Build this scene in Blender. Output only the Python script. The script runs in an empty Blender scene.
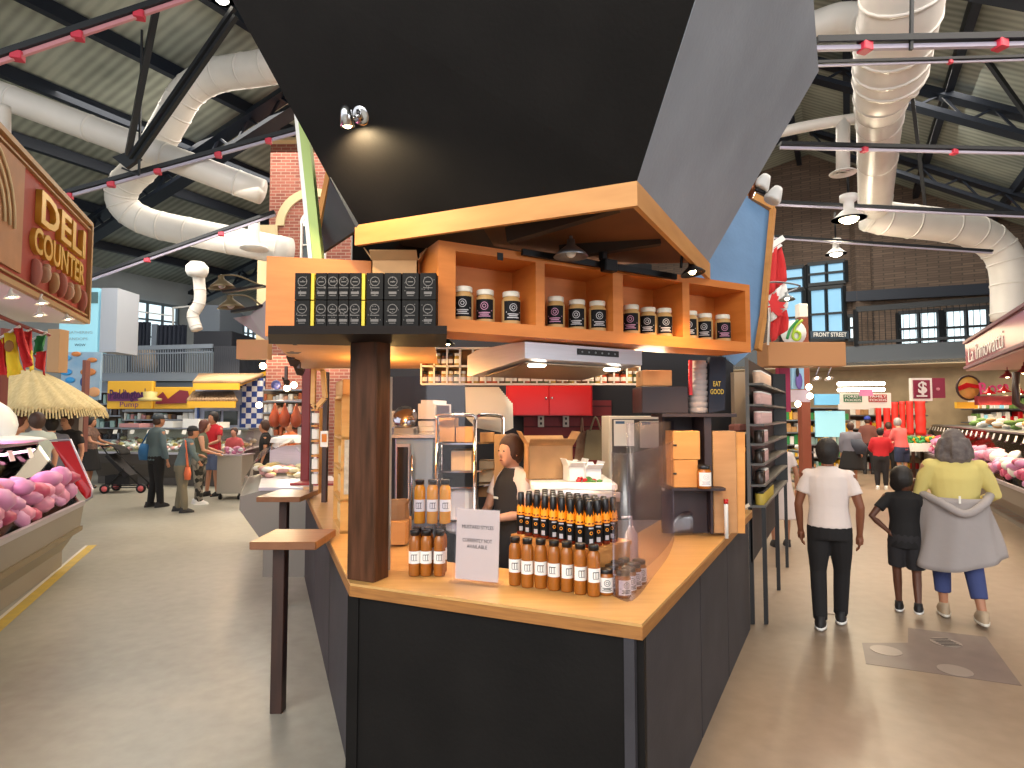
import bpy, bmesh, math, random
from mathutils import Vector, Matrix
random.seed(7)
SC = bpy.context.scene
COL = SC.collection
PI = math.pi
V3 = Vector
# ------------------------------------------------------------------ camera
F = 600.0
CAMZ = 1.7
PITCH = math.atan(31 / F)
cd = bpy.data.cameras.new('camera'); cam = bpy.data.objects.new('camera', cd); COL.objects.link(cam)
cd.sensor_width = 36; cd.lens = 36 * F / 1024; cd.clip_start = .02; cd.clip_end = 300
cam.location = (0, 0, CAMZ); cam.rotation_euler = (PI / 2 + PITCH, 0, 0)
SC.camera = cam
_cp, _sp = math.cos(PITCH), math.sin(PITCH)
def ray(px, py):
    u, v = (px - 512) / F, (384 - py) / F
    return V3((u, _cp - v * _sp, _sp + v * _cp))
def P(px, py, Y):
    r = ray(px, py); return V3((0, 0, CAMZ)) + r * (Y / r.y)
def G(px, py, z=0.0):
    r = ray(px, py); return V3((0, 0, CAMZ)) + r * ((z - CAMZ) / r.z)
def XY(p, z): return V3((p[0], p[1], z))
DR = V3((.487, .873, 0)).normalized()       # aisle on the right
DN = V3((DR.y, -DR.x, 0))                   # across the hall, to the right
DL = V3((-.385, .923, 0)).normalized()      # aisle on the left
# ------------------------------------------------------------------ materials
def lin(c):
    if isinstance(c, str):
        c = [int(c[i:i + 2], 16) / 255 for i in (0, 2, 4)]
    return tuple(((x / 12.92) if x <= .04045 else ((x + .055) / 1.055) ** 2.4) for x in c) + (1,)
MATS = {}
def mat(name, col='808080', rough=.6, metal=0, var=0, vs=6, col2=None, bump=0, bs=40, emit=0, stretch=(1, 1, 1), spec=.5, kind='noise', alpha=None):
    if name in MATS: return MATS[name]
    m = bpy.data.materials.new(name); m.use_nodes = True; MATS[name] = m
    nt = m.node_tree; N = nt.nodes; L = nt.links; b = N['Principled BSDF']
    b.inputs['Base Color'].default_value = lin(col)
    b.inputs['Roughness'].default_value = rough; b.inputs['Metallic'].default_value = metal
    b.inputs['Specular IOR Level'].default_value = spec
    tc = N.new('ShaderNodeTexCoord'); mp = N.new('ShaderNodeMapping'); mp.inputs['Scale'].default_value = stretch
    L.new(tc.outputs['Object'], mp.inputs['Vector'])
    if col2 or var:
        if kind == 'noise':
            n = N.new('ShaderNodeTexNoise'); n.inputs['Scale'].default_value = vs; n.inputs['Detail'].default_value = 5
            fac = n.outputs['Fac']
        elif kind == 'wave':
            n = N.new('ShaderNodeTexWave'); n.inputs['Scale'].default_value = vs; n.inputs['Distortion'].default_value = 5; n.inputs['Detail'].default_value = 3
            fac = n.outputs['Fac']
        elif kind == 'voronoi':
            n = N.new('ShaderNodeTexVoronoi'); n.inputs['Scale'].default_value = vs; fac = n.outputs['Color']
        elif kind == 'checker':
            n = N.new('ShaderNodeTexChecker'); n.inputs['Scale'].default_value = vs; fac = n.outputs['Fac']
        L.new(mp.outputs[0], n.inputs['Vector'])
        cr = N.new('ShaderNodeValToRGB')
        base = lin(col)
        if kind == 'checker':
            cr.color_ramp.interpolation = 'CONSTANT'; cr.color_ramp.elements[1].position = .5
        else:
            cr.color_ramp.elements[0].position = .3; cr.color_ramp.elements[1].position = .7
        cr.color_ramp.elements[0].color = base if col2 else tuple(x * (1 - var) for x in base[:3]) + (1,)
        cr.color_ramp.elements[1].color = lin(col2) if col2 else tuple(min(1, x * (1 + var)) for x in base[:3]) + (1,)
        L.new(fac, cr.inputs[0]); L.new(cr.outputs[0], b.inputs['Base Color'])
    if bump:
        n2 = N.new('ShaderNodeTexNoise'); n2.inputs['Scale'].default_value = bs; L.new(mp.outputs[0], n2.inputs['Vector'])
        bp = N.new('ShaderNodeBump'); bp.inputs['Strength'].default_value = bump; bp.inputs['Distance'].default_value = .01
        L.new(n2.outputs['Fac'], bp.inputs['Height']); L.new(bp.outputs[0], b.inputs['Normal'])
    if emit:
        b.inputs['Emission Color'].default_value = lin(col); b.inputs['Emission Strength'].default_value = emit
    return m
def glassmat(name, tint='ffffff', fac=.12, rough=.03, fres=True):
    m = bpy.data.materials.new(name); m.use_nodes = True; MATS[name] = m
    nt = m.node_tree; N = nt.nodes; L = nt.links; N.remove(N['Principled BSDF']); o = N['Material Output']
    t = N.new('ShaderNodeBsdfTransparent'); t.inputs[0].default_value = lin(tint)
    g = N.new('ShaderNodeBsdfGlossy'); g.inputs['Roughness'].default_value = rough
    fr = N.new('ShaderNodeFresnel'); fr.inputs[0].default_value = 1.08
    ad = N.new('ShaderNodeMath'); ad.operation = 'ADD'; ad.inputs[1].default_value = fac; L.new(fr.outputs[0], ad.inputs[0])
    mx = N.new('ShaderNodeMixShader'); (L.new(ad.outputs[0], mx.inputs[0]) if fres else setattr(mx.inputs[0], 'default_value', fac)); L.new(t.outputs[0], mx.inputs[1]); L.new(g.outputs[0], mx.inputs[2])
    L.new(mx.outputs[0], o.inputs['Surface']); return m
def brickmat(name, c1, c2, mortar, scale=1.0, vert=True):
    m = bpy.data.materials.new(name); m.use_nodes = True; MATS[name] = m
    nt = m.node_tree; N = nt.nodes; L = nt.links; b = N['Principled BSDF']; b.inputs['Roughness'].default_value = .85
    tc = N.new('ShaderNodeTexCoord'); sp = N.new('ShaderNodeSeparateXYZ'); cb = N.new('ShaderNodeCombineXYZ')
    ad = N.new('ShaderNodeMath'); ad.operation = 'ADD'
    L.new(tc.outputs['Object'], sp.inputs[0]); L.new(sp.outputs[0], ad.inputs[0]); L.new(sp.outputs[1], ad.inputs[1])
    L.new(ad.outputs[0], cb.inputs[0]); L.new(sp.outputs[2], cb.inputs[1])
    br = N.new('ShaderNodeTexBrick'); br.inputs['Scale'].default_value = scale
    br.inputs['Color1'].default_value = lin(c1); br.inputs['Color2'].default_value = lin(c2); br.inputs['Mortar'].default_value = lin(mortar)
    br.inputs['Brick Width'].default_value = .24; br.inputs['Row Height'].default_value = .08; br.inputs['Mortar Size'].default_value = .008
    L.new(cb.outputs[0], br.inputs['Vector'])
    nz = N.new('ShaderNodeTexNoise'); nz.inputs['Scale'].default_value = .8; L.new(tc.outputs['Object'], nz.inputs['Vector'])
    hs = N.new('ShaderNodeHueSaturation'); mr = N.new('ShaderNodeMapRange'); mr.inputs[3].default_value = .7; mr.inputs[4].default_value = 1.3
    L.new(nz.outputs['Fac'], mr.inputs[0]); L.new(mr.outputs[0], hs.inputs['Value']); L.new(br.outputs['Color'], hs.inputs['Color'])
    L.new(hs.outputs[0], b.inputs['Base Color']); return m
# ------------------------------------------------------------------ mesh builder
class MB:
    def __init__(s): s.v = []; s.f = []; s.mi = []; s.sm = []
    def add(s, vs, fs, mi=0, sm=False):
        b = len(s.v); s.v += [V3(v) for v in vs]
        for f in fs: s.f.append([b + i for i in f]); s.mi.append(mi); s.sm.append(sm)
        return s
    def box(s, c, d, rz=0, mi=0, M=None):
        x, y, z = [k / 2 for k in d]
        vs = [V3((a * x, b * y, e * z)) for a in (-1, 1) for b in (-1, 1) for e in (-1, 1)]
        R = M if M is not None else Matrix.Rotation(rz, 3, 'Z')
        return s.add([R @ v + V3(c) for v in vs], [(0, 1, 3, 2), (4, 6, 7, 5), (0, 4, 5, 1), (2, 3, 7, 6), (0, 2, 6, 4), (1, 5, 7, 3)], mi)
    def bbox(s, c, d, rz=0, mi=0, b=.01):
        # box with chamfered vertical + horizontal edges
        x, y, z = [k / 2 for k in d]; b = min(b, x * .9, y * .9, z * .9); R = Matrix.Rotation(rz, 3, 'Z')
        def ring(i, zz): return [V3(p) for p in ((-x + b + i, -y + i, zz), (x - b - i, -y + i, zz), (x - i, -y + b + i, zz), (x - i, y - b - i, zz), (x - b - i, y - i, zz), (-x + b + i, y - i, zz), (-x + i, y - b - i, zz), (-x + i, -y + b + i, zz))]
        rs = [ring(b * .5, -z), ring(0, -z + b * .5), ring(0, z - b * .5), ring(b * .5, z)]
        vs = [R @ v + V3(c) for r in rs for v in r]
        fs = [tuple(range(7, -1, -1)), tuple(range(24, 32))]
        for k in range(3):
            for i in range(8): fs.append((k * 8 + i, k * 8 + (i + 1) % 8, k * 8 + 8 + (i + 1) % 8, k * 8 + 8 + i))
        return s.add(vs, fs, mi)
    def prism(s, pts, z0, z1, mi=0):
        n = len(pts)
        a = sum(pts[i][0] * pts[(i + 1) % n][1] - pts[(i + 1) % n][0] * pts[i][1] for i in range(n))
        if a < 0: pts = list(reversed(pts))
        vs = [(p[0], p[1], z0) for p in pts] + [(p[0], p[1], z1) for p in pts]
        return s.add(vs, [tuple(range(n - 1, -1, -1)), tuple(range(n, 2 * n))] + [(i, (i + 1) % n, n + (i + 1) % n, n + i) for i in range(n)], mi)
    def slab(s, pts, t, mi=0, d=None):
        pts = [V3(p) for p in pts]; n = len(pts)
        if d is None: d = (pts[1] - pts[0]).cross(pts[2] - pts[0]).normalized()
        q = [p + V3(d) * t for p in pts]
        return s.add(pts + q, [tuple(range(n - 1, -1, -1)), tuple(range(n, 2 * n))] + [(i, (i + 1) % n, n + (i + 1) % n, n + i) for i in range(n)], mi)
    def bar(s, a, b, w, h, mi=0, up=(0, 0, 1)):
        a = V3(a); b = V3(b); d = (b - a).normalized(); u = V3(up)
        sx = d.cross(u)
        if sx.length < 1e-4: sx = V3((1, 0, 0))
        sx.normalize(); uu = sx.cross(d).normalized()
        c = [(sx * i * w / 2 + uu * j * h / 2) for i, j in ((-1, -1), (1, -1), (1, 1), (-1, 1))]
        return s.add([a + k for k in c] + [b + k for k in c], [(0, 1, 2, 3), (7, 6, 5, 4)] + [(i, 4 + i, 4 + (i + 1) % 4, (i + 1) % 4) for i in range(4)], mi)
    def tube(s, pts, r, n=10, mi=0, fl=1.0, sm=True, up=None):
        pts = [V3(p) for p in pts]; m = len(pts)
        rs = list(r) if isinstance(r, (list, tuple)) else [r] * m
        vs = []; pu = None
        for i, p in enumerate(pts):
            d = (pts[min(i + 1, m - 1)] - pts[max(i - 1, 0)]).normalized()
            if pu is None:
                u = V3(up) if up else (V3((0, 0, 1)) if abs(d.z) < .9 else V3((1, 0, 0)))
            else: u = pu
            sx = d.cross(u); sx = sx.normalized() if sx.length > 1e-5 else V3((1, 0, 0)); uu = sx.cross(d).normalized(); pu = uu
            for k in range(n):
                a = 2 * PI * k / n; vs.append(p + sx * math.cos(a) * rs[i] * fl + uu * math.sin(a) * rs[i])
        fs = [tuple(range(n - 1, -1, -1)), tuple(range((m - 1) * n, m * n))]
        for i in range(m - 1):
            for k in range(n): fs.append((i * n + k, i * n + (k + 1) % n, (i + 1) * n + (k + 1) % n, (i + 1) * n + k))
        return s.add(vs, fs, mi, sm)
    def rings(s, secs, n=16, mi=0, sm=True):   # (cx,cy,cz,rx,ry)
        vs = [(c[0] + c[3] * math.cos(2 * PI * k / n), c[1] + c[4] * math.sin(2 * PI * k / n), c[2]) for c in secs for k in range(n)]
        m = len(secs)
        fs = [tuple(range(n - 1, -1, -1)), tuple(range((m - 1) * n, m * n))]
        for i in range(m - 1):
            for k in range(n): fs.append((i * n + k, i * n + (k + 1) % n, (i + 1) * n + (k + 1) % n, (i + 1) * n + k))
        return s.add(vs, fs, mi, sm)
    def lathe(s, prof, c=(0, 0, 0), n=16, mi=0, M=None):
        c = V3(c); R = M if M is not None else Matrix.Identity(3)
        vs = [R @ V3((r * math.cos(2 * PI * k / n), r * math.sin(2 * PI * k / n), z)) + c for r, z in prof for k in range(n)]
        m = len(prof); fs = []
        if prof[0][0] > 1e-5: fs.append(tuple(range(n - 1, -1, -1)))
        if prof[-1][0] > 1e-5: fs.append(tuple(range((m - 1) * n, m * n)))
        for i in range(m - 1):
            for k in range(n): fs.append((i * n + k, i * n + (k + 1) % n, (i + 1) * n + (k + 1) % n, (i + 1) * n + k))
        return s.add(vs, fs, mi, True)
    def ell(s, c, r, n=12, m=8, mi=0, M=None):
        R = M if M is not None else Matrix.Identity(3); c = V3(c); vs = []; fs = []
        for i in range(m + 1):
            t = PI * i / m
            for k in range(n):
                a = 2 * PI * k / n; vs.append(c + R @ V3((r[0] * math.sin(t) * math.cos(a), r[1] * math.sin(t) * math.sin(a), -r[2] * math.cos(t))))
        for i in range(m):
            for k in range(n): fs.append((i * n + k, i * n + (k + 1) % n, (i + 1) * n + (k + 1) % n, (i + 1) * n + k))
        return s.add(vs, fs, mi, True)
    def grid(s, fn, nu, nv, mi=0, sm=True):
        vs = [fn(i / nu, j / nv) for j in range(nv + 1) for i in range(nu + 1)]
        return s.add(vs, [(j * (nu + 1) + i, j * (nu + 1) + i + 1, (j + 1) * (nu + 1) + i + 1, (j + 1) * (nu + 1) + i) for j in range(nv) for i in range(nu)], mi, sm)
    def mesh(s, name, mats, off=(0, 0, 0)):
        off = V3(off); me = bpy.data.meshes.new(name)
        me.from_pydata([v - off for v in s.v], [], s.f)
        for m in (mats if isinstance(mats, (list, tuple)) else [mats]): me.materials.append(m)
        me.polygons.foreach_set('material_index', s.mi); me.polygons.foreach_set('use_smooth', s.sm)
        bm = bmesh.new(); bm.from_mesh(me); bmesh.ops.remove_doubles(bm, verts=bm.verts, dist=1e-5)
        bmesh.ops.recalc_face_normals(bm, faces=bm.faces); bm.to_mesh(me); bm.free(); me.update(); return me
    def build(s, name, mats, parent=None, loc=None, label=None, cat=None, group=None, kind=None, solid=0):
        off = V3((0, 0, 0))
        if parent is not None: off = wloc(parent)
        elif loc is not None: off = V3(loc)
        o = bpy.data.objects.new(name, s.mesh(name, mats, off)); COL.objects.link(o)
        if parent is not None: o.parent = parent
        elif loc is not None: o.location = loc
        props(o, label, cat, group, kind)
        if solid:
            md = o.modifiers.new('solid', 'SOLIDIFY'); md.thickness = solid; md.offset = 0
        return o
def wloc(o):
    l = V3((0, 0, 0))
    while o is not None: l = l + o.location; o = o.parent
    return l
def props(o, label=None, cat=None, group=None, kind=None):
    for k, v in (('label', label), ('category', cat), ('group', group), ('kind', kind)):
        if v: o[k] = v
def thing(name, label, cat, loc=(0, 0, 0), group=None, rz=0):
    o = bpy.data.objects.new(name, None); COL.objects.link(o); o.location = loc; o.rotation_euler = (0, 0, rz)
    o.empty_display_size = .1
    props(o, label, cat, group); return o
def dup(o, loc=None, rz=None, label=None, group=None, parent=None, top=True):
    c = o.copy(); COL.objects.link(c)
    if parent is not None: c.parent = parent
    for ch in list(o.children): dup(ch, parent=c, top=False)
    if top:
        if loc is not None: c.location = loc
        if rz is not None: c.rotation_euler = (0, 0, rz)
        props(c, label, None, group)
    return c
_tc = {}
def textmesh(body, ext=.004, bold=0):
    k = (body, ext, bold)
    if k not in _tc:
        cu = bpy.data.curves.new('t', 'FONT'); cu.body = body; cu.size = 1; cu.align_x = 'CENTER'; cu.align_y = 'CENTER'
        cu.extrude = ext; cu.offset = bold; cu.resolution_u = 3; cu.space_line = 1.1
        o = bpy.data.objects.new('t', cu); me = bpy.data.meshes.new_from_object(o)
        bpy.data.objects.remove(o); _tc[k] = me
    return _tc[k]
def text(body, c, xd, up, size, m, parent, name='lettering', w=None, ext=.01, bold=0, label=None):
    me = textmesh(body, ext, bold).copy(); me.name = name; me.materials.clear(); me.materials.append(m)
    xd = V3(xd).normalized(); up = V3(up); nn = xd.cross(up).normalized(); up = nn.cross(xd).normalized()
    sx = size
    if w:
        ww = max(v.co.x for v in me.vertices) - min(v.co.x for v in me.vertices); sx = w / ww
    off = wloc(parent)
    for v in me.vertices:
        v.co = V3(c) + xd * v.co.x * sx + up * v.co.y * size + nn * v.co.z * size - off
    o = bpy.data.objects.new(name, me); COL.objects.link(o); o.parent = parent
    if label: o['label'] = label
    return o
def point(loc, power, col='ffd9a0', r=.05):
    l = bpy.data.lights.new('lamp_light', 'POINT'); l.energy = power; l.color = lin(col)[:3]; l.shadow_soft_size = r
    o = bpy.data.objects.new('lamp_light', l); COL.objects.link(o); o.location = loc; return o
def spot(loc, tgt, power, col='ffd9a0', ang=80, r=.03):
    l = bpy.data.lights.new('spot_light', 'SPOT'); l.energy = power; l.color = lin(col)[:3]; l.spot_size = math.radians(ang); l.spot_blend = .6; l.shadow_soft_size = r
    o = bpy.data.objects.new('spot_light', l); COL.objects.link(o); o.location = loc
    o.rotation_euler = (V3(tgt) - V3(loc)).to_track_quat('-Z', 'Y').to_euler(); return o
def area(loc, tgt, sx, sy, power, col='ffffff'):
    l = bpy.data.lights.new('area_light', 'AREA'); l.energy = power; l.color = lin(col)[:3]; l.shape = 'RECTANGLE'; l.size = sx; l.size_y = sy
    o = bpy.data.objects.new('area_light', l); COL.objects.link(o); o.location = loc
    o.rotation_euler = (V3(tgt) - V3(loc)).to_track_quat('-Z', 'Y').to_euler(); return o
ORD = ['first', 'second', 'third', 'fourth', 'fifth', 'sixth', 'seventh', 'eighth', 'ninth', 'tenth', 'eleventh', 'twelfth']
# ------------------------------------------------------------------ palette
m_blackply = mat('black_painted_ply', '151312', .6, var=.25, vs=3, bump=.08, bs=60, spec=.15)
m_greyply = mat('grey_painted_ply', '9298a2', .6, var=.12, vs=2, bump=.12, bs=50, spec=.3)
m_sideply = mat('dark_grey_painted_ply', '3c3a3e', .6, spec=.2, var=.15, vs=4, bump=.08, bs=60)
m_blueply = mat('pale_blue_painted_ply', '6c8fb5', .6, var=.08, vs=5, bump=.1)
m_maple = mat('maple_counter', 'cca062', .32, col2='bc8c50', vs=3, stretch=(1, 8, 8), bump=.03)
m_maplee = mat('maple_edge', 'a87136', .5, col2='8a5a2a', vs=6, stretch=(1, 1, 14))
m_pine = mat('orange_pine', 'd9823a', .5, col2='c8722c', vs=3, stretch=(1, 1, 7))
m_pinein = mat('pine_trim', 'cf9350', .55, col2='c08242', vs=3, stretch=(1, 1, 5))
m_darkwood = mat('dark_walnut', '3c2218', .45, col2='2a1610', vs=5, stretch=(4, 4, .6), bump=.05)
m_tablewood = mat('table_wood', '8a5c3c', .35, col2='6e442a', vs=4, stretch=(1, 6, 1))
m_post = mat('worn_brown_post', '5e3a26', .5, spec=.2, col2='35200f', vs=5, stretch=(5, 5, .5), bump=.1)
m_steel = mat('brushed_steel', 'c2bec4', .4, .75, var=.06, vs=4, stretch=(1, 1, 20))
m_steeld = mat('satin_steel', '8d9298', .4, .9)
m_white = mat('white_paint', 'e6e4e0', .5)
m_offwhite = mat('cream_plastic', 'd9d2c4', .45)
m_black = mat('black_plastic', '101012', .4)
m_blackm = mat('black_metal', '17181b', .45, .4)
m_red = mat('glossy_red_laminate', 'b5161a', .25)
m_redslat = mat('deep_red_slatwall', '7c1c22', .45)
m_card = mat('cardboard', 'b58a5c', .8, var=.1, vs=8)
m_cardd = mat('dark_cardboard', '8f6a45', .8, var=.1, vs=8)
m_tape = mat('paper_label', 'e8e4da', .7)
m_gold = mat('gold_leaf', 'd8b24a', .35, .5)
m_glass = glassmat('clear_glass', 'f6fbfa', .04)
m_acryl = glassmat('clear_acrylic', 'f8f6fa', .05, .08, False)
m_acryl2 = glassmat('scuffed_acrylic', 'f2eef4', .13, .3, False)
m_bulb = mat('lit_bulb', 'ffe2b0', .5, emit=18)
m_bulbw = mat('lit_white_lens', 'fff6e2', .5, emit=9)
m_daylight = mat('daylit_pane', 'd4e8f0', .5, emit=.9)
m_bluepane = mat('blue_daylit_pane', '78aed0', .3, emit=.4)
m_cyan = mat('lit_cyan_screen', '86bccc', .5, emit=.35)
m_chrome = mat('chrome', 'd0d0d2', .12, 1)
m_ink = mat('black_ink', '1a1a1c', .7)
# ------------------------------------------------------------------ the hall
def floor_material():
    m = bpy.data.materials.new('polished_concrete'); m.use_nodes = True
    nt = m.node_tree; N = nt.nodes; L = nt.links; b = N['Principled BSDF']
    tc = N.new('ShaderNodeTexCoord')
    n1 = N.new('ShaderNodeTexNoise'); n1.inputs['Scale'].default_value = .35; n1.inputs['Detail'].default_value = 8
    n2 = N.new('ShaderNodeTexNoise'); n2.inputs['Scale'].default_value = 9; n2.inputs['Detail'].default_value = 6
    for n in (n1, n2): L.new(tc.outputs['Object'], n.inputs['Vector'])
    mx = N.new('ShaderNodeMath'); mx.operation = 'MULTIPLY_ADD'; mx.inputs[1].default_value = .35; L.new(n2.outputs['Fac'], mx.inputs[0]); L.new(n1.outputs['Fac'], mx.inputs[2])
    cr = N.new('ShaderNodeValToRGB'); e = cr.color_ramp.elements
    e[0].position = .45; e[0].color = lin('858174'); e[1].position = .85; e[1].color = lin('a8a498')
    L.new(mx.outputs[0], cr.inputs[0])
    # the aisle past the right of the booth has the browner slab: blend along the across-hall direction
    sp = N.new('ShaderNodeSeparateXYZ'); L.new(tc.outputs['Object'], sp.inputs[0])
    mr = N.new('ShaderNodeMapRange'); mr.inputs[1].default_value = -.2; mr.inputs[2].default_value = .4
    L.new(sp.outputs[0], mr.inputs[0])
    c2 = N.new('ShaderNodeMix'); c2.data_type = 'RGBA'; c2.blend_type = 'MULTIPLY'
    L.new(mr.outputs[0], c2.inputs[0]); L.new(cr.outputs[0], c2.inputs[6]); c2.inputs[7].default_value = lin('e4ccbe')
    L.new(c2.outputs[2], b.inputs['Base Color'])
    r = N.new('ShaderNodeMapRange'); r.inputs[3].default_value = .22; r.inputs[4].default_value = .5
    L.new(n1.outputs['Fac'], r.inputs[0]); L.new(r.outputs[0], b.inputs['Roughness']); return m
def struct(mb, name, m, **k): return mb.build(name, m, kind='structure', **k)
fl = MB(); fl.box((0, 14, -.1), (90, 84, .2)); struct(fl, 'floor', floor_material())
def AB(a, b, z): return V3((DR.x * a + DN.x * b, DR.y * a + DN.y * b, z))
RZ = 11.2; RB = -1.0; TL, TR = .2, .6
def roofz(b): return RZ - (TL * (RB - b) if b < RB else TR * (b - RB))
def roofmat():
    m = bpy.data.materials.new('corrugated_roof_deck'); m.use_nodes = True
    nt = m.node_tree; N = nt.nodes; L = nt.links; b = N['Principled BSDF']; b.inputs['Roughness'].default_value = .6
    tc = N.new('ShaderNodeTexCoord'); mp = N.new('ShaderNodeMapping'); mp.inputs['Rotation'].default_value = (0, 0, math.atan2(DR.x, DR.y))
    L.new(tc.outputs['Object'], mp.inputs[0])
    w = N.new('ShaderNodeTexWave'); w.bands_direction = 'Y'; w.inputs['Scale'].default_value = 1.6; w.inputs['Distortion'].default_value = .6
    L.new(mp.outputs[0], w.inputs['Vector'])
    n = N.new('ShaderNodeTexNoise'); n.inputs['Scale'].default_value = .7; n.inputs['Detail'].default_value = 6; L.new(tc.outputs['Object'], n.inputs['Vector'])
    a = N.new('ShaderNodeMath'); a.operation = 'MULTIPLY_ADD'; a.inputs[1].default_value = .25; L.new(w.outputs['Fac'], a.inputs[0]); L.new(n.outputs['Fac'], a.inputs[2])
    cr = N.new('ShaderNodeValToRGB'); e = cr.color_ramp.elements
    e[0].position = .35; e[0].color = lin('6c746e'); e[1].position = .85; e[1].color = lin('a8b0a6')
    L.new(a.outputs[0], cr.inputs[0]); L.new(cr.outputs[0], b.inputs['Base Color']); return m
m_roof = roofmat()
m_navy = mat('navy_painted_steel', '1a2230', .5, .3)
m_dkst = mat('dark_painted_steel', '22262b', .5, .3)
A0, A1, BL, BR = -6, 34, -23, 13
r = MB(); r.slab([AB(A0, BL, roofz(BL)), AB(A1, BL, roofz(BL)), AB(A1, RB, RZ), AB(A0, RB, RZ)], .15, d=(0, 0, 1)); struct(r, 'ceiling_left', m_roof)
r = MB(); r.slab([AB(A0, RB, RZ), AB(A1, RB, RZ), AB(A1, BR, roofz(BR)), AB(A0, BR, roofz(BR))], .15, d=(0, 0, 1)); struct(r, 'ceiling_right', m_roof)
k = 0
for b in [RB - .3 - 2.15 * i for i in range(11)] + [RB + 1.2 + 2.0 * i for i in range(6)]:
    k += 1; q = MB(); z = roofz(b) - .16
    q.bar(AB(A0, b, z), AB(A1, b, z), .16, .26); struct(q, 'trim_%d' % k, m_navy)
def truss(a, b0, b1, drop=.45):
    global k
    k += 1; q = MB(); z0, z1 = roofz(b0) - .32, roofz(b1) - .32
    p0, p1 = AB(a, b0, z0), AB(a, b1, z1); q.bar(p0, p1, .36, .12)
    q0, q1 = p0 - V3((0, 0, drop)), p1 - V3((0, 0, drop)); q.bar(q0, q1, .36, .1)
    n = int((p1 - p0).length / .55)
    for i in range(n):
        t, t2 = i / n, (i + 1) / n
        a_, b_ = (p0.lerp(p1, t), q0.lerp(q1, t2)) if i % 2 == 0 else (q0.lerp(q1, t), p0.lerp(p1, t2))
        q.bar(a_, b_, .05, .05)
    struct(q, 'trim_%d' % k, m_navy)
for a in (3.5, 9, 14.5, 20, 25.5): truss(a, RB - .2, BL, .5)
for a in (7.5, 12, 16.5, 21): truss(a, RB + .2, BR, .45)
# walls
m_brickfar = brickmat('old_brown_brick', '6d5c50', '5b4c43', '4b423c')
m_brickred = brickmat('red_brick', '98584a', '7c4238', 'a08878')
m_wallpale = mat('pale_grey_wall', '9aa2a6', .8, var=.08, vs=1)
WA = 24.0
w = MB()
def wall_ab(mb, a0, b0, a1, b1, z0, z1, t=.3):
    p, q = AB(a0, b0, 0), AB(a1, b1, 0); d = (q - p).normalized(); n = V3((d.y, -d.x, 0)) * t
    mb.prism([(p.x, p.y), (q.x, q.y), (q.x + n.x, q.y + n.y), (p.x + n.x, p.y + n.y)], z0, z1); return mb
ww = MB(); wall_ab(ww, WA + .3, -7, WA + .3, 13, 0, 11.5); struct(ww, 'wall_back', m_brickfar)
ww = MB(); wall_ab(ww, -6, BL, 34, BL, 0, 7.0); struct(ww, 'wall_left', m_wallpale)
ww = MB(); wall_ab(ww, -6, BR, WA, BR, 0, 3.2); struct(ww, 'wall_right', m_brickfar)
ww = MB(); wall_ab(ww, 33.7, BL, 33.7, -7, 0, 10); struct(ww, 'wall_far_left', m_wallpale)
# a gable ray helper: pixel onto the plane a = const or b = const
def onA(px, py, a):
    r_ = ray(px, py); t = a / (r_.x * DR.x + r_.y * DR.y); return V3((0, 0, CAMZ)) + r_ * t
def onB(px, py, b):
    r_ = ray(px, py); t = b / (r_.x * DN.x + r_.y * DN.y); return V3((0, 0, CAMZ)) + r_ * t
# left wall arched windows
m_wfr = mat('grey_window_frame', '5c6a72', .5)
nwin = 0
def window_quad(pts, nx, ny, mpane, mfr, dirn, fr=.1):
    """pts: bl, br, tr, tl in 3D"""
    global nwin
    nwin += 1; bl, br, tr, tl = [V3(p) for p in pts]
    q = MB(); q.slab([bl, br, tr, tl], .04, d=dirn); o = struct(q, 'window_%d' % nwin, mpane)
    f_ = MB(); off = V3(dirn) * .07
    for i in range(nx + 1): f_.bar(bl.lerp(br, i / nx) + off, tl.lerp(tr, i / nx) + off, fr if i in (0, nx) else fr * .6, fr)
    for j in range(ny + 1): f_.bar(bl.lerp(tl, j / ny) + off, br.lerp(tr, j / ny) + off, fr, fr if j in (0, ny) else fr * .6)
    f_.build('window_frame', mfr, o); return o
DNi = DN
for x0, x1, yt, yb in ((98, 106, 306, 352), (112, 175, 302, 354), (200, 236, 318, 350), (241, 262, 318, 366)):
    bp = BL + .35
    window_quad([onB(x0, yb, bp), onB(x1, yb, bp), XY(onB(x1, yb, bp), onB((x0 + x1) / 2, yt, bp).z), XY(onB(x0, yb, bp), onB((x0 + x1) / 2, yt, bp).z)], 4 if x1 - x0 > 20 else 1, 3, m_daylight, m_wfr, DN)
# back wall windows on the gallery level
for x0, x1, yt, yb, mm in ((782, 805, 268, 290, m_bluepane), (808, 846, 263, 284, m_bluepane), (782, 805, 291, 345, m_bluepane), (810, 845, 288, 340, m_bluepane), (848, 860, 316, 340, m_daylight), (899, 940, 312, 345, m_daylight), (944, 990, 309, 345, m_daylight)):
    a = WA - .05
    pa, pb = onA(x0, yb, a), onA(x1, yb, a); zt = onA((x0 + x1) / 2, yt, a).z; zb = onA((x0 + x1) / 2, yb, a).z
    window_quad([XY(pa, zb), XY(pb, zb), XY(pb, zt), XY(pa, zt)], 2 if x1 - x0 > 30 else 1, 2, mm, m_dkst, -DR, .12)
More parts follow.
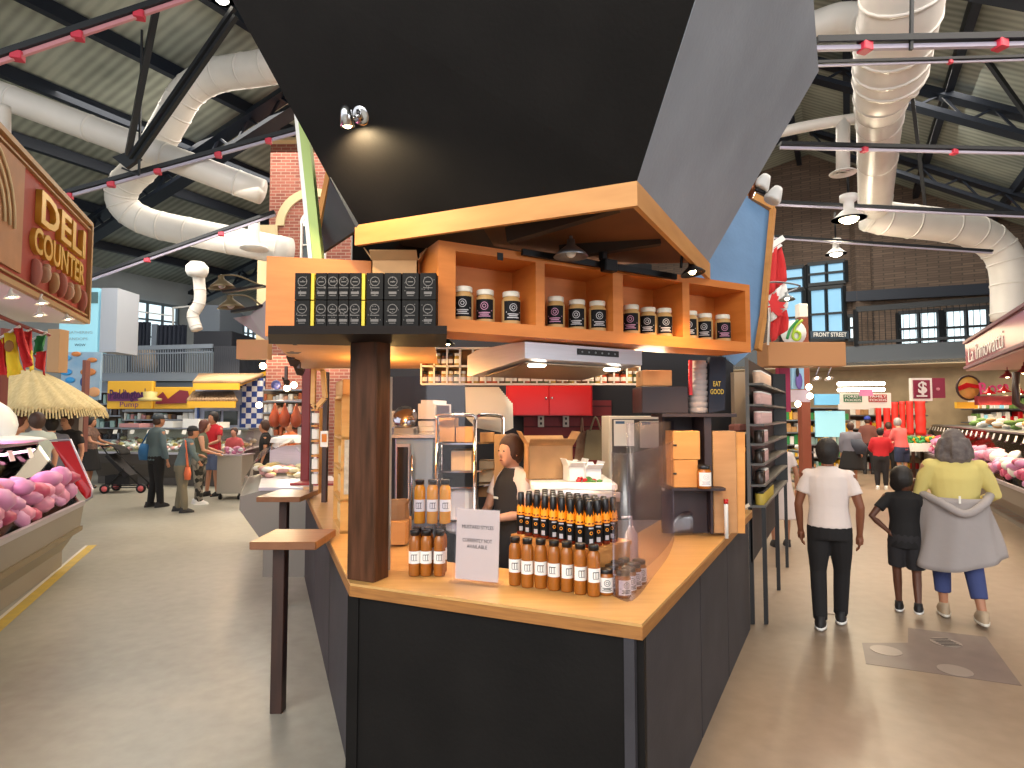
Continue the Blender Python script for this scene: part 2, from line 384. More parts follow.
# gallery (right)
m_gal = mat('slate_grey_paint', '4a5158', .6)
GA = 20.5
zt, zb = onA(900, 344, GA).z, onA(900, 364, GA).z
g = MB(); wall_ab(g, GA, -3.4, GA, 9, zb, zt, -.2); struct(g, 'trim_80', m_gal)
g = MB()
p = [AB(GA, -3.4, 0), AB(GA, 9, 0), AB(WA + .3, 9, 0), AB(WA + .3, -3.4, 0)]
g.prism([(q.x, q.y) for q in p], zb - .02, zb + .1)
struct(g, 'ceiling_gallery', mat('cream_soffit', 'b5a68c', .8, var=.1, vs=1))
g = MB(); wall_ab(g, GA + 2.2, -3.4, GA + 2.2, 9, 0, zb - .02); struct(g, 'wall_gallery', mat('cream_lower_wall', 'b09c7c', .8, var=.15, vs=2))
g = MB(); zr = onA(930, 304, GA).z
b0_, b1_ = 0.3, 9
g.bar(AB(GA, b0_, zr), AB(GA, b1_, zr), .08, .16)
g.bar(AB(GA, b0_, zt + .1), AB(GA, b1_, zt + .1), .08, .08)
for i in range(60):
    b = b0_ + (b1_ - b0_) * i / 59; g.bar(AB(GA, b, zt), AB(GA, b, zr), .012, .012)
g.bar(AB(GA, b0_, zt), AB(GA, b0_, zr), .1, .1)
struct(g, 'trim_81', m_dkst)
# dark beam on the far brick wall and its corner pilaster
g = MB(); pa, pb = onA(846, 297, WA - .3), onA(992, 289, WA - .3); g.bar(pa, pb, .2, .35); struct(g, 'trim_82', m_navy)
g = MB(); pa = onA(863, 345, WA - .15); g.bar(XY(pa, 4), XY(pa, 11), .5, .3); struct(g, 'trim_83', m_brickfar)
# ------------------------------------------------------------------ the booth
CZ = .94
cA, cB, cC, cD = G(350, 583, CZ), G(642, 624, CZ), G(752, 510, CZ), G(303, 487, CZ)
cA.z = cB.z = cC.z = cD.z = 0
def edge_n(p, q):   # outward normal with p->q running D>A>B>C (anticlockwise seen from above)
    d = (q - p).normalized(); return V3((d.y, -d.x, 0))
def offset_poly(pts, dist):
    """open polyline offset outward (dist>0) with mitres"""
    out = []
    for i, p in enumerate(pts):
        ns = []
        if i > 0: ns.append(edge_n(pts[i - 1], p))
        if i < len(pts) - 1: ns.append(edge_n(p, pts[i + 1]))
        if len(ns) == 1: out.append(p + ns[0] * dist)
        else: out.append(p + (ns[0] + ns[1]) * dist / (1 + ns[0].dot(ns[1])))
    return out
cE = cC + (cC - cB).normalized() * .0
line = [cD, cA, cB, cC]
inner = offset_poly(line, -.52)
ct = thing('service_counter', 'wooden-topped booth counter with black panelled front, wrapping the corner', 'counter', (cA.x, cA.y, 0))
q = MB(); q.prism([(p.x, p.y) for p in line + inner[::-1]], CZ - .012, CZ); q.build('countertop', m_maple, ct)
o2 = offset_poly(line, .002); i2 = offset_poly(line, -.03)
q = MB(); q.prism([(p.x, p.y) for p in o2 + i2[::-1]], CZ - .058, CZ - .0125); q.build('countertop_edge', m_maplee, ct)
def wallseg(p, qq, z0, z1, t, m, name, label=None, inset=.03, gap=0):
    n = edge_n(p, qq); d = (qq - p).normalized()
    a = p - n * inset + d * gap; b = qq - n * inset - d * gap
    mb = MB(); mb.prism([(v.x, v.y) for v in (a, b, b - n * t, a - n * t)], z0, z1)
    o = mb.build(name, m, ct)
    if label: o['label'] = label
    return o
wallseg(cA, cB, 0, CZ - .06, .04, m_blackply, 'front_panel', 'matt black front panel')
def seg(p, q_, t0, t1): return p.lerp(q_, t0), p.lerp(q_, t1)
for t0, t1 in ((0, .38), (.385, .66), (.665, .999)):
    wallseg(*seg(cB, cC, t0, t1), 0, CZ - .06, .04, m_sideply, 'side_panel')
for t0, t1 in ((.0, .35), (.355, .68), (.685, .985)):
    wallseg(*seg(cD, cA, t0, t1), 0, CZ - .06, .04, m_sideply, 'side_panel')
# corner battens
for c_, d_ in ((cB, -.07), (cA, .0)):
    mb = MB(); pc = c_ + (cB - cA).normalized() * d_; pc = pc - edge_n(cA, cB) * .032
    mb.bar(XY(pc, 0), XY(pc, CZ - .06), .06, .018, up=edge_n(cA, cB)); mb.build('corner_batten', m_blackply, ct)
# interior plinth below the counter top (back of the counter)
mb = MB(); i3 = offset_poly(line, -.5); i4 = offset_poly(line, -.52); mb.prism([(p.x, p.y) for p in i3 + i4[::-1]], 0, CZ - .02); mb.build('inner_panel', m_darkwood, ct)
# ---- canopy
CT = 2.585; CBt = 2.49
nf, nr, nl = edge_n(cA, cB), edge_n(cB, cC), edge_n(cD, cA)
dr_ = (cC - cB).normalized()
def alongR(Y): return cB + dr_ * ((Y - cB.y) / dr_.y)
eR = G(713, 262, CT); eR = alongR(eR.y)
S = .66; H = 1.02
mitB = (nf + nr) / (1 + nf.dot(nr)); mitA = (nf + nl) / (1 + nf.dot(nl))
can = thing('booth_canopy', 'large flared canopy above the booth, black front and grey side panels with wood fascia', 'canopy', (cB.x, cB.y, CBt))
q = MB(); a0, b0 = XY(cA, CT), XY(cB, CT)
q.slab([a0, b0, b0 + mitB * S + V3((0, 0, H * S / .62)), a0 + mitA * (S + .05) + V3((0, 0, H * S / .62))], .03, d=-nf); q.build('front_panel', m_blackply, can)['label'] = 'matt black flared front panel'
q = MB(); e0 = XY(eR, CT); up_ = V3((0, 0, H * S / .62))
q.slab([b0, e0, e0 + nr * .59 + V3((0, 0, .97)), b0 + mitB * .59 + V3((0, 0, .97))], .03, d=-nr); q.build('side_panel', m_greyply, can)['label'] = 'grey painted flared side panel'
# left return panel with wooden end edge
pL = G(317, 256, 2.6); pT = P(336, 165, pL.y - .12)
q = MB(); q.slab([a0 + V3((.01, 0, -.02)), a0 + mitA * .13 + V3((.01, 0, .19)), pT, pL], .02, d=(1, 0, 0)); q.build('return_panel', mat('slate_return_panel', '45484c', .7, var=.1, spec=.2), can)
q = MB(); q.bar(pL + V3((-.02, 0, 0)), pT + V3((-.02, 0, 0)), .035, .05); q.build('edge_trim', m_pinein, can)
# fascia
iF = offset_poly([cD, cA, cB, cC], -.022)
q = MB(); q.prism([(p.x, p.y) for p in (cA, cB, iF[2], iF[1])], CBt, CT); q.build('fascia', m_pinein, can)
iE = eR - nr * .022
q = MB(); q.prism([(p.x, p.y) for p in (cB, eR + dr_ * .04, iE + dr_ * .04, iF[2])], CBt, CT); q.build('fascia', m_pinein, can)
# underside boards: front strip of soffit, then the dark recess above
iS = offset_poly([cD, cA, cB, cC], -.3)
q = MB(); back1, back2 = cA + V3((.3, 3.2, 0)), eR + V3((-1.2, 1.8, 0))
q.prism([(p.x, p.y) for p in (iF[1], iF[2], iE, back2, back1)], CT + .12, CT + .14); q.build('soffit', mat('dark_soffit', '241a14', .7), can)
q = MB(); pb1 = cB - mitB * .02
q.prism([(p.x, p.y) for p in (iF[2], iE, iE + (-nr) * .55 + dr_ * -.25, iF[2] - mitB * .55 - (cB - cA).normalized() * .35, iF[2] - (cB - cA).normalized() * .7)], CT - .0, CT + .02); q.build('corner_soffit', mat('brown_soffit', '7a4c2a', .6, col2='653c20', vs=3), can)
# rafters (dark joists) under the soffit
for pa, pb, w_ in ((P(508, 236, 2.75), P(618, 203, 2.55), .07), (P(560, 253, 3.1), P(660, 238, 3.0), .07)):
    q = MB(); q.bar(pa, pb, .05, w_); q.build('joist', mat('dark_joist', '2c2019', .6), can)
# back core wall inside the roof: dark
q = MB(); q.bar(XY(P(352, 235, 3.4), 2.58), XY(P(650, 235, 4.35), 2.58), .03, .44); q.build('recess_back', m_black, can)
# ---- post at the front corner
pp = cA - (nf + nl) * .06
pp = P(368, 560, 2.84); pp.z = 0
tb = MB(); ang = math.atan2((cB - cA).y, (cB - cA).x)
q = MB(); q.bbox((pp.x, pp.y, (CZ + 2.05) / 2), (.155, .115, 2.05 - CZ - .002), ang, b=.006)
q.build('wooden_post', m_post, loc=(pp.x, pp.y, CZ), label='thick worn dark brown wooden post standing on the counter corner', cat='post')
# ---- jar shelf (4 compartments)
sA = P(438, 331, 2.68); sZ = sA.z; sB = P(751, 352, 3.62)
sZ = (sA.z + sB.z) / 2
sd = (XY(sB, 0) - XY(sA, 0)); SL = sd.length; sd.normalize(); sn = V3((-sd.y, sd.x, 0))  # sn points back
SD = .26; SH = P(438, 240, 2.68).z - sZ; TH = .04
def sp(u, v, z): return XY(sA, sZ) + sd * u + sn * v + V3((0, 0, z))
shf = thing('jar_shelf', 'long orange pine shelf box with four open compartments of jars', 'shelf', sp(0, 0, 0))
def sbox(u0, u1, v0, v1, z0, z1, m, name):
    q = MB(); q.prism([tuple(sp(u, v, 0)[:2]) for u, v in ((u0, v0), (u1, v0), (u1, v1), (u0, v1))], sZ + z0, sZ + z1); return q.build(name, m, shf)
sbox(0, SL, 0, SD, 0, TH + .02, m_pine, 'bottom_board')
sbox(0, SL, 0, SD, SH - TH, SH, m_pine, 'top_board')
sbox(0, SL, SD - .012, SD, TH + .02, SH - TH, m_pine, 'back_board')
def upx(px):   # u along the shelf front for a pixel column
    t = (px - 512) / F; return (t * sA.y - sA.x) / (sd.x - t * sd.y)
divs = [(0, upx(455)), (upx(536), upx(545)), (upx(614), upx(624)), (upx(684), upx(691)), (SL - .04, SL)]
for a_, b_ in divs: sbox(a_, b_, 0, SD, TH + .02, SH - TH, m_pine, 'divider')
# hinge plates along the top
for px in (497,): 
    u = upx(px); sbox(u, u + .03, -.004, 0, SH - .055, SH - .02, m_black, 'clip')
# ---- left carton shelf: orange panel, ledge, soffit
lbx = thing('corner_cabinet', 'orange pine cabinet box above the left side of the booth with dark ledge', 'cabinet', P(300, 335, 2.9))
lz = sZ
pA, pB_ = G(265, 336, lz), G(352, 337, lz); zt_ = P(265, 256, pA.y).z
pB_ = V3((-.40, 3.02, 0))
q = MB(); q.prism([(p[0], p[1]) for p in (pA, pB_, pB_ + V3((0, .03, 0)), pA + V3((0, .03, 0)))], lz, zt_); q.build('face_board', m_pine, lbx)
far = pA + V3((-.55, 2.0, 0))
far = V3((G(262, 369, lz).x, G(262, 369, lz).y, 0)); far2 = far + V3((.9, 0, 0))
far = V3(((300 - 512) / F * 4.9, 4.9, 0)); 
q = MB(); q.prism([(p[0], p[1]) for p in (pA + V3((0, .03, 0)), pB_ + V3((0, .03, 0)), V3((-.6, 4.9, 0)), far)], lz, lz + .02); q.build('soffit', mat('peach_soffit', 'cc9a6a', .55, col2='c08e5e', vs=2), lbx)
q = MB(); q.prism([(p[0], p[1]) for p in (pA + V3((0, .03, 0)), pA + V3((.03, .03, 0)), far + V3((.03, 0, 0)), far)], lz + .021, zt_); q.build('side_board', m_pine, lbx)
q = MB(); l0, l1 = P(268, 332, 2.5), P(447, 333, 2.5)
q.prism([(l0.x, l0.y), (l1.x, l1.y), (l1.x - .06, pB_[1] - .01), (l0.x + .02 - .16, pA[1] - .015)], lz - .04, lz - .005); q.build('ledge', mat('black_brown_ledge', '1c1512', .6, spec=.15), lbx)
LEDZ = lz - .005
# left counter side: ledge tables
def ledge_table(x0, x1, yb, yf, px0, px1, lab):
    z = 1.0
    f0 = G(x0, yf, z); f1 = G(x1, yf, z); bk = G(x0, yb, z)
    t = thing('ledge_table', lab, 'table', (f0.x, f0.y, 0), group='ledge tables on the left of the booth')
    q = MB(); cx = (f0.x + f1.x) / 2; cy = (f0.y + bk.y) / 2; q.bbox((cx, cy, z - .022), (f1.x - f0.x, bk.y - f0.y, .044), b=.006); q.build('tabletop', m_tablewood, t)
    pxm = (px0 + px1) / 2; Y = cy; X = (pxm - 512) / F * Y
    q = MB(); q.bbox((X, Y, (z - .046) / 2), (.07, .07, z - .046), b=.004); q.build('leg', m_darkwood, t)
    q = MB(); q.box((X, Y, z - .06), (.1, .05, .03)); q.build('apron', m_darkwood, t)
ledge_table(249, 316, 529, 542, 277, 291, 'nearer brown wooden ledge table on one dark post, beside the counter')
ledge_table(256, 300, 489.5, 497, 281, 292, 'farther brown wooden ledge table beside the steel cheese counter')
# ------------------------------------------------------------------ jars, bottles, cartons
def patch(mb, r, z0, z1, a0, a1, mi, c=(0, 0), n=6):
    """part of a cylinder wall, facing local -Y; angles in degrees from -Y"""
    def fn(u, v):
        a = math.radians(a0 + (a1 - a0) * u) - PI / 2
        return V3((c[0] + r * math.cos(a), c[1] + r * math.sin(a), z0 + (z1 - z0) * v))
    mb.grid(fn, n, 1, mi); return mb
def ringmark(mb, r, zc, rad, w, mi, n=14):
    for k in range(n):
        a, b = 2 * PI * k / n, 2 * PI * (k + 1) / n
        def q(t, rr):
            th = rr * math.cos(t) / r - PI / 2; return V3((r * math.cos(th), r * math.sin(th), zc + rr * math.sin(t)))
        mb.add([q(a, rad), q(b, rad), q(b, rad - w), q(a, rad - w)], [(0, 1, 2, 3)], mi)
m_must = mat('pale_mustard', 'c39a62', .35); m_lid = mat('cream_lid', 'e4dccb', .4)
m_lblk = mat('black_label', '111012', .6, spec=.2); m_lwht = mat('white_label', 'e9e6e0', .55); m_print = mat('grey_print', 'b9b4b6', .6)
m_amber = mat('brown_sauce', '9a5a1e', .25); m_amber2 = mat('golden_mustard', 'd6932c', .25); m_flame = mat('orange_shrink_band', 'ff8a12', .4, col2='ffb21e', vs=30)
m_sauce = mat('dark_red_sauce', '6e2410', .25); m_capb = mat('black_cap', '131214', .35); m_pinkish = mat('pink_print', 'b77f9a', .6)
def make_jar(name, label, group, r=.047, h=.165, tint=m_print, body=m_must, lid=m_lid, labm=m_lblk):
    t = thing(name, label, 'jar', (0, 0, 0), group)
    q = MB(); q.lathe([(0, 0), (r * .94, 0), (r, .006), (r, h * .74), (r * .8, h * .83), (r * .78, h * .86)], n=18); q.build('jar_body', body, t)
    q = MB(); q.lathe([(0, h * .845), (r * .88, h * .845), (r * .9, h * .86), (r * .9, h * .985), (r * .86, h), (0, h)], n=18); q.build('lid', lid, t)
    q = MB(); patch(q, r + .001, h * .12, h * .7, -58, 58, 0)
    z = h * .5
    ringmark(q, r + .0022, z, r * .42, r * .07, 1); ringmark(q, r + .0022, z, r * .22, r * .07, 1, 8)
    for i, (w, zz) in enumerate(((34, .29), (26, .24), (36, .185))): patch(q, r + .0022, h * zz, h * (zz + .03), -w, w, 1)
    for a in (-44, 42): patch(q, r + .0022, h * .35, h * .38, a, a + 5, 1, n=1)
    q.build('label', [labm, tint], t); return t
def shelf_pos(px, v):
    t = (px - 512) / F; o = XY(sA, 0) + sn * v
    u = (t * o.y - o.x) / (sd.x - t * sd.y); return o + sd * u
jar0 = make_jar('mustard_jar', 'x', 'jars on the pine shelf')
jar1 = make_jar('mustard_jar', 'x', 'jars on the pine shelf', tint=m_pinkish)
jx = [(463, 485, 511), (556, 577.5, 598), (632, 649, 665), (691, 706, 724)]
names4 = ['leftmost', 'second', 'third', 'rightmost']
ang_s = math.atan2(sd.y, sd.x)
first = {0: True, 1: True}
for ci, xs in enumerate(jx):
    for k_, px in enumerate(xs):
        p = shelf_pos(px, .075 + (.02 if k_ == 1 else 0)); src = 0 if (ci, k_) not in ((0, 1), (1, 0), (2, 0), (3, 2)) else 1
        lb = 'cream-lidded mustard jar with black label, %s of three in the %s compartment of the pine shelf' % (('left', 'middle', 'right')[k_], ('leftmost', 'second', 'third', 'rightmost')[ci])
        lb = lb.replace('mustard jar with black label', 'mustard jar')
        a = math.atan2(-p.x, p.y) * -1 * 0 + (-math.atan2(p.x, p.y)) + (.25 if k_ == 2 else -.1)
        s_ = (jar0, jar1)[src]
        if first[src]:
            first[src] = False; s_.location = (p.x, p.y, sZ + TH + .0205); s_.rotation_euler.z = a; s_['label'] = lb
        else: dup(s_, (p.x, p.y, sZ + TH + .0205), a, lb)
# cartons on the ledge
m_cart = mat('black_carton', '0c0b0b', .6, spec=.2); m_cy = mat('yellow_carton_side', 'd9c01e', .5)
def make_carton(w, yellow):
    h = .118
    t = thing('jar_carton', 'x', 'carton', (0, 0, 0), 'black cartons on the ledge')
    q = MB(); q.bbox((0, w / 2, h / 2), (w, w, h - .002), b=.002); q.build('carton_body', m_cart, t)
    q = MB(); y = -.0012
    for rr, ww in ((.021, .003),):
        for k in range(12):
            a, b = 2 * PI * k / 12, 2 * PI * (k + 1) / 12
            q.add([(math.cos(a) * rr, y, .08 + math.sin(a) * rr), (math.cos(b) * rr, y, .08 + math.sin(b) * rr), (math.cos(b) * (rr - ww), y, .08 + math.sin(b) * (rr - ww)), (math.cos(a) * (rr - ww), y, .08 + math.sin(a) * (rr - ww))], [(0, 1, 2, 3)])
    for zz, hh, w1 in ((.078, .004, .022), (.052, .003, .04), (.03, .011, .034), (.018, .003, .028)): q.box((0, y, zz), (w1, .0008, hh))
    for i in range(9):
        q.box((random.uniform(-.026, .026) * w / .07, y, random.uniform(.02, .1)), (.0035, .0008, .0035))
    q.build('print', mat('carton_print', '6e6a68', .7), t)
    if yellow:
        q = MB(); q.box((w / 2 + .008, w / 2 + .004, h / 2), (.014, w - .006, h - .004)); q.build('yellow_side', m_cy, t)['label'] = 'yellow side flap'
    return t
rowx = [(292, 308, 1), (313, 325, 0), (325, 336.5, 0), (336.5, 347, 0), (347, 359.5, 1), (364.5, 382, 0), (382.5, 400, 0), (400.5, 418, 0), (418.5, 435.5, 0)]
Yc = 2.55
for tier in (0, 1):
    for i, (x0, x1, yl) in enumerate(rowx):
        xa, xb = (x0 - 512) / F * Yc, (x1 - 512) / F * Yc
        c = make_carton(xb - xa - .0015, yl); c.location = ((xa + xb) / 2, Yc + .005, LEDZ + .001 + tier * .119)
        c['label'] = 'black carton, %s from left in the %s row on the ledge%s' % (ORD[i], ('bottom', 'top')[tier], ', yellow flap' if yl else '')
# opened brown carton on top of the cabinet, behind the cartons
def open_box(name, label, cat, c, d, rz, m, group=None, flaps=True, lab=None):
    t = thing(name, label, cat, c, group, 0)
    R = Matrix.Rotation(rz, 3, 'Z'); x, y, z = d[0] / 2, d[1] / 2, d[2]; o = V3(c); th = .006
    q = MB(); q.box(o + V3((0, 0, th / 2)), (d[0], d[1], th), rz)
    for s in (-1, 1):
        q.box(o + R @ V3((0, s * (y - th / 2), z / 2)), (d[0], th, z), rz); q.box(o + R @ V3((s * (x - th / 2), 0, z / 2)), (th, d[1], z), rz)
    q.build('box_body', m, t)
    if flaps:
        for s in (-1, 1):
            q = MB(); a = R @ V3((-x, s * y, z)) + o; b = R @ V3((x, s * y, z)) + o; dd = R @ V3((0, s * y * .7, z * .12 + .02))
            q.slab([a, b, b + dd, a + dd], .005); q.build('flap', m, t)
            q = MB(); a = R @ V3((s * x, -y, z)) + o; b = R @ V3((s * x, y, z)) + o; dd = R @ V3((s * x * .35, 0, z * .3 + .02))
            q.slab([a, b, b + dd, a + dd], .005); q.build('flap', m, t)
    return t
def closed_box(name, label, cat, c, d, rz=0, m=None, group=None, tape=True):
    """c = centre of the bottom"""
    m = m or m_card
    t = thing(name, label, cat, c, group)
    q = MB(); q.bbox((c[0], c[1], c[2] + d[2] / 2), d, rz, b=.004); q.build('box_body', m, t)
    if tape:
        R = Matrix.Rotation(rz, 3, 'Z'); q = MB(); q.box((c[0], c[1], c[2] + d[2] + .0006), (d[0], .05, .001), rz)
        q.box(V3((c[0], c[1], c[2] + d[2] * .8)) + R @ V3((0, 0, 0)), (d[0] + .002, .05, d[2] * .4), rz)
        q.build('packing_tape', m_cardd, t)
    return t
bx_ = P(397, 268, 2.72)
open_box('cardboard_box', 'small open cardboard carton on top of the cabinet behind the black cartons', 'box', (P(397, 266, 2.86).x, 2.86, LEDZ + .24), (.22, .12, .12), 0, m_card)
# lime green upright plank
q = MB(); a, b = P(319, 262, 3.02), P(302, 100, 2.95)
q.bar(a, b, .045, .05, up=(0, 1, 0)); q.bar(a + V3((-.036, 0, 0)), b + V3((-.03, 0, 0)), .02, .045, mi=1, up=(0, 1, 0))
q.build('green_plank', [mat('lime_green_paint', 'a9bf6e', .6), m_white], loc=(a.x, a.y, a.z), label='tall lime green plank standing upright on the orange cabinet', cat='plank')
# ---- bottles
def make_bottle(name, label, group, kind):
    t = thing(name, label, 'bottle', (0, 0, 0), group)
    if kind in ('amber', 'mustard'):
        r, h = .0275, .212; bm_ = m_amber if kind == 'amber' else m_amber2
        q = MB(); q.lathe([(0, 0), (r * .93, 0), (r, .006), (r, h * .74), (r * .93, h * .82), (r * .7, h * .87), (r * .68, h * .9)], n=16); q.build('bottle_body', bm_, t)
        q = MB(); q.lathe([(0, h * .89), (r * .8, h * .89), (r * .82, h * .985), (r * .78, h), (0, h)], n=14); q.build('cap', m_capb, t)
        q = MB(); patch(q, r + .0008, h * .28, h * .55, -75, 75, 0, n=10)
        for a in (-30, -8, 14): patch(q, r + .0018, h * .36, h * .48, a, a + 5, 1, n=1)
        patch(q, r + .0018, h * .47, h * .485, -28, 28, 1); patch(q, r + .0018, h * .345, h * .355, -28, 28, 1)
        q.build('label', [m_lwht, m_ink], t)
    else:
        r, h = .021, .205
        q = MB(); q.lathe([(0, 0), (r * .93, 0), (r, .005), (r, h * .52), (r * .85, h * .6), (r * .5, h * .68)], n=14); q.build('bottle_body', m_sauce, t)
        q = MB(); patch(q, r + .0008, h * .08, h * .46, -170, 170, 0, n=14)
        ringmark(q, r + .0018, h * .32, .008, .003, 2, 8); patch(q, r + .0018, h * .1, h * .2, -22, 22, 1, n=2); patch(q, r + .0018, h * .41, h * .44, -30, 30, 1, n=2)
        q.build('label', [m_lblk, m_print, m_flame], t)
        q = MB(); n = 14
        vs = []; 
        for k in range(n):
            a = 2 * PI * k / n; rr = r * 1.03
            vs += [(rr * math.cos(a), rr * math.sin(a), h * .47), (r * .86 * math.cos(a), r * .86 * math.sin(a), h * (.66 + (.06 if k % 2 else -.01)))]
        q.add(vs, [(2 * k, 2 * ((k + 1) % n), 2 * ((k + 1) % n) + 1, 2 * k + 1) for k in range(n)], 0); q.build('shrink_band', m_flame, t)['label'] = 'orange flame-edged band'
        q = MB(); q.lathe([(r * .5, h * .62), (r * .78, h * .66), (r * .72, h * .98), (r * .55, h), (0, h)], n=12); q.build('cap', m_capb, t)
    return t
bot = [(515, 588), (527.5, 590), (541, 591), (554.5, 593), (567.5, 594.5), (581, 597), (594.5, 599)]
b0 = None
for i, (px, py) in enumerate(bot):
    p = G(px, py - 2, CZ) ; p.y += .02
    lb = 'white-labelled amber bottle, %s in the front row of seven' % ('leftmost' if i == 0 else 'rightmost' if i == 6 else ORD[i] + ' from left')
    if b0 is None: b0 = make_bottle('sauce_bottle', lb, 'amber sauce bottles in the front row', 'amber'); b0.location = (p.x, p.y, CZ + .001)
    else: dup(b0, (p.x, p.y, CZ + .001), random.uniform(-.4, .3), lb)
# riser
F2, F1 = V3((-.005, 2.99, 0)), V3((.345, 2.63, 0)); fd = (F1 - F2).normalized(); fp = V3((-fd.y, fd.x, 0))
RZ_ = 1.115
rs = thing('display_riser', 'light wooden box riser holding the hot sauce bottles on the counter', 'riser', (F1.x, F1.y, CZ))
q = MB(); q.prism([(v.x, v.y) for v in (F2, F1, F1 + fp * .3, F2 + fp * .3)], RZ_ - .018, RZ_); q.build('riser_top', m_pinein, rs)
q = MB()
for a_, b_ in ((F2, F1), (F1, F1 + fp * .3), (F2 + fp * .3, F1 + fp * .3)):
    n_ = (F2 + F1 + fp * .3) / 2; q.prism([(v.x, v.y) for v in (a_.lerp(n_, .03), b_.lerp(n_, .03), b_.lerp(n_, .08), a_.lerp(n_, .08))], CZ + .001, RZ_ - .018)
q.build('riser_side', m_pinein, rs)
h0 = None; n = 0
rown = ['front', 'second', 'third', 'back']
for rr in range(4):
    for cc in range(9):
        p = F2 + fd * (.035 + cc * .0535) + fp * (.035 + rr * .058)
        lb = 'orange-banded hot sauce bottle, %s from left in the %s row' % (ORD[cc], rown[rr])
        if h0 is None: h0 = make_bottle('hot_sauce_bottle', lb, 'hot sauce bottles on the riser', 'hot'); h0.location = (p.x, p.y, RZ_ + .001)
        else: dup(h0, (p.x, p.y, RZ_ + .001), random.uniform(-.5, .3), lb)
# small jars by the acrylic guard
j0 = None
pj = G(606, 596, CZ)
for rr in range(4):
    for cc in range(2):
        p = pj + dr_ * (.01 + rr * .075) + V3((dr_.y, -dr_.x, 0)) * (cc * .075)
        p = p + V3((-.0, .02, 0))
        lb = 'small brown jar with black lid behind the clear guard, %s row from front, %s side' % (ORD[rr], ('inner', 'outer')[cc])
        if j0 is None:
            j0 = make_jar('sauce_jar', lb, 'small jars on the counter corner', r=.033, h=.105, body=m_amber, lid=m_capb, labm=m_lwht, tint=m_ink); j0.location = (p.x, p.y, CZ + .001)
        else: dup(j0, (p.x, p.y, CZ + .001), .3, lb)
# left display: clear shelf with bottles below and above
base = G(424, 576, CZ); SX, SY = base.x, base.y
st = thing('acrylic_shelf', 'small clear acrylic display stand under the three golden mustard bottles', 'stand', (SX, SY, CZ))
q = MB(); q.box((SX + .05, SY + .08, CZ + .228), (.23, .2, .005)); q.build('shelf_top', m_acryl, st)
for s in (-.06, .16):
    q = MB(); q.box((SX + s, SY + .08, CZ + .113), (.004, .2, .224)); q.build('side_panel', m_acryl, st)
m0 = None
for rr in range(2):
    for cc in range(3):
        x = SX + (-.052 if cc == 0 else .008 if cc == 1 else .072) + .0; y = SY + .01 + rr * .07
        lb = 'amber sauce bottle under the clear shelf, %s in the %s row' % (('left', 'middle', 'right')[cc], ('front', 'back')[rr])
        x += .005 if cc == 0 else 0
        dup(b0, (x + (0 if cc else .0), y, CZ + .001), .1, lb, 'bottles under the clear shelf')
for cc in range(3):
    p = V3(((420.5 + cc * 12.6 - 512) / F * (SY + .09), SY + .09, CZ + .2315))
    lb = 'golden mustard bottle on the clear shelf, %s of three' % ('left', 'middle', 'right')[cc]
    if m0 is None: m0 = make_bottle('mustard_bottle', lb, 'golden bottles on the clear shelf', 'mustard'); m0.location = p
    else: dup(m0, p, .2, lb)
# sign in holder
c0, c1 = G(455, 581, CZ), G(498, 585.5, CZ); sgd = (c1 - c0).normalized(); sg = thing('counter_sign', 'white paper notice in clear holder standing on the counter between bottles', 'sign', ((c0.x + c1.x) / 2, (c0.y + c1.y) / 2, CZ))
hh = .315; sgn = V3((sgd.y, -sgd.x, 0)); c0.z = c1.z = CZ + .012
lean = -sgn * .02
q = MB(); q.slab([c0, c1, c1 + lean + V3((0, 0, hh)), c0 + lean + V3((0, 0, hh))], .003, d=-sgn); q.build('paper', mat('lilac_white_paper', 'dcd0c0', .6), sg)
q = MB(); e = sgd * .006; q.slab([c0 - e + sgn * .004, c1 + e + sgn * .004, c1 + e + lean + sgn * .004 + V3((0, 0, hh + .006)), c0 - e + lean + sgn * .004 + V3((0, 0, hh + .006))], .0025, d=sgn); q.build('clear_sleeve', m_acryl, sg)
q = MB(); q.box(((c0.x + c1.x) / 2, (c0.y + c1.y) / 2, CZ + .006), ((c1 - c0).length + .02, .09, .009), math.atan2(sgd.y, sgd.x)); q.build('holder_foot', m_acryl, sg)
mid = (c0 + c1) / 2
for s_, zz, w_ in (('MUSTARD STYLES', .235, .155), ('CURRENTLY NOT', .175, .145), ('AVAILABLE', .148, .1)):
    text(s_, mid + lean * (zz / hh) + V3((0, 0, zz)) + sgn * .0015, sgd, (0, 0, 1), .024, m_ink, sg, w=w_, ext=.01, bold=.0)
# clear guards
def sheet(name, pts, z0, z1, m, label, cat='screen', rim=None):
    t = thing(name, label, cat, (pts[0][0], pts[0][1], z0)); q = MB()
    for a, b in zip(pts, pts[1:]): q.add([(a[0], a[1], z0), (b[0], b[1], z0), (b[0], b[1], z1), (a[0], a[1], z1)], [(0, 1, 2, 3)], 0, True)
    q.build('clear_panel', m, t, solid=.004)
    if rim:
        q = MB(); q.tube([V3((p[0], p[1], z1)) for p in pts], .004, 6); q.build('rim', rim, t)
    return t
def smooth_path(pts, n=5):
    out = []
    for i in range(len(pts) - 1):
        p0, p1, p2, p3 = pts[max(i - 1, 0)], pts[i], pts[i + 1], pts[min(i + 2, len(pts) - 1)]
        for k in range(n):
            t = k / n; out.append(V3(.5 * ((2 * p1[j]) + (-p0[j] + p2[j]) * t + (2 * p0[j] - 5 * p1[j] + 4 * p2[j] - p3[j]) * t * t + (-p0[j] + 3 * p1[j] - 3 * p2[j] + p3[j]) * t ** 3) for j in range(3)))
    out.append(V3(pts[-1])); return out
gp = smooth_path([G(x, y, CZ) for x, y in ((613, 596), (632, 601), (652, 578), (668, 556), (674, 540))], 4)
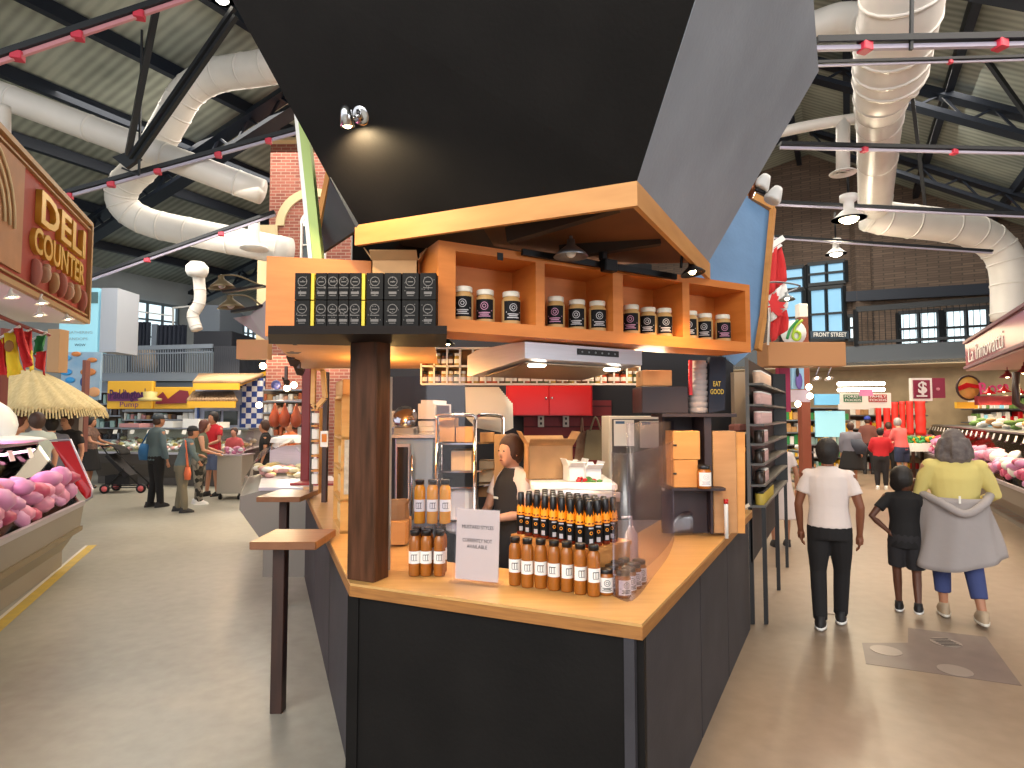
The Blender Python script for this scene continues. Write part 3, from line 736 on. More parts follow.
t = sheet('clear_guard', [(p.x, p.y) for p in gp], CZ + .001, CZ + .60, m_acryl2, 'tall curved clear plastic guard around the small jars at the counter corner', rim=m_acryl)
gp = smooth_path([G(x, y, CZ) for x, y in ((628, 575), (648, 566), (668, 545), (676, 528))], 4)
sheet('clear_guard', [(p.x, p.y) for p in gp], CZ + .001, CZ + .72, m_acryl2, 'taller clear plastic sheet standing behind the curved guard', rim=m_acryl)
q = MB(); pc = G(690, 536, CZ)
q.grid(lambda u, v: V3((pc.x - .12 + .22 * u, pc.y - .0 + .05 * u, CZ + .002 + .15 * math.sqrt(max(0, 1 - (2 * u - 1) ** 2)) * v)), 14, 3)
q.build('clear_divider', m_acryl2, loc=(pc.x, pc.y, CZ), label='low half-round clear plastic divider on the right part of the counter', cat='divider', solid=.004)
pn = thing('clear_screen', 'flat clear hygiene screen beside the dark corner post', 'screen', (G(388, 575, CZ).x, G(388, 575, CZ).y, CZ))
a = G(389, 570, CZ); d_ = (cB - cA).normalized(); b = a + d_ * .42
q = MB(); q.slab([a, b, b + V3((0, 0, .95)), a + V3((0, 0, .95))], .004, d=nf); q.build('clear_panel', m_acryl, pn)
q = MB(); q.bar(a, a + V3((0, 0, .95)), .012, .012); q.build('edge_strip', mat('hazy_edge_strip', 'c9c2b4', .3), pn)
# ------------------------------------------------------------------ inside the booth
def pbox(x0, x1, y0, y1, Y, d, name, m, label=None, cat=None, parent=None, b=.004, group=None, rz=0):
    p0, p1 = P(x0, y1, Y), P(x1, y0, Y); c = ((p0.x + p1.x) / 2, Y + d / 2, (p0.z + p1.z) / 2)
    q = MB(); q.bbox(c, (abs(p1.x - p0.x), d, p1.z - p0.z), rz, b=b)
    if parent is not None: return q.build(name, m, parent)
    return q.build(name, m, loc=(c[0], Y, p0.z), label=label, cat=cat, group=group)
def pbar(mb, x0, y0, x1, y1, Y, w, Y2=None, mi=0): mb.bar(P(x0, y0, Y), P(x1, y1, Y2 or Y), w, w, mi); return mb
def pt(x0, x1, y0, y1, Y, name, label, cat, group=None):
    p = P((x0 + x1) / 2, y1, Y); return thing(name, label, cat, (p.x, p.y, p.z), group)
m_dkwall = mat('charcoal_wall', '20222a', .7)
# back partition of the booth
a, b = P(382, 400, 6.2), P(734, 400, 6.2)
q = MB(); q.prism([(a.x, 6.2), (b.x, 6.2), (b.x, 6.3), (a.x, 6.3)], 0, 2.95); q.build('booth_partition', m_dkwall, loc=(a.x, 6.2, 0), label='charcoal partition wall at the back inside the booth', cat='partition')
q = MB(); q.prism([(P(524, 400, 6.1).x, 6.14), (P(612, 400, 6.1).x, 6.14), (P(612, 400, 6.1).x, 6.19), (P(524, 400, 6.1).x, 6.19)], .9, 1.85)
sw = q.build('slat_panel', m_redslat, loc=(P(524, 400, 6.1).x, 6.14, .9), label='dark red grooved slat panel under the red wall cabinet', cat='panel')
q = MB()
for i in range(9): q.box((P(568, 400, 6.13).x, 6.137, .95 + i * .105), (P(612, 400, 6.13).x - P(524, 400, 6.13).x, .006, .012))
q.build('groove', mat('groove_shadow_wine', '4c1116', .7), sw)
for px in (541, 566): 
    o = pbox(px - 3, px + 3, 415, 427, 6.1, .03, 'outlet', m_offwhite, 'cream wall outlet on the dark red panel, %s of two' % ('left' if px < 550 else 'right'), 'outlet', group='wall outlets')
    q = MB(); p = P(px, 421, 6.095); q.box(p + V3((0, 0, .025)), (.02, .004, .025)); q.box(p - V3((0, 0, .025)), (.02, .004, .025)); q.build('socket', m_ink, o)
rc = thing('wall_cabinet', 'glossy red wall cabinet above the dark red panel', 'cabinet', P(550, 415, 5.7))
pbox(506, 592, 350, 416, 5.7, .4, 'body', m_red, parent=rc)
for x0, x1 in ((508, 548.5), (549.5, 591)):
    d_ = pbox(x0, x1, 352, 415, 5.675, .02, 'door', m_red, parent=rc); q = MB()
    p = P(546 if x0 < 520 else 552, 398, 5.66); q.ell(p, (.012, .012, .012), 8, 6); q.build('handle', m_chrome, d_)
# hood
hA, hD = V3((.065, 3.0, 0)), V3((.85, .53, 0)).normalized(); hP = V3((-hD.y, hD.x, 0))
hd = thing('range_hood', 'stainless steel range hood with two round lights under the jar shelf', 'hood', (hA.x, hA.y, 1.99))
def hp(u, v, z): return XY(hA, z) + hD * u + hP * v
z0, z1 = 1.985, 2.068
prof = [(0, z0), (0, z1), (.12, z1 + .005), (.5, z1 + .005), (.62, z1 - .02), (.62, z0 - .055), (.58, z0 - .06), (.5, z0 - .05), (.04, z0 - .004)]
q = MB(); n = len(prof); W_ = .8
q.add([hp(0, v, z) for v, z in prof] + [hp(W_, v, z) for v, z in prof], [tuple(range(n)), tuple(range(2 * n - 1, n - 1, -1))] + [(i, n + i, n + (i + 1) % n, (i + 1) % n) for i in range(n)]); q.build('hood_body', m_steel, hd)
q = MB(); q.slab([hp(.33, -.003, z0 + .035), hp(.62, -.003, z0 + .035), hp(.62, -.003, z0 + .068), hp(.33, -.003, z0 + .068)], .003, d=-hP); cp = q.build('control_panel', m_black, hd)
q = MB()
for i in range(6): q.ell(hp(.36 + i * .046, -.007, z0 + .051), (.006, .003, .006), 8, 4)
q.build('button', m_steeld, cp)
q = MB(); q.slab([hp(.05, .07, z0 - .012), hp(W_ - .05, .07, z0 - .012), hp(W_ - .05, .5, z0 - .06), hp(.05, .5, z0 - .06)], .006, d=(0, 0, -1)); q.build('filter', mat('brushed_filter', '9a8a78', .35, .9), hd)
for u in (.14, .66):
    q = MB(); q.lathe([(0, .0), (.045, .0), (.05, .008), (0, .012)], hp(u, .1, z0 - .03), 14); q.build('hood_light', m_bulbw, hd); spot(hp(u, .1, z0 - .05), hp(u, .2, 0), 18, 'fff0d8', 110)
# spice rack with jars, behind the hood
sr = thing('spice_rack', 'long white-framed wall rack of small spice jars behind the hood', 'rack', P(421, 384, 4.4))
zb, zm, zt2 = P(500, 384, 4.4).z, P(500, 366, 4.4).z, P(500, 348, 4.4).z
x0, x1 = P(421, 384, 4.4).x, P(640, 384, 4.4).x; nc = 17
q = MB()
for z in (zb, zm, zt2): q.box(((x0 + x1) / 2, 4.44, z), (x1 - x0, .08, .012))
for i in range(nc + 1): q.box((x0 + (x1 - x0) * i / nc, 4.44, (zb + zt2) / 2), (.012, .08, zt2 - zb))
q.build('frame', m_white, sr)
q = MB(); q.box(((x0 + x1) / 2, 4.485, (zb + zt2) / 2), (x1 - x0, .008, zt2 - zb)); q.build('back_board', m_cardd, sr)
spm = [mat('spice_red', 'a8431c', .5), mat('spice_brown', '6a4526', .5), mat('spice_yellow', 'b99a44', .5), mat('spice_green', '55603a', .5)]
sj = []
for m_ in spm:
    t_ = thing('spice_jar', 'x', 'jar', (0, 0, 0), 'spice jars in the white rack')
    q = MB(); q.lathe([(0, 0), (.022, 0), (.024, .004), (.024, .06), (.018, .07)], n=12); q.build('jar_body', m_, t_)
    q = MB(); q.lathe([(0, .068), (.021, .068), (.021, .09), (0, .09)], n=12); q.build('lid', m_capb if m_ in spm[:2] else m_white, t_)
    q = MB(); patch(q, .0248, .015, .045, -60, 60, 0); q.build('label', m_lwht, t_); sj.append(t_)
used_ = set(); kinds = ['rust-red', 'brown', 'yellow', 'dark green']
def place_spice(i, cell, tier, dx, lb):
    p = (x0 + (x1 - x0) * (cell + .5) / nc + dx, 4.432, (zb, zm)[tier] + .007)
    if i in used_: dup(sj[i], p, 0, lb)
    else: used_.add(i); sj[i].location = p; sj[i]['label'] = lb
CN = ['first', 'second', 'third', 'fourth', 'fifth', 'sixth', 'seventh', 'eighth', 'ninth', 'tenth', 'eleventh', 'twelfth', 'thirteenth', 'fourteenth', 'fifteenth', 'sixteenth', 'seventeenth']
for cell in range(nc):
    for tier in (0, 1):
        if tier == 1 and 3 <= cell < 16: continue
        for s in (-1, 1):
            i = random.randrange(4)
            place_spice(i, cell, tier, s * .026, '%s spice jar, %s half of %s cell from left, %s tier of white rack' % (kinds[i], ('left', 'right')[s > 0], CN[cell], ('lower', 'upper')[tier]))
# white tray stack
ts = thing('tray_stack', 'white plastic trays nested and tipped on their side on the bakery rack', 'trays', P(488, 412, 4.9))
for i in range(9):
    q = MB(); a = P(465 + i * 1.4 , 387 + i * .9, 4.75 + i * .05); b = P(499 + i * 1.7, 387 + i * 2.0, 4.75 + i * .05); c = P(507 + i * .8, 404 + i * 3.0, 4.75 + i * .05); d = P(500 + i * .4, 420 + i * 1.6, 4.75 + i * .05); e = P(466 + i * 1.2, 418 + i * 1.2, 4.75 + i * .05)
    q.slab([a, b, c, d, e], .012, d=(0, 1, 0)); q.build('tray', m_white, ts)
# bakery rack
rk = thing('bakery_rack', 'tall chrome bakery rack loaded with cardboard boxes', 'rack', P(470, 580, 4.3))
zf = 0.0
for xx, YY, nm in ((437, 4.25, 1), (475, 4.25, 1), (441, 4.85, 1), (503, 4.6, 1)):
    q = MB(); p = P(xx, 418, YY); q.tube([V3((p.x, p.y, .02)), p], .014, 8); q.build('upright', m_chrome, rk)
q = MB(); q.tube(smooth_path([P(437, 420, 4.25), P(440, 415.5, 4.25), P(472, 415.5, 4.25), P(475, 420, 4.25)], 4), .014, 8); q.tube(smooth_path([P(475, 420, 4.25), P(480, 415, 4.4), P(500, 416, 4.6), P(503, 421, 4.6)], 4), .014, 8); q.build('top_rail', m_chrome, rk)
shz = [P(450, yy, 4.25).z for yy in (443, 471, 487, 520)]
for z in shz:
    q = MB(); a, b, c, d = P(437, 0, 4.25), P(475, 0, 4.25), P(503, 0, 4.6), P(441, 0, 4.85)
    q.prism([(v.x, v.y) for v in (a, b, c, d)], z - .012, z); q.build('shelf', m_chrome, rk)
for i in range(9):
    q = MB(); a = P(439, 423 + i * 7, 4.27); b = P(441, 423 + i * 6.4, 4.8); q.bar(a, b, .012, .02); q.build('runner', m_steeld, rk)
bxs = [(439, 455, 418, 442, 4.3, .28, 0, 'brown box with small printed marks on the upper rack shelf, left'), (456, 473, 427, 442.5, 4.3, .25, 0, 'brown box beside it on the upper rack shelf, right'), (451, 472, 451, 470.5, 4.3, .3, 2, 'tan box on the middle shelf of the bakery rack'),
       (480, 494, 433, 442, 4.45, .15, 0, 'small box under the tipped white trays'), (479, 494, 461, 482, 4.5, .15, 2, 'upper small carton of the pair in the right side of the rack'), (478, 494, 483, 497, 4.5, .15, 0, 'lower small carton of the pair in the right side of the rack')]
for x0_, x1_, y0_, y1_, Y, d_, mi_, lb in bxs:
    m_ = m_card if mi_ != 2 else mat('tan_cardboard', 'cbb08a', .8, var=.08)
    p0, p1 = P(x0_, y1_, Y), P(x1_, y0_, Y)
    closed_box('cardboard_box', lb, 'box', ((p0.x + p1.x) / 2, Y + d_ / 2, p0.z + .001), (p1.x - p0.x, d_, p1.z - p0.z), 0, m_)
pbox(494, 506, 435, 500, 4.4, .2, 'cardboard_box', m_card, 'tall narrow cardboard box beside the worker, leaning on the rack', 'box')
pbox(445, 476, 489, 535, 4.3, .35, 'white_bin', m_white, 'rounded white bin on the lower rack shelf', 'bin', b=.05)
# fridge and what stands on it
fr = thing('steel_fridge', 'low stainless under-counter fridge with glass door, left inside the booth', 'fridge', P(410, 600, 4.7))
p0, p1 = P(395, 438, 4.7), P(434, 438, 4.7)
q = MB(); q.bbox(((p0.x + p1.x) / 2, 5.0, p0.z / 2), (p1.x - p0.x, .6, p0.z), b=.01); q.build('body', mat('bluish_steel', '8fa4b4', .35, .5), fr)
q = MB(); q.bbox(((p0.x + p1.x) / 2, 4.99, p0.z + .013), (p1.x - p0.x + .04, .66, .025), b=.005); q.build('top', m_steel, fr)
dq = pbox(395, 410, 444, 540, 4.67, .025, 'door', m_steel, parent=fr)
pbox(396.5, 408, 447, 500, 4.66, .008, 'window_pane', mat('dark_fridge_glass', '1c1e20', .1), parent=dq)
q = MB(); q.tube([P(412, 455, 4.64), P(412, 520, 4.64)], .008, 8); q.build('handle', m_chrome, dq)
sl = thing('meat_slicer', 'grey slicer with tilted carriage on top of the steel fridge', 'slicer', P(405, 437, 4.75))
pbox(391, 416, 427, 436.5, 4.72, .35, 'base', m_steeld, parent=sl, b=.02)
q = MB(); c = P(405, 417, 4.9); q.lathe([(0, -.02), (.09, -.02), (.1, 0), (.09, .02), (0, .02)], c, 20, M=Matrix.Rotation(1.2, 3, 'X')); q.build('blade', m_chrome, sl)
pbox(400, 413, 408, 427, 4.95, .15, 'motor_housing', m_white, parent=sl, b=.03)
pbox(386, 397, 411, 430, 5.0, .2, 'plastic_tub', m_offwhite, 'cream plastic tub beside the slicer on the steel fridge', 'tub', b=.02)
tw = thing('towel_dispenser', 'white rounded dispenser with grey side on white tubs above the fridge', 'dispenser', P(425, 420, 4.9))
q = MB(); a, b = P(418, 419, 4.85), P(435, 400, 4.85); q.prism([(a.x, 4.85), (b.x, 4.85), (b.x + .1, 5.15), (a.x, 5.15)], a.z, b.z - .03); q.prism([(a.x + .02, 4.87), (b.x - .02, 4.87), (b.x + .06, 5.15), (a.x + .02, 5.15)], b.z - .03, b.z); q.build('body', m_white, tw)
q = MB(); q.prism([(b.x + .002, 4.86), (b.x + .08, 5.1), (b.x + .09, 5.1), (b.x + .012, 4.86)], a.z, b.z - .04); q.build('side_cover', m_steeld, tw)
for i in range(3): pbox(418, 434, 421 + i * 5.6, 426.4 + i * 5.6, 4.85, .3, 'white_tub', m_white, 'white tub, %s of three stacked on the steel fridge' % ('top', 'middle', 'bottom')[i], 'tub', b=.01, group='stacked tubs')
# brown paper bag and crate, lower left
q = MB(); a = P(398, 505, 3.6); q.rings([(a.x, a.y, .935 + .0, .07, .05), (a.x, a.y, 1.05, .075, .05), (a.x, a.y, 1.17, .06, .035), (a.x + .01, a.y, 1.2, .062, .02)], 8, sm=False)
q.build('paper_bag', m_cardd, loc=(a.x, a.y, .935), label='brown paper bag seen through the clear screen', cat='bag')
pbox(388, 406, 522, 545, 3.5, .2, 'tan_crate', m_pinein, 'low tan wooden crate on the bench behind the clear screen', 'crate')
# prep unit, box, papers
pu = thing('prep_unit', 'prep unit with white top and rounded steel front edge behind the sauces', 'unit', P(565, 600, 3.9))
p0, p1 = P(531, 489, 3.85), P(618, 489, 3.85)
q = MB(); q.bbox(((p0.x + p1.x) / 2, 4.15, p0.z + .01), (p1.x - p0.x, .6, .05), b=.02); q.build('white_top', m_tape, pu)
q = MB(); q.tube([P(529, 494, 3.84), P(570, 493, 3.83), P(620, 497, 3.8)], .03, 12); q.build('steel_edge', m_steel, pu)
q = MB(); q.box(((p0.x + p1.x) / 2, 4.2, p0.z * .5 - .01), (p1.x - p0.x - .06, .45, p0.z - .06)); q.build('cabinet_body', m_cardd, pu)
pbox(524, 600, 512, 516, 3.78, .2, 'lower_shelf', m_pinein, parent=pu)
open_box('cardboard_box', 'big open cardboard box behind the worker on the prep unit', 'box', (P(548, 483, 4.15).x, 4.2, P(548, 485, 4.0).z + .03), (.3, .28, .23), .1, m_card)
for (x0_, x1_, y0_, y1_, m_, lb) in ((566, 584, 469, 484, m_tape, 'opened white paper box on the prep unit'), (583, 600, 474, 487, m_white, 'small white packet beside the opened paper box')):
    p0, p1 = P(x0_, y1_, 3.95), P(x1_, y0_, 3.95); open_box('paper_box', lb, 'box', ((p0.x + p1.x) / 2, 4.0, pu.location.z * 0 + P(565, 489, 3.85).z + .036), (p1.x - p0.x, .1, p1.z - p0.z), .3, m_, flaps=True)
q = MB(); c = P(590, 483, 3.9)
for i in range(14): q.ell((c.x + random.uniform(-.07, .07), 3.93 + random.uniform(-.02, .02), c.z + .0 + random.uniform(0, .03)), (.02, .012, .012), 6, 4, mi=i % 2)
q.build('candy_packets', [m_red, mat('leaf_green', '4d7a3a', .6)], loc=c, label='small heap of red and green wrapped packets on the prep unit', cat='packets', kind='stuff')
# tote bags hanging on the wall
for i, (x0_, x1_, y0_, y1_, Y, m_, lb) in enumerate(((574, 588, 431, 462, 6.13, mat('printed_canvas', 'a58c70', .8, col2='8a5a4a', vs=9), 'printed canvas tote bag hanging behind the plain tote'), (583, 606, 430, 463, 6.07, mat('olive_canvas', '8a7c60', .85, var=.1), 'plain olive canvas tote bag with red bottom hanging on the wall'))):
    t = pt(x0_, x1_, y0_, y1_, Y, 'tote_bag', lb, 'bag')
    a, b, c, d = P(x0_, y1_, Y), P(x1_, y1_, Y), P(x1_ - 1, y0_, Y), P(x0_ + 4, y0_, Y)
    q = MB(); q.slab([a, b, c, d], .05, d=(0, 1, 0)); q.build('bag_body', m_, t)
    if i: q = MB(); q.slab([a + V3((0, -.003, -.02)), b + V3((0, -.003, -.02)), b + V3((-.0, -.003, .03)), a + V3((.005, -.003, .03))], .055, d=(0, 1, 0)); q.build('base_band', m_redslat, t)
    q = MB(); q.tube(smooth_path([P(x0_ + 7, y0_ + 1, Y), P((x0_ + x1_) / 2 + 1, y0_ - 13, Y), P(x1_ - 5, y0_ + 1, Y)], 5), .01, 6); q.build('strap', m_, t)
# white notice cabinet
nc_ = thing('notice_cabinet', 'white framed cabinet door covered with paper notices', 'cabinet', P(636, 600, 4.7))
p0, p1 = P(609, 416, 4.7), P(664, 416, 4.7)
q = MB(); q.bbox(((p0.x + p1.x) / 2, 4.9, p0.z / 2), (p1.x - p0.x, .4, p0.z), b=.01); q.build('body', m_offwhite, nc_)
pbox(613, 661, 419, 520, 4.69, .012, 'glass_door', mat('dim_glass', '4a4644', .2), parent=nc_)
for x0_, x1_, y0_, y1_, m_ in ((614, 634, 420, 446, m_tape), (640, 660, 421, 448, mat('grey_notice', 'b8b0a8', .7))):
    o = pbox(x0_, x1_, y0_, y1_, 4.68, .004, 'notice', m_, parent=nc_); q = MB()
    q.box(P((x0_ + x1_) / 2 - 4, y0_ + 2.5, 4.677), (.07, .002, .02)); q.build('notice_print', mat('blue_print', '4a6a8c', .7), o)
# right hand shelf unit standing on the counter
su = thing('shelf_unit', 'dark brown shelf unit standing on the right of the counter', 'shelf', P(700, 534, 3.85))
m_su = mat('aubergine_board', '2f2226', .5)
for x0_, x1_, y0_, y1_, Y, d_ , nm in ((662, 737, 413.5, 417, 3.75, .3, 'shelf'), (672, 726, 488, 491, 3.7, .32, 'shelf'), (705, 711.5, 417, 488, 3.78, .25, 'upright'), (662, 711, 491, 533, 3.85, .02, 'back_board'), (711, 713, 491, 534, 3.78, .15, 'upright'), (663, 665, 417, 488, 3.95, .1, 'upright'), (665, 705, 417, 488, 4.04, .012, 'back_board')):
    pbox(x0_, x1_, y0_, y1_, Y, d_, nm, m_su, parent=su, b=.003)
pbox(642, 688, 386.5, 413, 3.8, .3, 'black_crate', m_su, 'dark brown crate on top of the shelf unit', 'crate')
closed_box('cardboard_box', 'small kraft box with dark top strip on the dark crate', 'box', (P(655.5, 386, 3.9).x, 3.95, P(655.5, 386, 3.8).z + .004), (.19, .2, .1), 0)
q = MB(); 
c = P(698.5, 413, 3.85); q.lathe([(0, 0), (.05, 0)] + [(rr, z) for k in range(9) for rr, z in ((.054 + .004 * (k % 2), .004 + k * .036), (.06 , .03 + k * .036), (.05, .034 + k * .036))] + [(.05, .335), (0, .335)], c, 18)
q.build('pail_stack', mat('grey_plastic_pails', 'a09490', .5), loc=c, label='tall column of nested grey plastic pails on the shelf unit', cat='pails')
q = MB(); q.bar(P(690.5, 395, 3.8), P(690.5, 360, 3.8), .018, .02); q.build('red_strip', m_red, loc=P(690.5, 395, 3.8), label='narrow red strip beside the nested pails', cat='strip')
ap = thing('dark_apron', 'dark navy bag with pale lettering hanging right of the pails', 'bag', P(717, 413, 3.8))
q = MB(); q.slab([P(709, 413, 3.8), P(725, 410, 3.8), P(726, 357, 3.8), P(710, 357, 3.8)], .05, d=(0, 1, 0)); q.build('cloth', mat('navy_cloth', '1e2230', .8), ap)
text('EAT\nGOOD', P(717, 388, 3.79), (1, 0, 0), (0, 0, 1), .045, m_gold, ap, w=.085, bold=.01)
wb = []
for i, (y0_, y1_, lb) in enumerate(((431, 459.5, 'upper of two light wooden boxes with black clasp on the shelf unit'), (460, 487.5, 'lower of two light wooden boxes with black clasp on the shelf unit'))):
    t = pt(673, 700, y0_, y1_, 3.7, 'wooden_box', lb, 'box'); pbox(673 + i, 700 - i * 2, y0_, y1_, 3.7, .18, 'box_body', m_pinein, parent=t)
    pbox(673.5, 677, (y0_ + y1_) / 2 - 1, (y0_ + y1_) / 2 + 1, 3.695, .01, 'clasp', m_black, parent=t)
p = P(700, 487.6, 3.73); d_ = make_jar('mustard_jar', 'pale jar with white label standing in front of the wooden boxes on the shelf unit', None, r=.042, h=.14, labm=m_lwht, body=m_amber, lid=m_capb, tint=m_print); d_.location = p + V3((.01, -.05, .002))
tb_ = thing('tall_wooden_box', 'tall light wooden box standing on the right of the counter', 'box', P(725, 533, 3.82))
pbox(714, 736, 431, 533, 3.8, .12, 'box_body', mat('tan_board', 'b98a5c', .6, col2='a97a4e', vs=3, stretch=(1, 1, 6)), parent=tb_)
q = MB(); q.bar(P(736.8, 533, 3.82), P(736.8, 432, 3.82), .012, .1); q.build('edge_board', m_pinein, tb_)
q = MB(); c = G(713.5, 531, CZ); c = V3((c.x, 3.74, CZ + .001)); q.lathe([(0, 0), (.012, 0), (.013, .2), (.013, .21), (0, .21)], c, 10); q.lathe([(0, .211), (.014, .211), (.014, .24), (0, .24)], c, 10, mi=1)
q.build('paper_tube', [m_lwht, m_red], loc=c, label='slim white tube with red cap standing at the shelf unit', cat='tube')
q = MB(); c = G(741, 518, CZ)
for i in range(16):
    a = V3((c.x - .03 + random.uniform(-.05, .05), c.y + random.uniform(-.1, .05), CZ + .02 + random.uniform(0, .1))); e = V3([random.uniform(-.05, .05) for _ in range(3)]); f_ = V3([random.uniform(-.04, .04) for _ in range(3)]); q.add([a, a + e, a + e + f_, a + f_ * .8], [(0, 1, 2, 3)], i % 2)
q.build('foil_bundle', [m_chrome, m_offwhite], loc=(c.x, c.y, CZ), label='crumpled shiny foil bundle at the far end of the counter', cat='foil', solid=.002)
# pump bottle
pm = G(634, 548, CZ); pt_ = thing('pump_bottle', 'clear pump dispenser bottle standing behind the clear guard', 'bottle', (pm.x, 3.0, CZ)); c = V3(((634 - 512) / F * 3.0, 3.1, CZ + .001))
q = MB(); q.lathe([(0, 0), (.03, 0), (.033, .01), (.033, .15), (.015, .18), (.015, .19)], c, 14); q.build('bottle_body', m_offwhite, pt_)
q = MB(); q.tube([c + V3((0, 0, .185)), c + V3((0, 0, .24)), c + V3((-.05, 0, .235))], .007, 8); q.build('pump', m_white, pt_)
# left counter crates
lc = thing('crate_shelf', 'light pine crate shelf filled with packets on the left counter', 'shelf', P(340, 533, 3.85))
mlc = mat('honey_pine', 'd6a662', .45, col2='c8924c', vs=3, stretch=(1, 1, 6))
a = G(331, 514, CZ); b = G(343, 531, CZ); 
a = V3((-1.285, 4.35, CZ)); b = V3((-1.1, 3.88, CZ)); dd = (b - a); ln = dd.length; dd.normalize(); nn = V3((dd.y * -1, dd.x, 0)) * -1
nn = V3((.925, .38, 0))
hz = P(330, 396, 4.1).z - CZ
def lcb(u0, u1, v0, v1, z0, z1, nm, m): 
    q = MB(); q.prism([tuple((a + dd * u + nn * v)[:2]) for u, v in ((u0, v0), (u1, v0), (u1, v1), (u0, v1))], CZ + z0, CZ + z1); return q.build(nm, m, lc)
for z in (0, .2, .4, .6, hz - .02): lcb(0, ln, 0, .14, z + .001, z + .019, 'shelf', mlc)
lcb(ln - .015, ln, 0, .14, .001, hz, 'side_panel', mlc); lcb(0, .015, 0, .14, .001, hz, 'side_panel', mlc); lcb(0, ln, .13, .14, .02, hz - .02, 'back_board', mlc)
lcb(ln + .001, ln + .003, .02, .13, .25, .6, 'paper_notice', mat('notice_paper', 'c8c0ae', .8, col2='a8a090', vs=40))
pk = MB(); pk.bbox((0, 0, .06), (.075, .09, .12), b=.006); pk0 = None
for zi, z in enumerate((.02, .22, .42)):
    for i in range(5):
        p = a + dd * (.06 + i * .095) + nn * .065; p.z = CZ + z; lb = 'cream packet on the crate shelf, %s from the far end on %s level' % (ORD[i], ('bottom', 'second', 'third')[zi])
        if pk0 is None: pk0 = pk.build('spice_packet', mat('kraft_cream', 'd9b880', .7, var=.2, vs=30), loc=(0, 0, 0), label=lb, cat='packet', group='packets on the crate shelf'); pk0.location = p + V3((0, 0, .001)); pk0.rotation_euler.z = .38
        else: dup(pk0, p + V3((0, 0, .001)), .38, lb)
open_box('wooden_tray', 'open light wooden tray on top of the crate shelf', 'tray', (a + dd * ln * .5 + nn * .07 + V3((0, 0, hz + .002))), (ln * .95, .13, .1), math.atan2(dd.y, dd.x), mlc, flaps=False)
# second narrow rack, poster card, panel, frame, far red post
g2 = thing('narrow_rack', 'narrow grey card rack farther along the left counter', 'rack', P(314, 490, 5.4))
pbox(309, 311, 408, 492, 5.5, .1, 'upright', m_steeld, parent=g2); pbox(318, 320, 408, 494, 5.3, .1, 'upright', m_pinein, parent=g2)
for yy in (409, 425, 440, 455, 470): pbox(311, 318, yy, yy + 2, 5.35, .15, 'shelf', m_pinein, parent=g2); pbox(311.5, 317.5, yy + 4, yy + 14, 5.42, .05, 'card_bundle', m_tape, parent=g2)
pbox(321, 328, 372, 502.5, 5.2, .05, 'brown_board', m_darkwood, 'dark brown upright board between the narrow rack and crate shelf', 'board')
pcard = pbox(320, 328, 431, 447, 4.9, .01, 'picture_card', m_tape, 'small white card with orange picture clipped beside the crate shelf', 'card'); pbox(321.5, 326.5, 434, 442, 4.89, .004, 'picture', mat('orange_ink', 'd0782a', .7), parent=pcard)
q = MB()
for (x0_, y0_, x1_, y1_) in ((314, 367, 323, 370), (323, 370, 325, 398), (325, 398, 316, 408), (316, 408, 313, 404), (313, 404, 314, 367)): pbar(q, x0_, y0_, x1_, y1_, 5.0, .035)
q.build('wooden_hanger', mlc, loc=P(318, 405, 5.0), label='light wooden frame hanging under the soffit at the left', cat='frame')
rp = P(306, 470, 6.9); q = MB(); q.bbox((rp.x, rp.y, 1.35), (.1, .1, 2.7), b=.01); q.build('red_post', mat('oxblood_paint', '6e1a1c', .45), loc=(rp.x, rp.y, 0), label='dark red square post at the far left end of the booth', cat='post')
# brown flags hanging under the soffit
for i, (x, y, w_, h_) in enumerate(((295, 342, 24, 4), (292, 350, 20, 4), (293, 357, 14, 10), (299, 366, 12, 10), (286, 378, 8, 8))):
    Y = 3.2 + i * .35; q = MB(); a_ = P(x - w_ / 2, y, Y); b_ = P(x + w_ / 2, y + h_ * .5, Y + .05); c_ = P(x + w_ * .3, y + h_, Y + .1); d2 = P(x - w_ * .2, y + h_ * .9, Y + .1)
    q.slab([a_, b_, c_, d2], .01, d=(0, .3, 1)); q.bar(a_.lerp(b_, .5), XY(a_.lerp(b_, .5), lz - .002), .02, .02); q.build('dark_bracket', m_darkwood, loc=a_, label='dark brown hanging bracket under the peach soffit, %s from the front' % ORD[i], cat='bracket', group='brackets under the soffit')
# ---- lamps
def lamp_at(name, label, c, head_r, aim, mshade, power=14, mount=None, lit=True, bulb=m_bulb):
    t = thing(name, label, 'lamp', c); c = V3(c); aim = V3(aim).normalized(); R = aim.to_track_quat('-Z', 'Y').to_matrix()
    q = MB(); h = head_r
    q.lathe([(h * .22, h * 1.0), (h * .25, h * .7), (h * .35, h * .6), (h * .8, h * .25), (h, 0), (h * .97, 0), (h * .7, h * .24), (h * .3, h * .55)], c, 18, M=R); q.build('lamp_shade', mshade, t)
    q = MB(); q.ell(c + R @ V3((0, 0, h * .25)), (h * .3,) * 3, 10, 8); q.build('bulb', bulb if lit else m_white, t)
    if mount:
        q = MB(); q.tube(smooth_path([V3(c + R @ V3((0, 0, h)))] + [V3(m) for m in mount], 5), .008, 8); q.build('arm', mshade, t)
    if lit: spot(c + aim * .03, c + aim, power, 'ffd9a0', 130, .04)
    return t
cs = P(360, 118, 1.98)
tt = thing('ceiling_spotlight', 'lit chrome spotlight on round plate on the black canopy panel', 'lamp', cs)
R = (-(nf * -1) ).to_track_quat('Z', 'Y').to_matrix()
nrm = ((XY(cB, CT) - XY(cA, CT)).cross(mitA * S + V3((0, 0, H * S / .62)))).normalized()
if nrm.y > 0: nrm = -nrm
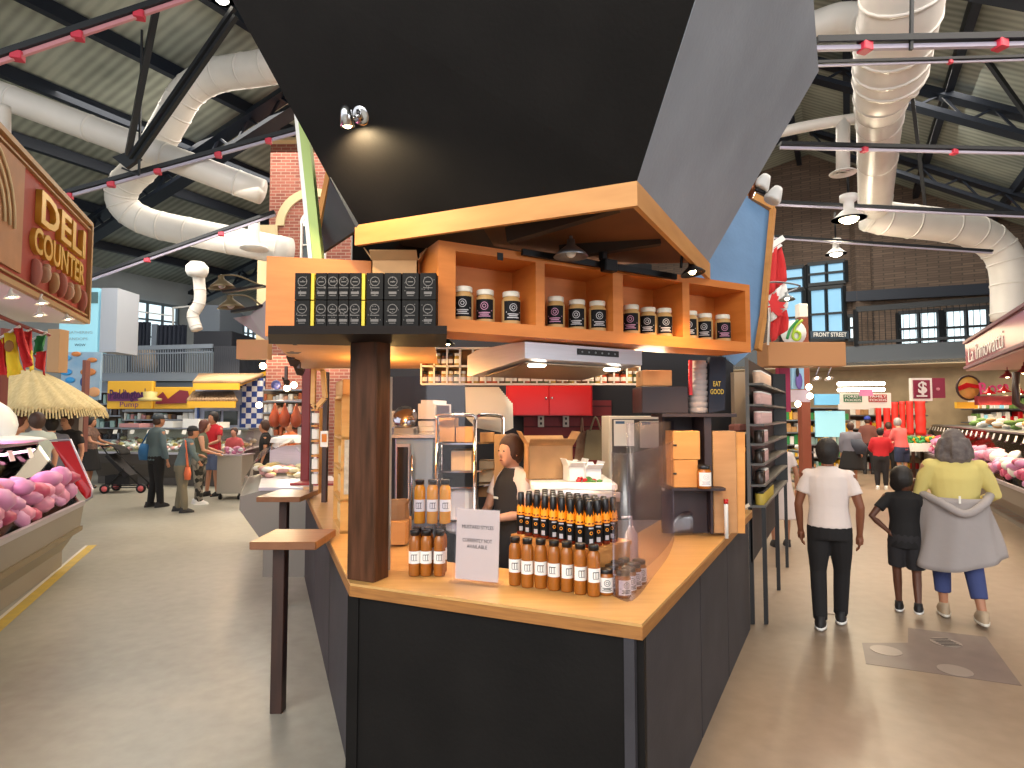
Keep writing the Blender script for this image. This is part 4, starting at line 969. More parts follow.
# foot on the panel plane
r0 = ray(362, 115); t_ = (XY(cA, CT) - V3((0, 0, CAMZ))).dot(nrm) / r0.dot(nrm); foot = V3((0, 0, CAMZ)) + r0 * t_; tt.location = foot
R = nrm.to_track_quat('Z', 'Y').to_matrix()
q = MB(); q.lathe([(0, 0), (.045, 0), (.045, .012), (.03, .02), (0, .022)], foot, 20, M=R); q.build('mounting_plate', m_chrome, tt)
hd_ = foot + nrm * .06 + V3((-.03, 0, -.01)); q = MB(); q.tube([foot, hd_], .007, 8); q.build('arm', m_chrome, tt)
aim = V3((.05, .22, -.9)).normalized(); R2 = aim.to_track_quat('-Z', 'Y').to_matrix()
q = MB(); q.lathe([(0, .05), (.018, .05), (.024, .03), (.03, -.03), (.027, -.03), (.02, .02)], hd_, 16, M=R2); q.build('lamp_head', m_chrome, tt)
q = MB(); q.ell(hd_ + aim * .022, (.02, .02, .014), 10, 6); q.build('bulb', m_bulb, tt); spot(hd_ + aim * .035, hd_ + aim + V3((.3, .5, .15)), 30, 'ffe2b0', 150, .02)
lamp_at('pendant_lamp', 'unlit silver dish lamp hanging above the jar shelf', P(571, 257, 2.85), .085, (0, 0, -1), m_steeld, mount=[P(571, 236, 2.85)], lit=False)
lamp_at('gooseneck_lamp', 'lit bronze gooseneck lamp over the right end of the jar shelf', P(693, 274, 3.12), .065, (.15, -.1, -1), m_blackm, 22, mount=[P(690, 250, 3.12), P(683, 252, 3.12), P(681, 268, 3.14)])
# rail and conduit on the shelf top
q = MB(); q.bar(P(522, 252, 2.85), P(676, 277, 3.25), .02, .03); q.build('light_track', m_blackm, loc=P(522, 252, 2.85), label='dark metal track lying along the top of the jar shelf', cat='track')
q = MB(); q.bbox(P(609, 266, 3.02), (.08, .05, .06), ang_s, b=.006); q.bbox(P(603, 256, 3.02), (.03, .04, .04), ang_s, b=.004); q.build('junction_box', m_blackm, loc=P(609, 266, 3.02), label='dark metal junction box on the jar shelf top', cat='box')
# inner ceiling bulbs
for i, (x, y, Y) in enumerate(((402, 349, 4.0), (448, 345, 3.9))):
    lamp_at('pendant_lamp', ('lit red-shaded pendant seen right of the post', 'lit small pendant above the spice rack')[i], P(x, y, Y), (.13, .05)[i], (0, 0, -1), (m_redslat, m_black)[i], 25, mount=[P(x, 320, Y)])
point(P(560, 400, 5.0) + V3((0, -.3, .75)), 26, 'ffe6c0', .15); point(V3((.9, 3.9, 2.0)), 14, 'ffe0b8', .1); point(V3((-.9, 4.0, 1.9)), 12, 'ffc878', .08); point(V3((-.35, 4.9, 2.3)), 16, 'ffe6c0', .12)
spot(V3((.3, 2.9, 2.05)), (.25, 2.6, .9), 14, 'ffd9a0', 120, .05); spot(V3((-.3, 3.0, 2.03)), (-.4, 2.75, .9), 12, 'ffcc88', 120, .05); spot(V3((1.1, 3.55, 2.03)), (1.05, 3.4, .9), 12, 'ffcc90', 120, .05)
# twin lamp on the side panel
tl = thing('twin_spotlight', 'white and bronze twin spotlight at the outer edge of the grey canopy panel', 'lamp', P(756, 190, 3.4))
q = MB(); q.lathe([(0, 0), (.06, .0), (.06, .012), (0, .02)], P(752, 188, 3.42), 16, M=V3((.8, -.5, -.3)).to_track_quat('Z', 'Y').to_matrix()); q.build('mounting_plate', mat('bronze', '7a4a30', .3, .8), tl)
for (x, y) in ((762, 184), (774, 196)):
    q = MB(); c = P(x, y, 3.42); q.lathe([(0, .06), (.025, .055), (.035, .03), (.05, -.02), (.045, -.035), (0, -.03)], c, 14, M=Matrix.Rotation(.5, 3, 'Y')); q.build('lamp_head', m_white, tl)
q = MB(); q.tube([P(752, 188, 3.42), P(765, 193, 3.42)], .012, 8); q.build('arm', m_blackm, tl)
# blue panel beyond
bp_ = thing('blue_board', 'pale blue flared panel with wooden edge beyond the jar shelf end', 'panel', P(756, 345, 4.0))
q = MB(); pts = [P(735, 365, 3.95), P(755, 348, 4.05), P(761, 316, 4.1), P(771, 209, 4.3), P(748, 196, 4.25), P(690, 180, 4.1), P(690, 330, 3.9)]
q.slab(pts, .02, d=(0, 1, 0)); q.build('panel_board', m_blueply, bp_)
q = MB(); q.bar(P(773, 208, 4.28), P(763, 318, 4.08), .03, .05); q.bar(P(763, 318, 4.08), P(758, 350, 4.03), .03, .05); q.bar(P(773, 208, 4.28), P(749, 195, 4.25), .05, .05); q.build('edge_trim', m_pinein, bp_)
# counter worker's apron text etc. handled with the people
# ------------------------------------------------------------------ roof services
m_duct = mat('painted_white_duct', 'd6d2cc', .4, var=.05, vs=2)
def duct(name, label, px, r, seams=True):
    pts = [P(*p) for p in px]; sm = smooth_path(pts, 6) if len(pts) > 2 else [pts[0].lerp(pts[1], i / 12) for i in range(13)]
    n = len(sm); rs = r if not isinstance(r, list) else [r[min(int(i / (n - 1) * (len(r) - 1)), len(r) - 2)] * (1 - (i / (n - 1) * (len(r) - 1)) % 1) + r[min(int(i / (n - 1) * (len(r) - 1)) + 1, len(r) - 1)] * ((i / (n - 1) * (len(r) - 1)) % 1) if i < n - 1 else r[-1] for i in range(n)]
    t = thing(name, label, 'duct', pts[0]); q = MB(); q.tube(sm, rs, 20); q.build('duct_body', m_duct, t)
    if seams:
        for i in range(2, n - 1, 3):
            rr = rs if not isinstance(rs, list) else rs[i]; q = MB(); d = (sm[i + 1] - sm[i]).normalized(); q.tube([sm[i] - d * .02, sm[i] + d * .02], rr * 1.035, 20); q.build('seam_band', m_steeld if False else m_duct, t)
    return t
duct('air_duct', 'white round duct bending down and away behind the booth, upper left roof', [(300, 58, 11), (262, 68, 11.3), (215, 76, 11.8), (188, 92, 12), (172, 118, 12.2), (148, 160, 12.6), (124, 186, 13), (124, 206, 13.2), (148, 222, 13.4), (200, 234, 13.5), (290, 252, 13.6)], .32)
duct('air_duct', 'long straight white duct crossing the left roof diagonally', [(-40, 80, 10.3), (262, 192, 11)], [.235, .235])
duct('air_duct', 'short vertical white duct at the far left edge above the deli sign', [(3, 106, 10), (3, 160, 10)], .11, False)
duct('air_duct', 'large white main duct running along the right aisle roof with a step in width', [(906, -50, 6.2), (902, 0, 6.6), (893, 50, 7.2), (889, 78, 7.6), (882, 96, 7.9), (879, 130, 9.2), (875, 205, 12.4)], [.43, .43, .43, .42, .33, .31, .31])
duct('air_duct', 'white duct turning right and down in front of the gallery brick wall', [(868, 214, 13), (890, 219, 13), (960, 228, 13.2), (992, 242, 13.4), (1008, 268, 13.4), (1010, 320, 13.4)], .36)
duct('air_duct', 'white elbow duct joining the main duct near the canopy top', [(815, 28, 8.2), (840, 20, 8), (862, 22, 7.8)], .22, False)
dd_ = duct('air_duct', 'small white branch duct with a round ceiling diffuser', [(780, 132, 9.5), (820, 124, 9.3), (862, 118, 9.1)], .085, False)
q = MB(); q.tube([P(843, 120, 9.2), P(843, 170, 9.2)], .1, 14); q.build('drop_pipe', m_duct, dd_)
q = MB()
for r_ in (.2, .14, .08): q.lathe([(r_ * .75, .03), (r_, 0), (r_ * .97, -.01), (r_ * .7, .02)], P(843, 173, 9.2), 20)
q.build('diffuser', m_white, dd_)
dd_ = duct('air_duct', 'small grey vertical duct with diffuser beside the brick facade', [(254, 222, 13), (254, 246, 13)], .12, False)
q = MB(); q.lathe([(0, 0), (.3, 0), (.28, .06), (.12, .1)], P(254, 249, 13), 18); q.build('diffuser', m_white, dd_)
duct('flex_duct', 'wavy silver flexible duct with white cap rising from the mezzanine box', [(197, 330, 14), (193, 315, 14), (200, 300, 14), (198, 270, 14)], .13, True)
q = MB(); q.lathe([(0, 0), (.2, .0), (.24, .1), (.24, .22), (.15, .32), (0, .32)], P(197, 276, 13.8), 14); q.build('duct_cap', m_white, loc=P(197, 276, 13.8), label='white rounded duct cap on top of the silver flexible duct', cat='cap')
# tie beams and pipes
m_clamp = mat('red_clamp', 'c8324a', .5)
def tie(name, label, x0, y0, Y0, x1, y1, Y1, w=.14, clamps=(), pink=0):
    t = thing(name, label, 'beam', P(x0, y0, Y0), 'roof tie beams'); a, b = P(x0, y0, Y0), P(x1, y1, Y1); q = MB(); q.bar(a, b, w, w * .5); o = V3((0, 0, -w * .55)); q.bar(a + o, b + o, w * .35, w * .35, mi=1); q.build('beam_body', [m_dkst, mat('pale_pipe', 'a9a4b8', .5) if not pink else mat('pink_pipe', 'c98a94', .5)], t)
    for c in clamps: q = MB(); p = a.lerp(b, c) + o; q.bbox(p, (w * .9, w * .9, w * .7), .3); q.build('clamp', m_clamp, t)
    return t
tie('tie_beam', 'dark tie beam with pink pipe in the top left corner of the hall', -30, 66, 8, 210, -14, 9, .16, (.18, .42, .68), 1)
tie('tie_beam', 'dark tie beam crossing the left ducts, higher of two by the brick facade', 40, 200, 10, 305, 127, 11, .13, (.1, .25, .42, .65, .85))
tie('tie_beam', 'dark tie beam reaching from the deli sign toward the lower duct', 90, 277, 12, 275, 212, 12.5, .12, (.3, .7))
tie('tie_beam', 'thick dark tie beam crossing the main duct, topmost on the right', 815, 42, 6, 1060, 37, 6.1, .13, (.2, .75))
tie('tie_beam', 'thin dark tie beam just under the topmost right beam', 815, 63, 6.4, 1060, 56, 6.4, .06, (.55,))
tie('tie_beam', 'dark tie beam level with the branch duct on the right', 780, 144, 8.5, 1060, 151, 8.5, .1, (.3, .62))
tie('tie_beam', 'dark tie beam carrying the big white pendant on the right', 775, 202, 10, 1060, 216, 10, .09, ())
tie('tie_beam', 'lowest thin dark tie beam in front of the gallery brick wall', 772, 236, 12, 992, 251, 12, .08, ())
def strut(lb, pts, w):
    q = MB(); 
    for a, b in zip(pts, pts[1:]): q.bar(P(*a), P(*b), w, w)
    q.build('roof_strut', m_dkst, loc=P(*pts[0]), label=lb, cat='strut', group='roof struts')
strut('nearly upright thin black strut meeting the left tie beam plate', [(157, 5, 9), (128, 155, 10)], .09)
strut('slanting black strut pair running up to the canopy edge', [(130, 158, 10), (234, 8, 9)], .07)
strut('second slanting black strut just below its pair by the canopy', [(136, 160, 10), (236, 16, 9)], .07)
strut('thin black hanger bent at its foot beside the left struts', [(142, 30, 10), (139, 175, 10), (122, 168, 10)], .03)
strut('thin hanger rod dropping past the large main duct', [(912, -10, 6), (911, 50, 6)], .03)
strut('dark diagonal roof brace right of the main duct', [(908, 60, 12), (925, 205, 14)], .07)
strut('dark crossing roof brace near the top right corner', [(940, -5, 12), (1030, 120, 12)], .08)
q = MB(); q.slab([P(112, 157, 10), P(132, 150, 10), P(140, 158, 10), P(126, 168, 10)], .08, d=(0, 1, 0)); q.build('gusset_plate', m_dkst, loc=P(126, 168, 10), label='dark steel plate joining the struts and tie beam at left', cat='plate')
# high-bay pendants
def bay(lb, x, y, Y, r, lit, pw=0):
    c = P(x, y, Y); t = thing('high_bay_lamp', lb, 'lamp', c); q = MB()
    q.lathe([(r, 0), (r * .97, .0), (r * .45, r * .5), (r * .3, r * .6), (r * .3, r * 1.1), (r * .5, r * 1.15), (r * .5, r * 1.5), (0, r * 1.5)], c, 20); q.build('lamp_shade', m_white, t)
    q = MB(); q.ell(c + V3((0, 0, r * .12)), (r * .6, r * .6, r * .4), 14, 8); q.build('bulb', lit, t)
    q = MB(); q.tube([c + V3((0, 0, r * 1.5)), c + V3((0, 0, r * 1.5 + .6))], .02, 6); q.build('cord', m_blackm, t)
    if pw: point(c - V3((0, 0, r * .6)), pw, 'fff0d0', .15)
bay('large lit white high-bay lamp under the tie beam, right of the canopy', 849, 219, 9.5, .26, m_bulb, 120)
bay('smaller lit high-bay lamp below the large one, by the brick wall', 836, 254, 13, .22, m_bulbw, 100)
bay('small round lit lamp at the top left beside the canopy corner', 222, 0, 9, .18, m_bulbw)
# ------------------------------------------------------------------ brick facade beside the booth
FY = 15.0
fa = thing('brick_facade', 'tall red brick facade with stone arch, cornice and white fan window', 'facade', P(300, 420, FY))
a, b = P(265, 415, FY), P(420, 415, FY)
zt = P(300, 100, FY).z
q = MB(); q.prism([(a.x, FY), (b.x, FY), (b.x, FY + .5), (a.x, FY + .5)], .01, zt); q.build('brick_wall', m_brickred, fa)
m_stone = mat('sandstone', 'c8b68e', .75, var=.1, vs=2)
q = MB()
for z_, h_, e_, o_ in ((zt, .35, .45, .35), (P(300, 140, FY).z, .2, .05, .06)): q.box(((a.x + b.x) / 2 - e_ / 2, FY + .1 - o_ / 2, z_), (b.x - a.x + e_, .5 + o_, h_))
q.box(((a.x + b.x) / 2 - .12, FY + .05, zt - .35), (b.x - a.x + .2, .5, .3))
q.build('cornice', m_stone, fa)
q = MB(); zl = P(270, 226, FY).z; z2 = P(270, 340, FY).z
q.box((P(270, 0, FY).x + .1, FY - .03, (zl + z2) / 2), (P(283, 0, FY).x - P(265, 0, FY).x, .12, zl - z2))
q.build('stone_pier', m_stone, fa)
q = MB(); cx, cz = P(314, 226, FY).x, zl; R0, R1 = P(314, 0, FY).x - P(277, 0, FY).x, P(314, 0, FY).x - P(285, 0, FY).x
n = 18
for i in range(n):
    t0, t1 = PI * i / n, PI * (i + 1) / n
    q.slab([V3((cx + rr * math.cos(t), FY - .06, cz + rr * math.sin(t))) for rr, t in ((R0, t0), (R0, t1), (R1, t1), (R1, t0))], .08, d=(0, 1, 0), mi=i == n // 2)
q.build('stone_arch', [m_stone, mat('grey_keystone', '8c8070', .8)], fa)
wn = MB(); cx2, cz2 = P(318, 0, FY).x, P(318, 224, FY).z; rw = .26
for i in range(12):
    t0, t1 = PI * i / 12, PI * (i + 1) / 12
    wn.slab([V3((cx2 + rr * math.cos(t), FY - .06, cz2 + rr * math.sin(t))) for rr, t in ((rw + .08, t0), (rw + .08, t1), (rw, t1), (rw, t0))], .06, d=(0, 1, 0))
for k in range(1, 5): t = PI * k / 5; wn.bar((cx2, FY - .04, cz2), (cx2 + rw * math.cos(t), FY - .04, cz2 + rw * math.sin(t)), .03, .03)
for dx in (-rw - .04, 0, rw + .04): wn.bar((cx2 + dx, FY - .04, cz2), (cx2 + dx, FY - .04, cz2 - 2.6), .04, .08 if dx else .04)
for k in range(5): wn.bar((cx2 - rw, FY - .04, cz2 - k * .55), (cx2 + rw, FY - .04, cz2 - k * .55), .04, .14 if k == 0 else .03)
wf = wn.build('fan_window_frame', m_white, fa)
q = MB(); q.box((cx2, FY - .005, cz2 - 1.2), (rw * 2, .02, 2.9)); q.build('window_pane', mat('dusky_pane', '59646c', .2), wf)
# ------------------------------------------------------------------ deli sign, soffit, flags, thatch
e1 = P(89, 225, 6.9); e1.z = 0
zt_, zb_ = P(89, 225, 6.9).z, P(89, 322, 6.9).z
dl2 = V3((-.375, .927, 0)).normalized(); nn_ = V3((dl2.y, -dl2.x, 0)); e0 = e1 - dl2 * 3.6
ds = thing('deli_sign', 'red deli counter fascia sign with gold letters and wood trim', 'sign', (e1.x, e1.y, zb_))
def dp(u, v, z): return e1 - dl2 * u + nn_ * v + V3((0, 0, z))   # u from the far end toward the camera
m_brick_red = mat('brick_red_sign', '9c3a2c', .6, var=.08)
def dslab(u0, u1, z0, z1, v, t, m, nm, par=ds):
    q = MB(); q.slab([dp(u0, v, z0), dp(u1, v, z0), dp(u1, v, z1), dp(u0, v, z1)], t, d=nn_); return q.build(nm, m, par)
dslab(0, 3.6, zb_, zt_, -.3, .3, m_brick_red, 'sign_box')
q = MB(); w_ = .045
q.bar(dp(0, .02, zt_), dp(3.6, .02, zt_), .05, w_); q.bar(dp(0, .02, zb_), dp(3.6, .02, zb_), .05, w_); q.bar(dp(0, .02, zb_), dp(0, .02, zt_), .05, w_, up=nn_)
q.bar(dp(.05, .015, zt_ - .07), dp(3.6, .015, zt_ - .07), .03, .015); q.bar(dp(.05, .015, zb_ + .07), dp(3.6, .015, zb_ + .07), .03, .015)
q.build('trim_frame', m_gold if False else mat('pale_oak_trim', 'a8875a', .5), ds)
hh_ = zt_ - zb_
def dtext(s, u, z, size, w): return text(s, dp(u, .012, zb_ + z), -dl2 * -1, (0, 0, 1), size, m_gold, ds, w=w, ext=.09, bold=.02)
dtext('DELI', 1.0, hh_ * .7, .42, 1.4); dtext('COUNTER', 1.05, hh_ * .42, .32, 1.55)
# painted arch panel
dslab(2.03, 3.5, zb_ + .12, zt_ - .1, .0, .02, mat('tan_sign_panel', 'a5744c', .6, var=.1), 'painted_panel')
q = MB()
for rr in (.62, .52, .42, .3):
    q.tube([dp(2.85 - rr * math.cos(t) , .03, zb_ + .45 + rr * .95 * math.sin(t)) for t in [PI * i / 12 for i in range(13)]], .012, 5)
q.build('arch_lines', mat('cream_line', 'd8c4a0', .6), ds)
q = MB()
for i in range(7): q = MB(); c_ = dp(.28 + i * .24, .02, zb_ + .2 + .03 * (i % 2)); q.ell(c_, (.075, .03, .13 - .025 * (i % 3)), 10, 6); q.ell(c_ + dl2 * .05 + V3((0, 0, .07)), (.05, .03, .05), 8, 6); q.build('relief_food', [mat('pink_relief', 'b8786c', .6), mat('tan_relief', 'c09a72', .6), mat('cream_relief', 'c8a890', .6)][i % 3], ds)
sf = MB(); sf.slab([dp(0, -1.4, zb_ - .03), dp(3.6, -1.4, zb_ - .03), dp(3.6, 0, zb_ - .03), dp(0, 0, zb_ - .03)], .03, d=(0, 0, 1)); sf.build('soffit', mat('white_soffit', 'd2d4d0', .5), ds)
for i, (x, y, Y) in enumerate(((12, 290, 4.8), (42, 296, 5.4), (40, 308, 5.6), (68, 312, 6.2))):
    lamp_at('track_lamp', '%s small white track lamp under the deli sign, counting from the near end' % ORD[i], P(x, y + 8, Y), .06, (.2, .1, -1), m_white, 8, mount=[P(x, y - 2, Y)])
# flags
def flag(name, label, quads, w, staff, extra=None, cat='flag'):
    t = thing(name, label, cat, staff[0]); q = MB(); q.tube(staff, .012, 6); q.build('staff', m_white, t)
    for nm, pts, m in quads:
        q = MB(); n = 6
        a, b, c, d = pts
        def fn(u, v): 
            p = a.lerp(b, u).lerp(d.lerp(c, u), v); return p + V3((0, .04 * math.sin(u * 9 + v * 3), 0))
        q.grid(fn, 8, 6); q.build(nm, m, t, solid=.004)
    if extra: extra(t)
    return t
m_fr, m_fy, m_fg = mat('flag_red', 'c42a2c', .8), mat('flag_yellow', 'e6c832', .8), mat('flag_green', '2e7c46', .8)
def Q4(c, Y): return [P(x, y, Y) for x, y in c]
def emb(t): q = MB(); q.ell(P(9, 346, 5.93), (.05, .01, .06), 10, 6); q.build('emblem', mat('emblem_brown', '8a5a2a', .7), t)
flag('spanish_flag', 'red and yellow striped flag with emblem hanging under the deli sign', [('red_stripe', Q4([(-6, 340), (2, 335), (10, 375), (-4, 375)], 6), m_fr), ('yellow_stripe', Q4([(0, 338), (14, 330), (25, 370), (8, 378)], 6), m_fy), ('red_stripe', Q4([(13, 331), (20, 327), (34, 360), (25, 371)], 6), m_fr)], 0, [P(-8, 343, 6), P(20, 326, 6)], emb)
flag('red_flag', 'small folded red and yellow flag hanging between the two larger flags', [('red_field', Q4([(21, 334), (30, 330), (33, 366), (27, 362)], 6.4), m_fr), ('yellow_field', Q4([(26, 352), (30, 350), (33, 372), (29, 366)], 6.38), m_fy)], 0, [P(20, 335, 6.4), P(31, 329, 6.4)])
flag('portuguese_flag', 'green and red flag hanging beside the tan column', [('green_field', Q4([(33, 339), (45, 334), (45, 350), (34, 355)], 6.8), m_fg), ('red_field', Q4([(33, 355), (45, 350), (47, 376), (36, 366)], 6.8), m_fr)], 0, [P(32, 340, 6.8), P(47, 332, 6.8)])
q = MB(); q.tube(smooth_path([P(-10, 312, 5.6), P(20, 325, 6.2), P(49, 335, 7)], 4), .02, 6); q.build('flag_rail', m_redslat, loc=P(20, 325, 6.2), label='thin dark red rail the flags hang from under the deli sign', cat='rail')
pbox(46, 60, 329, 372, 9.5, .2, 'tan_column', mat('tan_column', 'a8835c', .6), 'short tan wooden column behind the green and red flag', 'column')
pbox(79, 86, 360, 452, 10.5, .12, 'brown_post', mat('reddish_post', '7a4a42', .6), 'reddish brown post with pale top beside the thatched roof', 'post')
pbox(-4, 3, 328, 420, 7.5, .12, 'red_brown_post', mat('reddish_post2', '6e2c26', .6), 'dark red post at the far left edge under the sign', 'post')
th = thing('thatched_roof', 'pale straw thatched roof of the small hut at left', 'roof', P(40, 410, 9))
m_straw = mat('straw', 'b8a272', .9, col2='d0be90', vs=14, stretch=(6, 1, 1))
c = P(30, 368, 9.4); q = MB()
def tf(u, v):
    a = PI * 2 * u; r = .06 + 1.0 * v; jit = .03 * math.sin(u * 140) * v
    return c + V3((r * math.cos(a) * 1.0, r * math.sin(a) * .8, -.05 - .62 * v ** 1.3 + jit))
q.grid(tf, 90, 8); q.build('thatch', m_straw, th, solid=.05)
q = MB()
for i in range(160):
    a = 2 * PI * i / 160; p = c + V3((1.05 * math.cos(a), .84 * math.sin(a), -.62)); q.bar(p, p + V3((.06 * math.cos(a), .06 * math.sin(a), -.12 - .06 * random.random())), .02, .008)
f_ = q.build('straw_fringe', m_straw, th); f_['kind'] = 'stuff'
q = MB(); q.tube([P(20, 385, 9.4), P(21, 440, 9.4)], .05, 8); q.build('hut_post', mat('pale_timber', 'c2a680', .7), th)
hs = thing('hut_stall', 'stall front with pale walls and dark shelves under the thatch', 'stall', P(40, 445, 10.2))
pbox(3, 80, 392, 446, 10.2, .1, 'wall', mat('mushroom_wall', '8c8078', .7), parent=hs); 
for i, (x0_, x1_, y0_, y1_) in enumerate(((6, 14, 400, 420), (44, 58, 398, 418), (62, 76, 398, 415))): pbox(x0_, x1_, y0_, y1_, 10.15, .04, 'picture', (m_darkwood, m_dkwall, m_darkwood)[i], parent=hs)
# cyan screen tower
mt = thing('menu_tower', 'tall white tower with a bright lit menu screen behind the deli sign', 'sign', P(90, 350, 12))
pbox(58, 99, 288, 352, 12, .3, 'lit_screen', m_cyan, parent=mt); pbox(99, 118, 288, 352, 12, .7, 'column_casing', mat('pale_blue_grey', 'a4acb8', .6), parent=mt)
pbox(90, 97.5, 292, 303, 11.97, .03, 'notice', mat('olive_notice', '4a6a70', .6), parent=mt)
text('GATHERING', P(80, 332.5, 11.98), (1, 0, 0), (0, 0, 1), .075, mat('grey_letter', '8fa4ac', .6), mt, w=.5); text('SANDOPS', P(77, 339, 11.98), (1, 0, 0), (0, 0, 1), .075, MATS['grey_letter'], mt, w=.42); text('WOW', P(80, 345, 11.98), (1, 0, 0), (0, 0, 1), .07, m_navy, mt, w=.22)
ms = thing('mural_panel', 'blue painted mural board with orange and white shapes beside the thatch', 'mural', P(80, 400, 11.5))
pbox(60, 101, 352, 400, 11.5, .06, 'board', mat('mural_blue', '6f9cc0', .6, col2='a8bccb', vs=2), parent=ms)
q = MB()
for i, (x, y, rx, ry) in enumerate(((66, 358, 5, 3), (66, 372, 6, 3.5), (70, 380, 5, 3), (76, 354, 5, 2.5), (92, 360, 5, 2.5), (88, 372, 8, 4), (94, 392, 6, 5), (83, 382, 3, 5))):
    Yp = 11.48; p = P(x, y, Yp); q = MB(); q.ell(p, (rx / F * Yp, .015, ry / F * Yp), 12, 6); q.build('painted_shape', [mat('azure', '2f8fd0', .6), mat('burnt_orange', 'c07840', .6), mat('apricot', 'd8a070', .6), mat('deep_blue', '24407c', .6)][(0, 0, 0, 1, 1, 1, 2, 3)[i]], ms)
# mezzanine
mz = thing('mezzanine', 'blue grey mezzanine platform with railing at left above the food stalls', 'platform', P(160, 392, 17))
m_mz = mat('blue_grey_steel', '76818e', .5, .2)
pbox(100, 213, 373, 381, 16.8, 3.5, 'deck', m_mz, parent=mz); pbox(92, 213, 382, 392, 17.0, .2, 'lower_beam', m_mz, parent=mz)
q = MB(); q.bar(P(100, 349, 16.8), P(213, 346, 16.8), .06, .12); q.bar(P(100, 355, 16.8), P(213, 352, 16.8), .04, .04)
for i in range(46): x = 102 + i * 2.45; q.bar(P(x, 374, 16.8), P(x, 349, 16.8), .025, .025)
q.build('railing', m_mz, mz)
pbox(213, 240, 346, 386, 16.6, 3, 'louvred_side', mat('near_black_louvre', '20242e', .6, kind='wave', col2='2c303a', vs=6), parent=mz)
cu_ = thing('curtain_screen', 'dark navy curtain screen standing on the mezzanine', 'screen', P(150, 374, 18))
for x0_, x1_, y0_ in ((127, 150, 322), (157, 186, 325)): 
    q = MB(); p0, p1 = P(x0_, 372, 18), P(x1_, y0_, 18)
    q.grid(lambda u, v: V3((p0.x + (p1.x - p0.x) * u, 18 + .06 * math.sin(u * 40), p0.z + (p1.z - p0.z) * v)), 50, 2); q.build('curtain', mat('navy_curtain', '1d2434', .8), cu_, solid=.02)
pbox(150, 157, 324, 374, 18.05, .1, 'frame_panel', m_mz, parent=cu_)
pbox(191, 220, 305, 332, 17.4, 1.5, 'plant_box', mat('slate_box', '56606c', .6), 'grey square plant box standing above the mezzanine', 'box', b=.02)
pbox(193, 232, 331, 347, 17.3, 2.2, 'black_unit', mat('black_blue', '171b26', .6), 'black rectangular unit under the grey plant box', 'unit', b=.02)
q = MB(); p = P(144, 372, 17.5); q.lathe([(.0, 0), (.3, 0), (.34, .25), (.3, .6), (.15, .72), (0, .74)], p, 14); q.build('wrapped_bundle', mat('beige_wrap', 'a09488', .8), loc=p, label='beige wrapped rounded bundle behind the mezzanine railing', cat='bundle')
q = MB(); pbar(q, 173, 373, 173, 308, 19, .05); pbar(q, 173, 308, 193, 306, 19, .05); pbar(q, 97, 306, 173, 316, 19, .04); q.build('thin_pipe', m_white, loc=P(173, 373, 19), label='thin white pipe rising from the mezzanine in front of the windows', cat='pipe')
# yellow sign
ys = thing('yellow_sign', 'yellow and purple shop sign across the stall below the mezzanine, left half', 'sign', P(130, 410, 16.2))
m_yel = mat('sunny_yellow', 'e0ac2c', .5); m_pur = mat('plum_paint', '6a2e62', .6)
pbox(106, 153, 381, 409, 16.2, .15, 'board', m_yel, parent=ys, b=.03)
q = MB(); pts = []
for i in range(14): x = 108 + i * 3; y = 393 + 2 * math.sin(i * 1.9); pts.append((x, y))
q.slab([P(x, y, 16.18) for x, y in pts] + [P(147, 401, 16.18), P(108, 401, 16.18)], .02, d=(0, -1, 0)); q.build('purple_band', m_pur, ys)
text("Paddington's", P(129, 394.5, 16.14), (1, 0, .02), (0, 0, 1), .36, mat('mauve_letter', '3c1a4c', .6), ys, w=1.05, bold=.015)
text("Pump", P(129, 404.5, 16.14), (1, 0, 0), (0, 0, 1), .2, m_pur, ys, w=.5)
ys2 = thing('yellow_sign', 'yellow and dark red shop sign, right half, beside the tiled awning', 'sign', P(175, 410, 16.2))
pbox(153, 193, 387, 409, 16.25, .15, 'board', m_yel, parent=ys2, b=.03)
q = MB(); q.slab([P(x, y, 16.22) for x, y in ((156, 398), (163, 392), (168, 399), (172, 396), (180, 390), (188, 391), (191, 403), (156, 404))], .02, d=(0, -1, 0)); q.build('painted_skyline', mat('maroon_paint', '7a2434', .6), ys2)
q = MB(); c = P(150, 401, 15.8); q.lathe([(0, 0), (.26, 0), (.28, .06), (.15, .1), (.17, .24), (0, .26)], c, 12); q.build('sign_plinth', mat('cream_plinth', 'c8b878', .6), loc=c, label='cream round plinth in front of the yellow sign', cat='plinth')
# tiled facade
tf_ = thing('tiled_facade', 'white and blue stall front with tan tiled awnings and yellow fascia', 'facade', P(220, 440, 16))
m_bw = mat('blue_white_checker', 'd8d8dc', .4, col2='27408a', kind='checker', vs=7)
pbox(194, 241, 388, 440, 16, .3, 'front_wall', mat('white_blue_wall', 'b8c0d8', .6), parent=tf_)
pbox(241, 262, 378, 440, 15.9, .2, 'checker_wall', m_bw, parent=tf_)
def awning(x0, x1, yt, yb, xr, Y, nm='awning', n=16):
    a, b, c, d = P(x0, yb, Y - .9), P(x1, yb, Y - .9), P(xr, yt, Y), P(x0 + 6, yt, Y)
    q = MB()
    q.slab([a, b, c, d], .04, d=(0, 0, 1)); q.build(nm, mat('tan_tiles', '8c7256', .7, var=.15, vs=3), tf_)
    q = MB()
    for i in range(n + 1): q.tube([a.lerp(b, i / n) + V3((0, 0, .06)), d.lerp(c, i / n) + V3((0, 0, .06))], .05, 6)
    q.build('roof_tile', MATS['tan_tiles'], tf_)['kind'] = 'stuff'
    q = MB(); q.bar(a + V3((0, -.02, -.04)), b + V3((0, -.02, -.04)), .05, .16); q.build('fascia_board', m_yel, tf_)
awning(194, 240, 377, 385, 262, 16, n=22); awning(188, 236, 395, 403, 232, 15.9, n=16)
